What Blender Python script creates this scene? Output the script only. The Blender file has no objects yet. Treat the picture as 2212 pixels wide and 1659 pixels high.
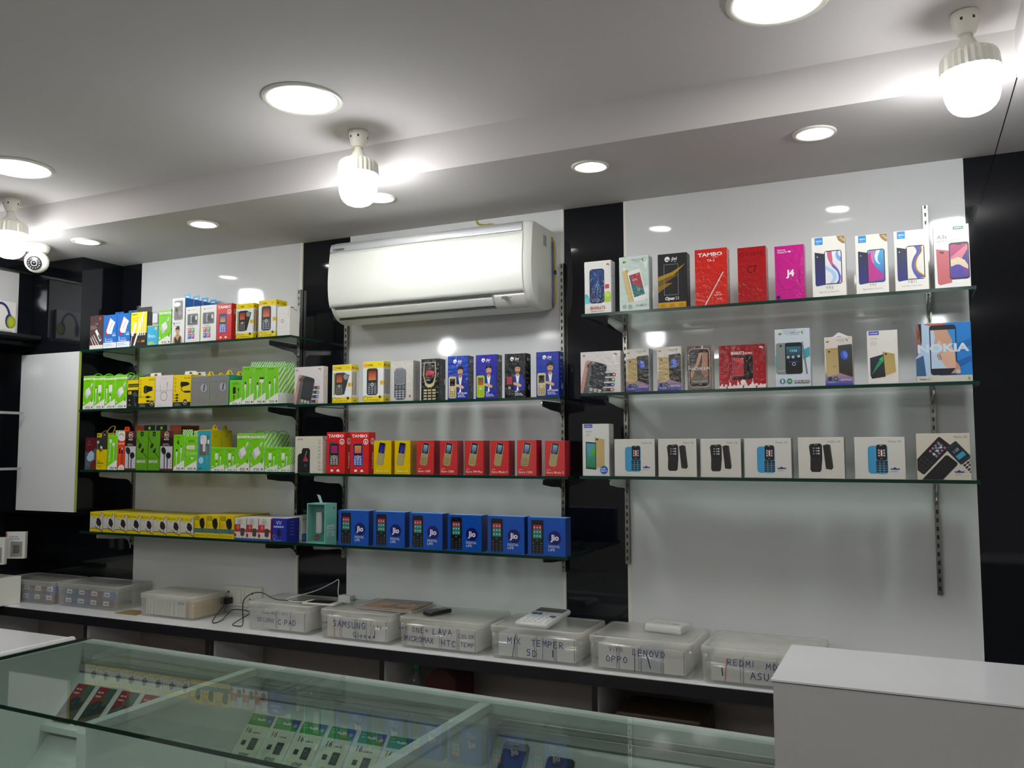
import bpy, bmesh, math, random
from math import sin, cos, pi, radians, atan2, hypot
from mathutils import Vector, Matrix

random.seed(7)
scene = bpy.context.scene
COL = scene.collection
# ------------------------------------------------------------------ camera
PITCH, YAW, ROLL = 0.0757, 0.4339, -0.0027
fw = Vector((-sin(YAW) * cos(PITCH), cos(YAW) * cos(PITCH), sin(PITCH)))
rt = Vector((cos(YAW), sin(YAW), 0.0))
up = rt.cross(fw)
rt2 = rt * cos(ROLL) + up * sin(ROLL)
up2 = -rt * sin(ROLL) + up * cos(ROLL)
cam = bpy.data.cameras.new('camera')
cam.sensor_fit = 'HORIZONTAL'
cam.sensor_width = 36.0
cam.lens = 36.0 * 1850.67 / 2212.0
cam.clip_start = 0.05
cam_ob = bpy.data.objects.new('camera', cam)
COL.objects.link(cam_ob)
M = Matrix((rt2, up2, -fw)).transposed().to_4x4()
M.translation = Vector((0.0, -3.0, 1.6))
cam_ob.matrix_world = M
scene.camera = cam_ob
# ------------------------------------------------------------------ world, exposure
world = bpy.data.worlds.new('world')
scene.world = world
world.use_nodes = True
world.node_tree.nodes['Background'].inputs[0].default_value = (0.75, 0.8, 0.9, 1)
world.node_tree.nodes['Background'].inputs[1].default_value = 0.05
scene.view_settings.view_transform = 'Standard'
scene.view_settings.look = 'None'
scene.view_settings.gamma = 1.0
scene.view_settings.use_curve_mapping = False
scene.view_settings.exposure = 0.08
LIGHT_BULB = 88.0      # radiance of the bulb globes
LIGHT_PANEL = 25.0     # radiance of the large recessed discs
LIGHT_SPOT = 34.0      # radiance of the small recessed discs
cy = scene.cycles
cy.max_bounces = 10
cy.diffuse_bounces = 4
cy.glossy_bounces = 5
cy.transmission_bounces = 8
cy.transparent_max_bounces = 20
cy.caustics_reflective = False
cy.caustics_refractive = False
cy.sample_clamp_indirect = 6.0
cy.use_denoising = True
cy.use_adaptive_sampling = True
cy.adaptive_threshold = 0.015

# ------------------------------------------------------------------ materials
def lin(c):
    if isinstance(c, str):
        c = tuple(int(c[i:i + 2], 16) / 255 for i in (0, 2, 4))
        c = tuple(x / 12.92 if x <= 0.04045 else ((x + 0.055) / 1.055) ** 2.4 for x in c)
    return (c[0], c[1], c[2], 1.0)

def pmat(name, col, rough=0.5, metal=0.0, spec=0.5, noise=0.04, nscale=30.0, bump=0.0, bscale=8.0, coat=0.0, alpha=None):
    """principled material with a procedural variation of tone and gloss"""
    m = bpy.data.materials.new(name)
    m.use_nodes = True
    nt = m.node_tree
    b = nt.nodes['Principled BSDF']
    b.inputs['Roughness'].default_value = rough
    b.inputs['Metallic'].default_value = metal
    b.inputs['Specular IOR Level'].default_value = spec
    b.inputs['Coat Weight'].default_value = coat
    b.inputs['Coat Roughness'].default_value = 0.06
    geo = nt.nodes.new('ShaderNodeNewGeometry')
    n = nt.nodes.new('ShaderNodeTexNoise')
    n.inputs['Scale'].default_value = nscale
    n.inputs['Detail'].default_value = 3
    nt.links.new(geo.outputs['Position'], n.inputs['Vector'])
    mr = nt.nodes.new('ShaderNodeMapRange')
    mr.inputs['To Min'].default_value = 1 - noise
    mr.inputs['To Max'].default_value = 1 + noise
    nt.links.new(n.outputs['Fac'], mr.inputs['Value'])
    mx = nt.nodes.new('ShaderNodeVectorMath')
    mx.operation = 'SCALE'
    if col == 'attr':
        a = nt.nodes.new('ShaderNodeAttribute')
        a.attribute_name = 'Col'
        nt.links.new(a.outputs['Color'], mx.inputs[0])
    else:
        mx.inputs[0].default_value = lin(col)[:3]
    nt.links.new(mr.outputs[0], mx.inputs['Scale'])
    nt.links.new(mx.outputs[0], b.inputs['Base Color'])
    if bump:
        n2 = nt.nodes.new('ShaderNodeTexNoise')
        n2.inputs['Scale'].default_value = bscale
        n2.inputs['Detail'].default_value = 2
        nt.links.new(geo.outputs['Position'], n2.inputs['Vector'])
        bp = nt.nodes.new('ShaderNodeBump')
        bp.inputs['Strength'].default_value = bump
        bp.inputs['Distance'].default_value = 0.01
        nt.links.new(n2.outputs['Fac'], bp.inputs['Height'])
        nt.links.new(bp.outputs[0], b.inputs['Normal'])
    if alpha is not None:
        b.inputs['Alpha'].default_value = alpha
    return m

def glass_mat(name, tint, gloss=1.0, body=0.0, bodycol=(0.8, 0.85, 0.85), rough=0.02):
    """thin sheet: tinted see-through + fresnel reflection + optional milky body"""
    m = bpy.data.materials.new(name)
    m.use_nodes = True
    nt = m.node_tree
    nt.nodes.remove(nt.nodes['Principled BSDF'])
    out = nt.nodes['Material Output']
    tr = nt.nodes.new('ShaderNodeBsdfTransparent')
    tr.inputs[0].default_value = (*tint, 1)
    gl = nt.nodes.new('ShaderNodeBsdfGlossy')
    gl.inputs['Roughness'].default_value = rough
    gl.inputs[0].default_value = (1, 1, 1, 1)
    df = nt.nodes.new('ShaderNodeBsdfDiffuse')
    geo = nt.nodes.new('ShaderNodeNewGeometry')
    n = nt.nodes.new('ShaderNodeTexNoise')
    n.inputs['Scale'].default_value = 14
    nt.links.new(geo.outputs['Position'], n.inputs['Vector'])
    df.inputs[0].default_value = (*bodycol, 1)
    tl = nt.nodes.new('ShaderNodeBsdfTranslucent')
    tl.inputs[0].default_value = (*bodycol, 1)
    mt = nt.nodes.new('ShaderNodeMixShader')
    mt.inputs[0].default_value = 0.4
    nt.links.new(df.outputs[0], mt.inputs[1])
    nt.links.new(tl.outputs[0], mt.inputs[2])
    m1 = nt.nodes.new('ShaderNodeMixShader')
    mr = nt.nodes.new('ShaderNodeMapRange')
    mr.inputs['To Min'].default_value = body * 0.85
    mr.inputs['To Max'].default_value = body * 1.15
    nt.links.new(n.outputs['Fac'], mr.inputs['Value'])
    nt.links.new(mr.outputs[0], m1.inputs[0])
    nt.links.new(tr.outputs[0], m1.inputs[1])
    nt.links.new(mt.outputs[0], m1.inputs[2])
    fr = nt.nodes.new('ShaderNodeFresnel')
    fr.inputs['IOR'].default_value = 1.5
    sb = nt.nodes.new('ShaderNodeMath')       # outer faces reflect, inner faces only pass light on
    sb.operation = 'SUBTRACT'
    sb.inputs[0].default_value = 1.0
    nt.links.new(geo.outputs['Backfacing'], sb.inputs[1])
    mg = nt.nodes.new('ShaderNodeMath')
    mg.operation = 'MULTIPLY'
    mg.inputs[1].default_value = gloss
    nt.links.new(sb.outputs[0], mg.inputs[0])
    ml = nt.nodes.new('ShaderNodeMath')
    ml.operation = 'MULTIPLY'
    nt.links.new(mg.outputs[0], ml.inputs[1])
    nt.links.new(fr.outputs[0], ml.inputs[0])
    m2 = nt.nodes.new('ShaderNodeMixShader')
    nt.links.new(ml.outputs[0], m2.inputs[0])
    nt.links.new(m1.outputs[0], m2.inputs[1])
    nt.links.new(gl.outputs[0], m2.inputs[2])
    nt.links.new(m2.outputs[0], out.inputs[0])
    return m

def emat(name, col, strength, down=False):
    m = bpy.data.materials.new(name)
    m.use_nodes = True
    nt = m.node_tree
    nt.nodes.remove(nt.nodes['Principled BSDF'])
    e = nt.nodes.new('ShaderNodeEmission')
    e.inputs[0].default_value = lin(col)
    e.inputs[1].default_value = strength
    if down:        # the lamp's chips face down: its diffuser is brighter below than on its flank
        g = nt.nodes.new('ShaderNodeNewGeometry')
        sx = nt.nodes.new('ShaderNodeSeparateXYZ')
        nt.links.new(g.outputs['Normal'], sx.inputs[0])
        r = nt.nodes.new('ShaderNodeMapRange')
        r.inputs['From Min'].default_value = 0.1
        r.inputs['From Max'].default_value = -1.0
        r.inputs['To Min'].default_value = strength * 0.35
        r.inputs['To Max'].default_value = strength * 1.35
        nt.links.new(sx.outputs['Z'], r.inputs['Value'])
        nt.links.new(r.outputs[0], e.inputs[1])
    nt.links.new(e.outputs[0], nt.nodes['Material Output'].inputs[0])
    return m

MAT = dict(
    white_laminate=pmat('white_laminate', (0.73, 0.74, 0.735), 0.06, noise=0.02, nscale=3, bump=0.05, bscale=5),
    black_laminate=pmat('black_laminate', (0.006, 0.007, 0.010), 0.06, noise=0.3, nscale=4, bump=0.04, bscale=4),
    ceiling_paint=pmat('ceiling_paint', (0.60, 0.57, 0.555), 0.85, spec=0.2, noise=0.03, nscale=2),
    plain_wall=pmat('plain_wall', (0.55, 0.53, 0.52), 0.8, noise=0.05, nscale=3),
    floor_tile=pmat('floor_tile', (0.60, 0.58, 0.55), 0.25, noise=0.1, nscale=5),
    card=pmat('printed_card', 'attr', 0.42, noise=0.03, nscale=60),
    wrap=pmat('shrink_wrapped_card', 'attr', 0.16, noise=0.03, nscale=60, bump=0.14, bscale=70),
    plastic=pmat('painted_plastic', 'attr', 0.35, noise=0.02, nscale=20),
    cream=pmat('cream_plastic', (0.80, 0.79, 0.70), 0.28, noise=0.03, nscale=9),
    steel=pmat('slotted_steel', (0.34, 0.34, 0.30), 0.24, metal=1.0, noise=0.15, nscale=30),
    bracket=pmat('bracket_steel', (0.62, 0.62, 0.60), 0.22, metal=1.0, noise=0.1, nscale=30),
    black=pmat('black_plastic', (0.012, 0.012, 0.013), 0.35, noise=0.2, nscale=20),
    band=pmat('black_edge_band', (0.012, 0.011, 0.014), 0.4, noise=0.2, nscale=20),
    cubby=pmat('cubby_board', (0.27, 0.235, 0.21), 0.6, noise=0.1, nscale=6),
    counter=pmat('counter_laminate', (0.76, 0.76, 0.77), 0.12, noise=0.02, nscale=6, bump=0.03, bscale=4),
    counter_matte=pmat('counter_board', (0.52, 0.51, 0.50), 0.5, noise=0.03, nscale=80),
    frame_paint=pmat('white_frame', (0.74, 0.76, 0.74), 0.5, noise=0.03, nscale=12),
    glass=glass_mat('shelf_glass', (0.88, 0.94, 0.91), 1.0, 0.03, (0.5, 0.6, 0.55)),
    top_glass=glass_mat('counter_glass', (0.79, 0.85, 0.82), 1.1, 0.02, (0.5, 0.6, 0.55)),
    glass_edge=pmat('glass_edge_green', (0.003, 0.030, 0.019), 0.15, noise=0.3, nscale=12),
    clear=glass_mat('clear_plastic', (0.95, 0.96, 0.95), 0.8, 0.17, (0.95, 0.94, 0.89), 0.12),
    lid=glass_mat('lid_plastic', (0.92, 0.93, 0.92), 0.7, 0.46, (0.88, 0.87, 0.80), 0.22),
    window=glass_mat('window_film', (0.95, 0.96, 0.96), 1.3, 0.03, (0.8, 0.8, 0.8), 0.05),
    ink=pmat('marker_ink', (0.03, 0.04, 0.22), 0.5, noise=0.2, nscale=50),
    ac_white=pmat('ac_plastic', (0.80, 0.81, 0.74), 0.40, spec=1.0, noise=0.02, nscale=5),
    ac_silver=pmat('ac_silver', (0.66, 0.67, 0.68), 0.36, metal=0.35, noise=0.02, nscale=5),
    bulb_glow=emat('bulb_glow', 'FBFDFF', LIGHT_BULB, True),
    panel_glow=emat('panel_glow', 'FFFDF8', LIGHT_PANEL),
    spot_glow=emat('spot_glow', 'FFFDF8', LIGHT_SPOT),
    bottle=glass_mat('bottle_plastic', (0.85, 0.9, 0.9), 1.2, 0.05, (0.7, 0.75, 0.75), 0.05),
)

# ------------------------------------------------------------------ mesh builder
class MB:
    def __init__(s):
        s.v, s.f, s.c, s.m, s.mats, s.smooth = [], [], [], [], [], []

    def mi(s, name):
        if name not in s.mats:
            s.mats.append(name)
        return s.mats.index(name)

    def poly(s, pts, mat, col='808080', smooth=False):
        """col: one colour, or a pair (bottom, top) graded over the polygon's z"""
        i = len(s.v)
        s.v += [tuple(p) for p in pts]
        s.f.append(tuple(range(i, i + len(pts))))
        if isinstance(col, tuple) and len(col) == 2:
            a, b = lin(col[0]), lin(col[1])
            zs = [p[2] for p in pts]
            z0, z1 = min(zs), max(zs)
            s.c.append([tuple(a[k] + (b[k] - a[k]) * (p[2] - z0) / max(z1 - z0, 1e-6) for k in range(4)) for p in pts])
        else:
            s.c.append([lin(col)] * len(pts))
        s.m.append(s.mi(mat))
        s.smooth.append(smooth)

    def faces(s, verts, faces, mat, col='808080', smooth=False):
        i = len(s.v)
        s.v += [tuple(p) for p in verts]
        k = s.mi(mat)
        for f in faces:
            s.f.append(tuple(i + j for j in f))
            s.c.append([lin(col)] * len(f))
            s.m.append(k)
            s.smooth.append(smooth)

    def box(s, x0, x1, y0, y1, z0, z1, mat, col='808080', ch=0.0):
        if ch <= 0:
            vs = [(x, y, z) for z in (z0, z1) for y in (y0, y1) for x in (x0, x1)]
            s.faces(vs, [(0, 2, 3, 1), (4, 5, 7, 6), (0, 1, 5, 4), (2, 6, 7, 3), (1, 3, 7, 5), (0, 4, 6, 2)], mat, col)
            return
        bm = bmesh.new()
        bmesh.ops.create_cube(bm, size=1.0)
        for v in bm.verts:
            v.co = Vector(((x0 + x1) / 2 + v.co.x * (x1 - x0), (y0 + y1) / 2 + v.co.y * (y1 - y0), (z0 + z1) / 2 + v.co.z * (z1 - z0)))
        bmesh.ops.bevel(bm, geom=list(bm.edges), offset=ch, segments=2, affect='EDGES', profile=0.6)
        s.bm(bm, mat, col)

    def bm(s, bm, mat, col='808080', smooth=False):
        bm.verts.index_update()
        s.faces([v.co.copy() for v in bm.verts], [[v.index for v in f.verts] for f in bm.faces], mat, col, smooth)
        bm.free()

    def prism(s, pts, axis, a, b, mat, col='808080', smooth=False):
        """pts: outline in the two other axes; extruded along axis from a to b"""
        def P(u, v, w):
            return {'x': (w, u, v), 'y': (u, w, v), 'z': (u, v, w)}[axis]
        n = len(pts)
        vs = [P(u, v, a) for u, v in pts] + [P(u, v, b) for u, v in pts]
        s.faces(vs, [tuple(range(n))[::-1], tuple(range(n, 2 * n))], mat, col)
        s.faces(vs, [(i, (i + 1) % n, n + (i + 1) % n, n + i) for i in range(n)], mat, col, smooth)

    def lathe(s, prof, mat, col='808080', n=32, c=(0, 0, 0), smooth=True, rfun=None):
        vs, fs = [], []
        for r, z in prof:
            for k in range(n):
                a = 2 * pi * k / n
                q = r * (rfun(k) if rfun else 1)
                vs.append((c[0] + q * cos(a), c[1] + q * sin(a), c[2] + z))
        for i in range(len(prof) - 1):
            for k in range(n):
                fs.append((i * n + k, i * n + (k + 1) % n, (i + 1) * n + (k + 1) % n, (i + 1) * n + k))
        fs.append(tuple(range(n))[::-1])
        fs.append(tuple(range((len(prof) - 1) * n, len(prof) * n)))
        s.faces(vs, fs, mat, col, smooth)

    def tube(s, path, r, mat, col='808080', n=8):
        path = [Vector(p) for p in path]
        sm = []
        for i in range(len(path) - 1):      # catmull-rom
            p0, p1, p2, p3 = path[max(i - 1, 0)], path[i], path[i + 1], path[min(i + 2, len(path) - 1)]
            for k in range(6):
                t = k / 6
                sm.append(0.5 * ((2 * p1) + (p2 - p0) * t + (2 * p0 - 5 * p1 + 4 * p2 - p3) * t * t + (3 * p1 - p0 - 3 * p2 + p3) * t ** 3))
        sm.append(path[-1])
        vs, fs = [], []
        nrm = Vector((0.3, 0.5, 0.81))
        for i, p in enumerate(sm):
            d = (sm[min(i + 1, len(sm) - 1)] - sm[max(i - 1, 0)]).normalized()
            a = (nrm - d * nrm.dot(d)).normalized()
            nrm = a
            b = d.cross(a)
            for k in range(n):
                t = 2 * pi * k / n
                vs.append(p + (a * cos(t) + b * sin(t)) * r)
        for i in range(len(sm) - 1):
            for k in range(n):
                fs.append((i * n + k, i * n + (k + 1) % n, (i + 1) * n + (k + 1) % n, (i + 1) * n + k))
        fs.append(tuple(range(n))[::-1])
        fs.append(tuple(range((len(sm) - 1) * n, len(sm) * n)))
        s.faces(vs, fs, mat, col, True)

    def build(s, name, parent=None, loc=(0, 0, 0), rz=0.0, origin=None):
        me = bpy.data.meshes.new(name)
        vs = s.v
        if origin:
            vs = [(v[0] - origin[0], v[1] - origin[1], v[2] - origin[2]) for v in s.v]
            loc = origin
        me.from_pydata(vs, [], s.f)
        for n in s.mats:
            me.materials.append(MAT[n])
        me.polygons.foreach_set('material_index', s.m)
        me.polygons.foreach_set('use_smooth', s.smooth)
        at = me.color_attributes.new('Col', 'FLOAT_COLOR', 'CORNER')
        flat = [x for c in s.c for q in c for x in q]
        at.data.foreach_set('color', flat)
        me.update()
        o = bpy.data.objects.new(name, me)
        COL.objects.link(o)
        o.location = loc
        o.rotation_euler = (0, 0, rz)
        if parent:
            o.parent = parent
        return o

def tag(o, label, cat, group=None):
    o['label'] = label
    o['category'] = cat
    if group:
        o['group'] = group
    return o

def structure(o):
    o['kind'] = 'structure'
    return o

def thing(name, loc, label, cat, group=None, rz=0.0):
    o = bpy.data.objects.new(name, None)
    o.empty_display_size = 0.05
    COL.objects.link(o)
    o.location = loc
    o.rotation_euler = (0, 0, rz)
    return tag(o, label, cat, group)

def copy_tree(o, loc, label, rz=None):
    c = o.copy()
    COL.objects.link(c)
    c.location = loc
    c['label'] = label
    if rz is not None:
        c.rotation_euler = (0, 0, rz)
    for ch in list(o.children):
        d = ch.copy()
        COL.objects.link(d)
        d.parent = c
        for g in list(ch.children):
            e = g.copy()
            COL.objects.link(e)
            e.parent = d
    return c

# ------------------------------------------------------------------ flat printed artwork
# A print is a list of (list of polygons, colour); units: 100 = height of the face it is printed on.
def R(x0, y0, x1, y1, c):
    return [([[(x0, y0), (x1, y0), (x1, y1), (x0, y1)]], c)]

def _rot(p, a, cx=0, cy=0):
    a = radians(a)
    return (cx + p[0] * cos(a) - p[1] * sin(a), cy + p[0] * sin(a) + p[1] * cos(a))

def _rr(cx, cy, w, h, r, a=0, n=4):
    r = min(r, w / 2, h / 2)
    pts = []
    for qx, qy, s0 in ((1, 1, 0), (-1, 1, 90), (-1, -1, 180), (1, -1, 270)):
        for k in range(n + 1):
            t = radians(s0 + 90 * k / n)
            pts.append((qx * (w / 2 - r) + r * cos(t), qy * (h / 2 - r) + r * sin(t)))
    return [_rot(p, a, cx, cy) for p in pts]

def RR(cx, cy, w, h, r, c, a=0):
    return [([_rr(cx, cy, w, h, r, a)], c)]

def CI(cx, cy, r, c, n=20):
    return [([[(cx + r * cos(2 * pi * k / n), cy + r * sin(2 * pi * k / n)) for k in range(n)]], c)]

def EL(cx, cy, rx, ry, c, a=0, n=20):
    return [([[_rot((rx * cos(2 * pi * k / n), ry * sin(2 * pi * k / n)), a, cx, cy) for k in range(n)]], c)]

def RING(cx, cy, r, w, c, n=20):
    o = []
    for k in range(n):
        a, b = 2 * pi * k / n, 2 * pi * (k + 1) / n
        o.append([(cx + r * cos(a), cy + r * sin(a)), (cx + r * cos(b), cy + r * sin(b)),
                  (cx + (r - w) * cos(b), cy + (r - w) * sin(b)), (cx + (r - w) * cos(a), cy + (r - w) * sin(a))])
    return [(o, c)]

def PG(pts, c):
    return [([pts], c)]

def LN(pts, w, c):
    o = []
    for (x0, y0), (x1, y1) in zip(pts, pts[1:]):
        d = hypot(x1 - x0, y1 - y0) or 1
        nx, ny = -(y1 - y0) / d * w / 2, (x1 - x0) / d * w / 2
        ex, ey = (x1 - x0) / d * w * 0.3, (y1 - y0) / d * w * 0.3
        o.append([(x0 + nx - ex, y0 + ny - ey), (x1 + nx + ex, y1 + ny + ey), (x1 - nx + ex, y1 - ny + ey), (x0 - nx - ex, y0 - ny - ey)])
    return [(o, c)]

def KEYS(cx, cy, nx, ny, dx, dy, w, h, c):
    o = []
    for i in range(nx):
        for j in range(ny):
            x, y = cx + (i - (nx - 1) / 2) * dx, cy + (j - (ny - 1) / 2) * dy
            o.append([(x - w / 2, y - h / 2), (x + w / 2, y - h / 2), (x + w / 2, y + h / 2), (x - w / 2, y + h / 2)])
    return [(o, c)]

_tc = {}
def _glyphs(s, bold):
    k = (s, bold)
    if k not in _tc:
        cu = bpy.data.curves.new('lettering', 'FONT')
        cu.body = s
        cu.size = 1.0
        cu.resolution_u = 2
        cu.offset = bold
        o = bpy.data.objects.new('lettering', cu)
        me = bpy.data.meshes.new_from_object(o)
        V = [(v.co.x, v.co.y) for v in me.vertices]
        _tc[k] = [[V[i] for i in p.vertices] for p in me.polygons]
        bpy.data.objects.remove(o)
        bpy.data.meshes.remove(me)
        bpy.data.curves.remove(cu)
    return _tc[k]

def TX(s, x, y, size, c, al='l', a=0, b=0.0, sh=0.0, w=None):
    """text; size = cap height; w = fit to this width"""
    g = _glyphs(s, b)
    if not g:
        return []
    xs = [p[0] for f in g for p in f]
    x0, x1 = min(xs), max(xs)
    k = size / 0.70
    kx = k if w is None else w / (x1 - x0)
    off = {'l': 0, 'c': -(x1 - x0) * kx / 2, 'r': -(x1 - x0) * kx}[al]
    return [([[_rot(((p[0] - x0) * kx + off + sh * p[1] * k, p[1] * k), a, x, y) for p in f] for f in g], c)]

def LINES(x, y, w, n, dy, h, c, al='l'):
    """n small unreadable lines of print"""
    o = []
    for i in range(n):
        ww = w * (0.75 + 0.25 * ((i * 37) % 10) / 10)
        xx = x if al == 'l' else x - ww / 2
        t = xx
        j = 0
        while t < xx + ww - 1e-6:
            L = min(h * (2.2 + (i * 3 + j * 5) % 4), xx + ww - t)
            o.append([(t, y - i * dy), (t + L, y - i * dy), (t + L, y - i * dy + h), (t, y - i * dy + h)])
            t += L + h * 0.7
            j += 1
    return [(o, c)]

def _clip(poly, x0, y0, x1, y1):
    for ax, lim, sg in ((0, x0, 1), (0, x1, -1), (1, y0, 1), (1, y1, -1)):
        out = []
        for i, p in enumerate(poly):
            q = poly[(i + 1) % len(poly)]
            a, b = (p[ax] - lim) * sg, (q[ax] - lim) * sg
            if a >= 0:
                out.append(p)
            if (a >= 0) != (b >= 0):
                t = a / (a - b)
                out.append((p[0] + (q[0] - p[0]) * t, p[1] + (q[1] - p[1]) * t))
        poly = out
        if len(poly) < 3:
            return None
    return poly

def SP(pts, n=5):
    """smooth closed outline through pts"""
    o, N = [], len(pts)
    for i in range(N):
        p0, p1, p2, p3 = pts[i - 1], pts[i], pts[(i + 1) % N], pts[(i + 2) % N]
        for k in range(n):
            t = k / n
            o.append(tuple(0.5 * (2 * p1[j] + (p2[j] - p0[j]) * t + (2 * p0[j] - 5 * p1[j] + 4 * p2[j] - p3[j]) * t * t + (3 * p1[j] - p0[j] - 3 * p2[j] + p3[j]) * t ** 3) for j in (0, 1)))
    return o

def SL(pts, n=6):
    """smooth open line through pts"""
    o, N = [], len(pts)
    for i in range(N - 1):
        p0, p1, p2, p3 = pts[max(i - 1, 0)], pts[i], pts[i + 1], pts[min(i + 2, N - 1)]
        for k in range(n):
            t = k / n
            o.append(tuple(0.5 * (2 * p1[j] + (p2[j] - p0[j]) * t + (2 * p0[j] - 5 * p1[j] + 4 * p2[j] - p3[j]) * t * t + (3 * p1[j] - p0[j] - 3 * p2[j] + p3[j]) * t ** 3) for j in (0, 1)))
    return o + [pts[-1]]

def BETW(a, b, c):
    """band between two smooth lines"""
    A, B = SL(a), SL(b)
    n = min(len(A), len(B))
    return [([[A[i], A[i + 1], B[i + 1], B[i]] for i in range(n - 1)], c)]

def CL(prims, x0, y0, x1, y1):
    r = []
    for ps, c in prims:
        qs = [q for q in (_clip(p, x0, y0, x1, y1) for p in ps) if q]
        if qs:
            r.append((qs, c))
    return r

def STRIPES(x0, y0, x1, y1, p, c, slope=1.2):
    o = []
    t = y0 - (x1 - x0) * slope - p * 2
    while t < y1 + p:
        o.append([(x0, t), (x1, t + (x1 - x0) * slope), (x1, t + (x1 - x0) * slope + p / 2), (x0, t + p / 2)])
        t += p
    return CL([(o, c)], x0, y0, x1, y1)

def XF(prims, x, y, a=0, s=1.0, sy=None):
    sy = s if sy is None else sy
    return [([[_rot((p[0] * s, p[1] * sy), a, x, y) for p in q] for q in ps], c) for ps, c in prims]

def put(mb, prims, mat, P, base=0.00012, step=0.00005):
    """lay prints on a face; P(u, v, off) -> 3-D point"""
    for i, (ps, c) in enumerate(prims):
        off = base + step * i
        for p in ps:
            if len(p) >= 3:
                mb.poly([P(u, v, off) for u, v in p], mat, c)

def fface(w, d, h):     # front face of a carton whose origin is bottom centre
    return lambda u, v, o: (-w / 2 + u * h / 100, -d / 2 - o, v * h / 100)

def sface(w, d, h):     # right-hand face, u runs from the front corner backwards
    return lambda u, v, o: (w / 2 + o, -d / 2 + u * h / 100, v * h / 100)

def tface(w, d, h):     # top face
    return lambda u, v, o: (-w / 2 + u * h / 100, -d / 2 + v * h / 100, h + o)

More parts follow.
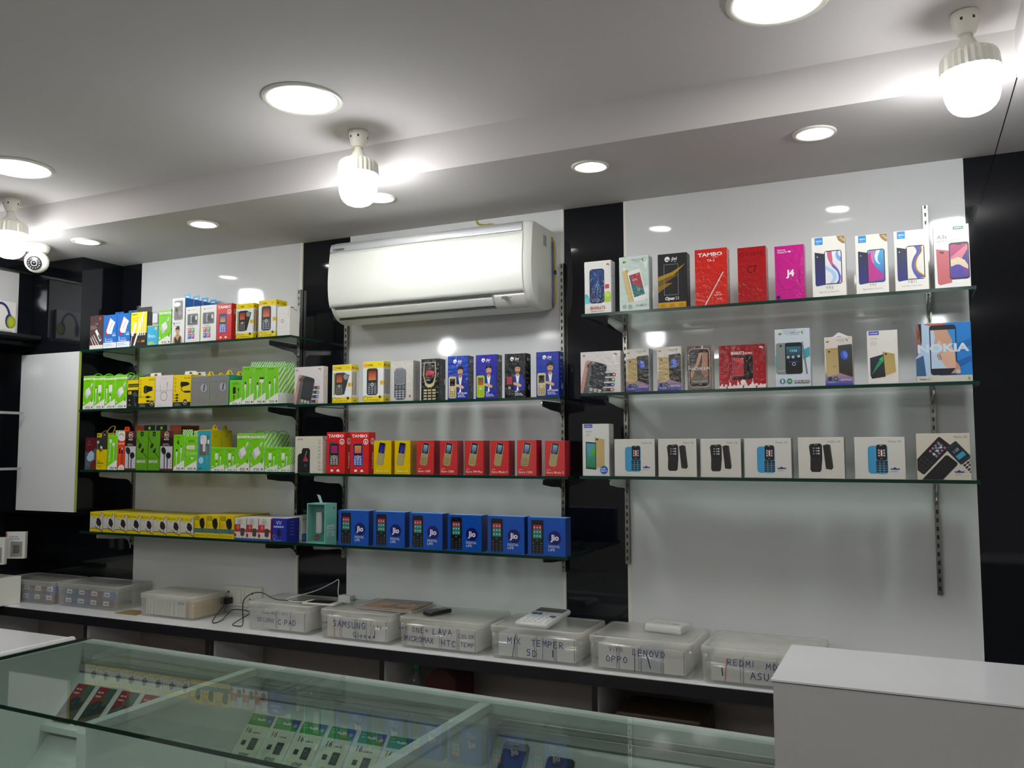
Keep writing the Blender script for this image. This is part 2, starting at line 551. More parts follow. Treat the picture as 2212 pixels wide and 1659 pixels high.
SHELF = {  # shelf: (x0, x1, z of its top, depth)
    'A1': (-3.509, -2.276, 2.066, 0.235),
    'A2': (-3.501, -2.268, 1.788, 0.235),
    'A3': (-3.481, -2.234, 1.510, 0.235),
    'A4': (-3.467, -2.293, 1.230, 0.235),
    'B2': (-2.271, -1.094, 1.781, 0.249),
    'B3': (-2.205, -1.065, 1.506, 0.249),
    'B4': (-2.248, -1.054, 1.238, 0.290),
    'C1': (-1.010, 0.186, 2.062, 0.247),
    'C2': (-1.017, 0.184, 1.789, 0.247),
    'C3': (-1.022, 0.176, 1.508, 0.247),
}
BOX = {  # key: (shelf, x0, x1, height, depth)
    'duo_cable': ('A1', -3.4532, -3.3641, 0.1580, 0.05),
    'blue_charger': ('A1', -3.3635, -3.2776, 0.1551, 0.05),
    'blue_charger2': ('A1', -3.2762, -3.1916, 0.1566, 0.05),
    'four_in_one': ('A1', -3.1887, -3.0879, 0.1557, 0.03),
    'quick_charge': ('A1', -3.0851, -3.0185, 0.0889, 0.05),
    'green_slim': ('A1', -3.0162, -2.9423, 0.1538, 0.05),
    'earphone_tall': ('A1', -2.9368, -2.8617, 0.2005, 0.16),
    'cable_window': ('A1', -2.8576, -2.7733, 0.1563, 0.05),
    'cable_window2': ('A1', -2.7693, -2.6800, 0.1566, 0.05),
    'red_keypad': ('A1', -2.6785, -2.5951, 0.1562, 0.045),
    'yellow_keypad': ('A1', -2.5710, -2.4780, 0.1494, 0.05),
    'yellow_keypad2': ('A1', -2.4498, -2.3582, 0.1553, 0.07),
    'white_plain': ('A1', -2.3507, -2.2846, 0.1215, 0.06),
    'green1': ('A2', -3.4843, -3.4138, 0.1558, 0.05),
    'green2': ('A2', -3.4123, -3.3426, 0.1531, 0.05),
    'green3': ('A2', -3.3414, -3.2742, 0.1504, 0.05),
    'green4': ('A2', -3.2724, -3.2010, 0.1520, 0.05),
    'car_black': ('A2', -3.1978, -3.1292, 0.1264, 0.05),
    'budi1': ('A2', -3.1278, -3.0274, 0.1380, 0.05),
    'usbc': ('A2', -3.0255, -2.9210, 0.1397, 0.05),
    'budi2': ('A2', -2.9191, -2.8158, 0.1383, 0.05),
    'grey1': ('A2', -2.8142, -2.7109, 0.1288, 0.06),
    'grey2': ('A2', -2.7083, -2.6041, 0.1302, 0.06),
    'green_adapter': ('A2', -2.5973, -2.5323, 0.1037, 0.05),
    'green_tall1': ('A2', -2.5306, -2.4669, 0.1582, 0.05),
    'green_tall2': ('A2', -2.4651, -2.4034, 0.1554, 0.05),
    'green_tall3': ('A2', -2.4017, -2.3375, 0.1527, 0.05),
    'maroon': ('A3', -3.4574, -3.3858, 0.1471, 0.06),
    'mk_yellow': ('A3', -3.3834, -3.3135, 0.1685, 0.04),
    'green_ear': ('A3', -3.3111, -3.2499, 0.1560, 0.04),
    'orange': ('A3', -3.2475, -3.2022, 0.1749, 0.03),
    'brown1': ('A3', -3.1999, -3.1332, 0.1743, 0.05),
    'green_ear2': ('A3', -3.1315, -3.0603, 0.1750, 0.04),
    'green_ear3': ('A3', -3.0580, -2.9879, 0.1742, 0.04),
    'brown2': ('A3', -2.9857, -2.9124, 0.1734, 0.05),
    'green_cable': ('A3', -2.9070, -2.8435, 0.1550, 0.05),
    'green_car': ('A3', -2.8413, -2.7719, 0.1498, 0.05),
    'teal_charger': ('A3', -2.7698, -2.6928, 0.1745, 0.13),
    'green_s1': ('A3', -2.6912, -2.6175, 0.0996, 0.05),
    'green_s2': ('A3', -2.6155, -2.5521, 0.0994, 0.05),
    'green_t1': ('A3', -2.5506, -2.4832, 0.1571, 0.05),
    'green_t2': ('A3', -2.4798, -2.4048, 0.1564, 0.09),
    'green_s3': ('A3', -2.4024, -2.3345, 0.1004, 0.05),
    'green_s4': ('A3', -2.3321, -2.2714, 0.1002, 0.06),
    'yw0': ('A4', -3.4095, -3.3288, 0.0892, 0.07),
    'yw1': ('A4', -3.3258, -3.2547, 0.0880, 0.07),
    'yw2': ('A4', -3.2524, -3.1755, 0.0860, 0.07),
    'yw3': ('A4', -3.1732, -3.0938, 0.0852, 0.07),
    'yw4': ('A4', -3.0918, -3.0173, 0.0845, 0.07),
    'yw5': ('A4', -3.0151, -2.9357, 0.0842, 0.07),
    'yw6': ('A4', -2.9335, -2.8581, 0.0832, 0.07),
    'yw7': ('A4', -2.8563, -2.7809, 0.0828, 0.07),
    'yt0': ('A4', -2.7759, -2.7081, 0.0929, 0.07),
    'yt1': ('A4', -2.7061, -2.6355, 0.0930, 0.07),
    'yt2': ('A4', -2.6335, -2.5562, 0.0942, 0.07),
    'st0': ('A4', -2.5532, -2.4915, 0.0890, 0.07),
    'st1': ('A4', -2.4890, -2.4288, 0.0891, 0.07),
    'st2': ('A4', -2.4263, -2.3641, 0.0901, 0.07),
    'vv': ('A4', -2.3565, -2.2836, 0.0932, 0.08),
    'x_wide': ('B2', -2.2444, -2.1021, 0.1499, 0.03),
    'tork1': ('B2', -2.0585, -1.9679, 0.1510, 0.05),
    'tork2': ('B2', -1.9133, -1.8195, 0.1571, 0.05),
    'grey_keypad': ('B2', -1.7878, -1.6865, 0.1537, 0.05),
    'black_gold': ('B2', -1.6521, -1.5757, 0.1553, 0.05),
    'jivi1': ('B2', -1.5385, -1.4539, 0.1604, 0.045),
    'jivi2': ('B2', -1.4227, -1.3373, 0.1594, 0.045),
    'jivi3': ('B2', -1.3066, -1.2241, 0.1584, 0.045),
    'jivi4': ('B2', -1.1838, -1.0974, 0.1586, 0.045),
    'lava': ('B3', -2.2355, -2.1007, 0.1464, 0.035),
    'tambo1': ('B3', -2.0811, -1.9940, 0.1614, 0.045),
    'tambo2': ('B3', -1.9688, -1.8833, 0.1602, 0.045),
    'yel1': ('B3', -1.8607, -1.7816, 0.1273, 0.05),
    'yel2': ('B3', -1.7666, -1.6975, 0.1266, 0.05),
    'red1': ('B3', -1.6693, -1.5960, 0.1260, 0.05),
    'red2': ('B3', -1.5714, -1.4982, 0.1254, 0.05),
    'red3': ('B3', -1.4681, -1.3906, 0.1247, 0.05),
    'red4': ('B3', -1.3647, -1.2899, 0.1240, 0.05),
    'red5': ('B3', -1.2591, -1.1848, 0.1250, 0.05),
    'red6': ('B3', -1.1527, -1.0779, 0.1227, 0.05),
    'dongle': ('B4', -2.1450, -2.0550, 0.1526, 0.07),
    'jio1': ('B4', -1.9905, -1.8531, 0.1315, 0.05),
    'jio2': ('B4', -1.8315, -1.6944, 0.1307, 0.05),
    'jio3': ('B4', -1.6742, -1.5349, 0.1302, 0.05),
    'jio4': ('B4', -1.5140, -1.3783, 0.1285, 0.05),
    'jio5': ('B4', -1.3547, -1.2130, 0.1291, 0.05),
    'jio6': ('B4', -1.2007, -1.0615, 0.1290, 0.05),
    'bharat': ('C1', -1.0012, -0.9056, 0.1814, 0.045),
    'vid_green': ('C1', -0.8762, -0.7729, 0.1850, 0.045),
    'opus': ('C1', -0.7426, -0.6452, 0.1821, 0.045),
    'ta3': ('C1', -0.6188, -0.5152, 0.1850, 0.045),
    'c7': ('C1', -0.4816, -0.3936, 0.1776, 0.045),
    'j4': ('C1', -0.3669, -0.2792, 0.1709, 0.045),
    'y93': ('C1', -0.2562, -0.1590, 0.1865, 0.045),
    'y91': ('C1', -0.1308, -0.0407, 0.1795, 0.045),
    'y81': ('C1', -0.0237, 0.0662, 0.1807, 0.045),
    'a3s': ('C1', 0.0821, 0.1746, 0.1839, 0.045),
    'x_wide2': ('C2', -1.0186, -0.8757, 0.1417, 0.045),
    'vid_gold1': ('C2', -0.8569, -0.7760, 0.1438, 0.045),
    'vid_gold2': ('C2', -0.7501, -0.6684, 0.1451, 0.045),
    'hands': ('C2', -0.6495, -0.5709, 0.1430, 0.045),
    'ultra': ('C2', -0.5475, -0.4020, 0.1393, 0.035),
    'vid_teal': ('C2', -0.3732, -0.2687, 0.1810, 0.045),
    'vid_gold3': ('C2', -0.2278, -0.1478, 0.1477, 0.045),
    'dual': ('C2', -0.1070, -0.0232, 0.1597, 0.045),
    'n21': ('C2', 0.0236, 0.1688, 0.1726, 0.045),
    'selfie': ('C3', -1.0139, -0.9189, 0.1762, 0.05),
    'n105a': ('C3', -0.9009, -0.7623, 0.1238, 0.05),
    'n106a': ('C3', -0.7507, -0.6248, 0.1237, 0.05),
    'n106b': ('C3', -0.6114, -0.4845, 0.1228, 0.05),
    'n105b': ('C3', -0.4740, -0.3324, 0.1233, 0.05),
    'n106c': ('C3', -0.3125, -0.1801, 0.1247, 0.05),
    'n105c': ('C3', -0.1518, -0.0140, 0.1243, 0.05),
    'n150': ('C3', 0.0157, 0.1546, 0.1334, 0.05),
}

# ------------------------------------------------------------------ pictures printed on cartons
def smart(w, h, body, scr, r=None, bez=0.05, top=0.06, bot=0.06):
    r = r if r is not None else w * 0.12
    return RR(0, 0, w, h, r, body) + RR(0, (bot - top) * h / 2, w * (1 - 2 * bez), h * (1 - top - bot), r * 0.7, scr)

def keypad_phone(w, h, body, scr, keys, face=None, nav='D8D8D8', sr=0.42):
    o = RR(0, 0, w, h, w * 0.2, body)
    if face:
        o += RR(0, h * 0.22, w * 0.84, h * 0.5, w * 0.12, face)
    o += R(-w * 0.34, h * 0.42 - h * sr * 0.85, w * 0.34, h * 0.40, scr)
    o += RR(0, -h * 0.10, w * 0.28, w * 0.24, w * 0.1, nav) + RR(0, -h * 0.10, w * 0.14, w * 0.12, w * 0.05, body)
    o += KEYS(0, -h * 0.10, 2, 2, w * 0.54, h * 0.055, w * 0.2, h * 0.022, keys)
    o += KEYS(0, -h * 0.31, 3, 4, w * 0.28, h * 0.075, w * 0.2, h * 0.04, keys)
    return o

def man(s, suit='1B2F8C', shirt='E8ECF2'):
    o = PG([(-16, -48), (-18, -18), (-12, -4), (0, 0), (13, -4), (19, -20), (17, -48)], suit)
    o += PG([(-5, -3), (5, -3), (1.2, -30), (4, -48), (-4, -48), (-1, -30)], shirt)
    o += PG([(-3.5, 4), (3.5, 4), (4, -4), (0, -8), (-4, -4)], 'B98A6A')
    o += EL(0, 10, 7.2, 9.5, 'C79A7C') + PG([(-7.6, 10), (-8.4, 18), (-3, 23), (4, 23.5), (8.4, 18), (7.6, 10), (6, 14), (0, 15.5), (-5.6, 14)], '1A1512')
    o += PG([(-4.6, 4.4), (4.6, 4.4), (3, 0.6), (-3, 0.6)], '6E5242') + EL(-2.8, 10.5, 1.2, .7, '201814') + EL(2.8, 10.5, 1.2, .7, '201814')
    o += EL(0, 4.6, 2.2, .6, 'A06058')
    o += PG([(-17, -24), (-4, -21), (12, -27), (16, -33), (10, -35), (-2, -30), (-15, -30)], suit)
    o += PG([(-14, -21), (-3, -22), (6, -25), (11, -29), (7, -33), (-3, -29), (-13, -26)], 'D3A587')
    return XF(o, 0, 0, 0, s)

def jivi_logo(x, y, s, c='F2F2F2', bg='0B2A9A'):
    return CI(x - 8.5 * s, y + 2.6 * s, 4.6 * s, c) + RR(x - 9 * s, y + 1.4 * s, 4.6 * s, 1.5 * s, .6 * s, bg) + PG([(x - 7.6 * s, y - 2.6 * s), (x - 6.2 * s, y + 1.8 * s), (x - 4.9 * s, y + 1.8 * s), (x - 6 * s, y - 2.8 * s)], bg) + TX('jivi', x - 1.5 * s, y, 6 * s, c, b=0.02, sh=0.15) + LINES(x + 3 * s, y - 3 * s, 6 * s, 1, 1, .7 * s, c)

def vlogo(x, y, s, c='3A3F46'):
    return TX('VIDEOCON', x, y, 2.6 * s, c, 'r', sh=0.1) + LINES(x - 13 * s, y - 2.8 * s, 13 * s, 1, 1, .9 * s, '777B80') + PG([(x + 1.5 * s, y + 4 * s), (x + 3.2 * s, y + 4 * s), (x + 4.6 * s, y), (x + 5.6 * s, y + 1.8 * s), (x + 4.2 * s, y - 2.4 * s), (x + 2.4 * s, y - 1.5 * s)], '3E8E4A') + PG([(x + 6 * s, y + 4.6 * s), (x + 7.6 * s, y + 5 * s), (x + 6.6 * s, y + 2.5 * s)], '2B5A2F')

def moto(x, y, s):
    return PG([(x - 3 * s, y - 2 * s), (x + 3 * s, y - 2 * s), (x + 3 * s, y + 2.5 * s), (x, y + 1 * s), (x - 2.4 * s, y + 1.8 * s)], '7FA02A') + PG([(x - 3 * s, y - 2 * s), (x - 1 * s, y + 1.5 * s), (x + .5 * s, y - 2 * s)], '2B3A12')

G = '74CC00'
def erd_base(W):
    return R(0, 0, W, 100, 'E9EAE2') + PG([(0, 9), (W, 30), (W, 100), (0, 100)], G) + TX('ERD', W * 0.56, 4.4, 4.2, '8A1F2B', 'c', b=0.03) + CI(W * 0.86, 6.3, 2.6, '5A2A2F') + PG([(W * .28, 4), (W * .33, 9), (W * .4, 9.5), (W * .34, 4)], '2A2A2A') + LINES(W * .3, 1.4, W * .6, 1, 1, 1, '999990')

def cube_charger(x, y, s):
    return XF(PG([(-9, 3), (4, 10), (11, -4), (-2, -12)], 'E4E6E2') + PG([(-9, 3), (-13, -6), (-5, -19), (-2, -12)], 'BFC4BE') + PG([(-2, -12), (-5, -19), (7, -11), (11, -4)], 'CDD1CB') + LN([(3, -13), (6, -11)], 1.1, '555555') + LN([(9, 8), (14, 18)], 4, 'DDE0DA') + LN([(8.5, 6), (9.5, 9)], 5, 'A9ACA6'), x, y, 0, s)

def plug_down(x, y, s, c='E6E8E2'):
    return XF(RR(0, 8, 13, 22, 2.5, c) + LN([(-3, 19), (-3, 22)], 1.2, '4A4A45') + LN([(3, 19), (3, 22)], 1.2, '4A4A45') + LN([(-3, -1), (3, -1)], 1, '555555') + R(-1.8, -12, 1.8, -6.5, '3A3A3A') + RR(0, -17, 5, 10, 1.5, c) + LN([(0, -21), (0, -33)], 1.8, c), x, y, 0, s)

def cable_usb(x, y, s, c='E3E7E0', L=45, head='2A2E2A', hw=5):
    return XF(R(-hw * .42, 3, hw * .42, 9, head) + PG([(-hw / 2, 3), (hw / 2, 3), (hw / 2, -6), (1, -14), (-1, -14), (-hw / 2, -6)], c) + LN([(0, -12), (0, -L)], 1.8, c), x, y, 0, s)

def cable_micro(x, y, s, c='E3E7E0', L=45):
    return XF(R(-1.4, 2, 1.4, 6, '3A3E3A') + RR(0, -4, 4.4, 13, 1.4, c) + LN([(0, -10), (0, -L)], 1.8, c), x, y, 0, s)

def bcl(W):
    return R(0, 88, W, 93.5, 'F0F0E8') + TX('BUSINESS', W * .08, 89.3, 2.9, 'A03A30', w=W * .46, b=.01) + TX('CLASS', W * .60, 89.3, 2.9, '3A3A3A', w=W * .30, b=.01) + LINES(W * .2, 83.5, W * .55, 1, 1, 1.3, '3F8A00')

def erd_cube(W):
    return erd_base(W) + bcl(W) + cube_charger(W * .47, 54, 1.2) + LINES(W * .06, 20, W * .16, 2, 3, 2, 'E5EFD8') + CL(EL(W * .85, 27, 4, 6, '55AE00'), 0, 0, W, 100)

def erd_plug(W, bc=True):
    o = erd_base(W) + (bcl(W) if bc else TX('MOBILE CHARGER', W / 2, 87, 3.6, '2F6A00', 'c', w=W * .66) + LINES(W * .35, 82, W * .3, 1, 1, 1.6, '3F8A00'))
    s = 1.1 if bc else 1.3
    o += plug_down(W * .42 if not bc else W * .55, 52, s)
    o += cable_micro(W * .72 if not bc else W * .2, 60, 1.1 if bc else 1.3, L=34)
    return CL(o, 0, 0, W, 100) + LINES(W * .08, 20, W * .14, 2, 4, 3, 'E5EFD8')

def erd_cable(W, kind=0):
    o = erd_base(W) + LINES(W * .15, 93, W * .65, 1, 1, 1.8, '2F6A00')
    if kind == 1:
        o += cable_usb(W * .3, 48, 1.1, L=40) + LN([(W * .65, 62), (W * .65, 18)], 1.8, 'E3E7E0') + R(W * .46, 66, W * .84, 71, '23282A') + PG([(W * .46, 66), (W * .84, 66), (W * .82, 59), (W * .68, 56), (W * .62, 56), (W * .48, 59)], 'E3E7E0')
    elif kind == 2:
        o += cable_usb(W * .3, 50, 1.1, L=44) + cable_micro(W * .7, 62, 1.2, L=46) + PG([(W * .3, 78), (W * .42, 90), (W * .5, 76), (W * .62, 88), (W * .5, 72)], '1C5A2A')
    else:
        o += cable_usb(W * .3, 50, 1.1, L=42) + cable_micro(W * .7, 66, 1.1, L=50)
    return CL(o, 0, 0, W, 100)

def erd_adapter(W):
    return CL(erd_base(W) + LINES(W * .25, 88, W * .6, 2, 5, 2, '2F6A00') + R(W * .28, 45, W * .52, 72, '10130F') + LN([(W * .4, 72), (W * .4, 80)], 1.5, '10130F') + LN([(W * .38, 26), (W * .38, 38)], 5, '10130F') + LN([(W * .38, 10), (W * .38, 26)], 1.4, '10130F') + LN([(W * .75, 58), (W * .75, 66)], 5, '10130F') + LN([(W * .75, 20), (W * .75, 60)], 1.4, '10130F'), 0, 0, W, 100)

def erd_ear(W):
    return CL(erd_base(W) + EL(W * .3, 84, 5, 6, 'D9DDD6', 20) + LN([(W * .28, 80), (W * .22, 25)], 1.6, 'DDE6D4') + EL(W * .62, 74, 6, 5, 'D9DDD6', -20) + EL(W * .8, 71, 3, 5, '8D8A7A') + LN([(W * .66, 70), (W * .64, 20)], 1.6, 'DDE6D4') + LINES(W * .15, 40, 1.5, 6, 3, 2, 'D6E8C0'), 0, 0, W, 100)

def erd_car(W):
    return CL(erd_base(W) + LINES(W * .3, 86, W * .6, 2, 4, 2, '2F6A00') + PG([(W * .12, 68), (W * .2, 73), (W * .85, 74), (W * .85, 61), (W * .2, 62)], 'DDDCCB') + R(W * .78, 61, W * .85, 74, 'C9C8B5') + LN([(W * .1, 55), (W * .9, 50)], 1, 'C8E6A8') + LN([(W * .1, 50), (W * .9, 49)], 1, 'C8E6A8') + LN([(W * .1, 45), (W * .9, 48)], 1, 'C8E6A8') + R(W * .45, 34, W * .53, 38, '2A2E2A') + RR(W * .62, 36, 10, 5, 1, 'DDE6D4'), 0, 0, W, 100)

def erd_side(W):
    return R(0, 0, W, 100, 'E9EAE2') + R(0, 30, W, 100, G) + STRIPES(0, 30, W, 100, 18, 'E6EBDD')

def a_duo(W):
    return R(0, 0, W, 12, 'D8D6D0') + R(0, 12, W, 100, '46302E') + CI(W * .74, 90, 6, '8E1726') + TX('C', W * .74, 87.5, 5, 'E8C8C8', 'c') + TX('DUO', W * .05, 73, 4, 'A6202E') + TX('2.1A', W * .4, 73, 4, 'D8CFC8') + LINES(W * .05, 68, W * .5, 3, 4, 1.6, 'A89A94') + LN([(W * .48, 54), (W * .8, 26)], 9, 'E6E4E0') + LN([(W * .66, 40), (W * .8, 29)], 5, '2B2F38') + LN([(W * .18, 38), (W * .62, 4)], 2.6, 'E6E2DA') + LN([(W * .08, 34), (W * .38, 4)], 2.6, 'E6E2DA') + LN([(W * .3, 42), (W * .8, 4)], 2.6, 'E6E2DA')

def a_blue2(W):
    return R(0, 0, W, 17, 'DCE2E8') + R(0, 17, W, 100, '0A67B8') + PG([(W * .16, 40), (W * .32, 34), (W * .42, 44), (W * .5, 90), (W * .46, 92), (W * .2, 60)], 'A22C36') + PG([(W * .22, 52), (W * .5, 90), (W * .88, 76), (W * .74, 62), (W * .62, 42), (W * .3, 44)], 'EDEFF0') + LN([(W * .45, 54), (W * .66, 76)], 1.4, '40505E') + TX('2', W * .14, 24, 8, 'EFF4F8', b=.02) + TX('PORT FAST', W * .32, 25.5, 3.2, 'EFF4F8', w=W * .38) + TX('CHARGER', W * .14, 18.5, 4.2, 'EFF4F8', w=W * .6, b=.01) + TX('2.1A', W * .7, 40, 5.5, 'EFF4F8', w=W * .2) + R(W * .68, 35.5, W * .94, 38.6, 'C9D6E2') + LINES(W * .1, 11, W * .7, 2, 4, 1.4, '8D97A2')

def a_remax(W):
    o = R(0, 0, W, 38, '26201E') + R(0, 38, W, 100, 'F2DC00') + TX('REMAX', W * .06, 91, 4, '2A2412', w=W * .36, b=.02) + TX('4in1 USB', W * .08, 80, 5, '8A7A10', w=W * .42) + TX('Car Charger', W * .08, 74, 3.4, '8A7A10', w=W * .4)
    o += LN([(W * .78, 98), (W * .24, 4)], 6, 'F4F2E8') + LN([(W * .30, 66), (W * .12, 34)], 9, 'F2F0E8') + LN([(W * .1, 34), (W * .02, 2)], 2, 'E8E4D8')
    for k in range(4):
        o += LN([(W * (.5 + .12 * k), 82), (W * (.52 + .12 * k), 34)], 2, 'F4F2E8') + LN([(W * (.52 + .12 * k), 40), (W * (.52 + .12 * k), 32)], 3.6, 'F4F2E8')
    return CL(o, 0, 0, W, 100) + TX('1.5A', W * .42, 11, 6, 'C22A20', w=W * .22, b=.02) + TX('2M', W * .68, 11, 6, 'D8C400', w=W * .2, b=.02)

def a_quick(W):
    return R(0, 0, W, 97, '35A9D2') + R(0, 97, W, 100, 'E8D83A') + CI(W * .78, 84, 8, 'DCD23A') + CI(W * .2, 48, 8, 'D8F0F6') + CI(W * .2, 48, 4.5, '35A9D2') + LINES(W * .34, 46, W * .5, 2, 7, 4, 'C8E8F2') + LINES(W * .1, 12, W * .7, 2, 8, 5, 'C8D84A')

def a_ear(W):
    o = R(0, 0, W, 100, 'E6E6E2') + RR(W * .5, 73, W * .74, 46, 5, 'C9CAC8') + RR(W * .5, 73, W * .66, 42, 4, '77746C') + EL(W * .38, 86, 10, 5, 'EFEFEF') + EL(W * .35, 74, 4, 5, '15171C') + EL(W * .62, 66, 5, 5, '8E8E8E') + LN([(W * .36, 70), (W * .5, 54)], 1, '24262A') + PG([(W * .12, 44), (W * .2, 47), (W * .24, 43), (W * .18, 41)], '2E3442') + LINES(W * .3, 43, W * .5, 1, 1, 3, 'B4B8BC') + LINES(W * .14, 38, W * .66, 1, 1, 1.4, '9DA0A4')
    o += CL(XF(PG([(-20, -40), (-16, -16), (-6, -6), (6, -6), (16, -14), (20, -40)], 'C29A70') + PG([(-10, -40), (-12, -12), (-5, -16), (0, -24), (5, -14), (12, -10), (12, -40)], '171717') + EL(0, 4, 7, 9, 'C79C74') + PG([(-4, -2), (4, -2), (5, -10), (-5, -10)], 'B98C66') + PG([(-7.6, 3), (-8.4, 12), (-2, 18), (6, 17), (8.2, 4), (5.5, 7.5), (-4, 8.5)], '16120F'), W * .48, 24, 0, .78), 1, 0.5, W - 1, 40)
    return o

def a_cable_win(W):
    o = R(0, 0, W, 100, 'E8E8E4') + RR(W * .5, 64, W * .76, 34, 4, 'B5B7B4') + RR(W * .5, 64, W * .68, 30, 3, '54565A') + R(W * .36, 54, W * .46, 76, 'A8AAAA') + RR(W * .58, 64, W * .3, 16, 3, '2B2D33') + RR(W * .74, 68, W * .12, 12, 3, 'D4D4D4') + PG([(W * .2, 90), (W * .25, 93), (W * .29, 90), (W * .25, 88)], '2E3442') + TX('CONNECT', W * .34, 89.5, 3.2, 'A5A8AA', w=W * .4)
    for i, c in enumerate(('3455A8', 'B0489C', 'C24C4C', '4FA03A')):
        x, y = W * (.2 + .24 * (i % 2)), 10 + 16 * (i // 2)
        o += R(x, y, x + W * .21, y + 14, c) + LINES(x + 2, y + 5, W * .13, 2, -4, 2, 'F0F0F0')
    return o + LINES(W * .25, 43, W * .45, 1, 1, 1.5, '888C90') + LINES(W * .1, 38, W * .75, 1, 1, 1.2, 'AAAAAA')

def a_tambo(W, body, scr, keys='D8DCE6', back=None):
    o = R(0, 0, W, 100, 'D01812') + TX('TAMBO', W * .08, 87.5, 7, 'F2EEEA', w=W * .84, b=.03)
    if back:
        o += RR(W * .3, 50, W * .36, 54, 4, back)
    o += XF(keypad_phone(28, 54, body, scr, keys, '101014'), W * .42, 46) + CI(W * .84, 77, 7, 'EFE6E0') + CI(W * .84, 77, 5, 'C22A20') + PG([(W * .84 - 2.4, 74), (W * .84, 81), (W * .84 + 2.4, 74)], 'EFE6E0')
    return o + TX('A1800', W * .38, 13, 2.6, 'E2736A') + R(W * .24, 5, W * .38, 10, 'F2EEEA') + PG([(W * .56, 5), (W * .56, 8), (W * .64, 11), (W * .72, 8), (W * .72, 5)], 'F2EEEA')

def s_tambo(W):
    return R(0, 0, W, 100, 'C01510') + CI(W * .55, 78, 8, 'EFE6E0') + CI(W * .55, 78, 5.6, 'B01510') + PG([(W * .55 - 3, 74), (W * .55, 83), (W * .55 + 3, 74)], 'EFE6E0') + TX('TAMBO', W * .68, 12, 5.4, 'EFE6E0', a=90, w=40, b=.02)

def a_tork(W, t='T11', flip=False):
    o = R(0, 0, W, 100, 'E4E5E6') + R(0, 84, W, 100, 'EBD400') + R(0, 0, W, 15, 'EBD400') + RR(W * .1, 91, 7, 6.4, 1.5, 'C2202C') + R(W * .1 - 1, 88.6, W * .1 + 1, 93.6, 'F4E8E0') + R(W * .1 - 2.4, 90.4, W * .1 + 2.4, 91.8, 'F4E8E0') + TX('TORK', W * .2, 88.6, 4.6, '23231A', w=W * .3, b=.02) + TX(t, W * .74, 88.6, 5, '6A6420', w=W * .16)
    if flip:
        o += RR(W * .12, 50, 5, 58, 2.5, '5F6A4A') + RR(W * .12, 50, 1.4, 54, 1, 'D8DC9A') + PG([(W * .5, 79), (W * .62, 79), (W * .9, 72), (W * .64, 22), (W * .5, 22)], '32322F') + CI(W * .72, 68, 8, '8E8E8A', 10) + XF(keypad_phone(26, 58, '34342F', ('C86A3A', '9A2A20'), '8A8A84'), W * .38, 50)
    else:
        o += XF(keypad_phone(32, 66, '2A2C30', ('D87838', '8A2418'), 'A0A4A8'), W * .46, 50)
    return o + R(W * .84, 42, W, 52, 'E0B400') + TX('Y', W * .92, 44.5, 5, '6A5410', 'c') + RING(W * .14, 9, 7, 1, '6A6420') + LINES(W * .3, 11, W * .24, 1, 1, 1.4, 'A8402A') + TX('12 LED Torch' if flip else '22 Indian Language', W * .3, 4, 3.2, '23231A', w=W * .5) + PG([(W * .76, 12), (W * .84, 17), (W * .92, 12), (W * .84, 8)], '3E3E3A')

def s_tork(W, n=4):
    o = R(0, 0, W, 100, 'DADBDC') + R(0, 84, W, 100, 'D8C300') + R(0, 0, W, 15, 'D8C300') + RR(W * .2, 91, 6, 6, 1.5, 'B2202C') + TX('TORK', W * .42, 89, 3.8, '23231A', w=W * .5, b=.02)
    for k in range(n):
        o += RR(W * (.2 + .2 * k), 51, 3, 62, 1.5, ('3A3C3E', '7E4A40', '101418', '4A5248')[k % 4])
    return o + R(0, 42, W * .15, 52, 'E0B400') + LINES(W * .4, 5, W * .3, 1, 1, 3, '23231A')

def a_jiofi(W):
    return R(0, 0, W, 100, 'E2E0DA') + RR(W * .42, 50, W * .5, 50, 6, 'B9B7B1') + RR(W * .42, 50, W * .5 - 1.4, 48.6, 5.4, 'E2E0DA') + RING(W * .42, 50, 6, 1.8, '6A6A68') + LINES(W * .85, 90, 1.6, 9, 3, 2, 'B06A60') + TX('JioFi', W * .1, 4, 3, 'A04040', a=90)

def a_carblack(W):
    return R(0, 0, W, 64, '1C1A18') + R(0, 64, W, 100, 'E0C800') + R(W * .08, 74, W, 86, '2A2418') + TX('CAR CHARGER', W * .12, 77, 4.6, 'D8C030', w=W * .82) + RR(W * .24, 54, W * .3, 11, 2, 'D0BA20') + LINES(W * .14, 52, W * .2, 1, 1, 3, '3A3410') + PG([(W * .45, 48), (W * .7, 60), (W * .96, 46), (W * .96, 40), (W * .6, 42)], '3E4E5A') + R(W * .6, 10, W * .76, 42, '2B3038') + R(W * .74, 6, W * .82, 16, '5A646C') + CI(W * .22, 28, 2.6, 'C8C8C8') + LINES(W * .12, 12, W * .3, 2, 4, 1.6, '9A8A30')

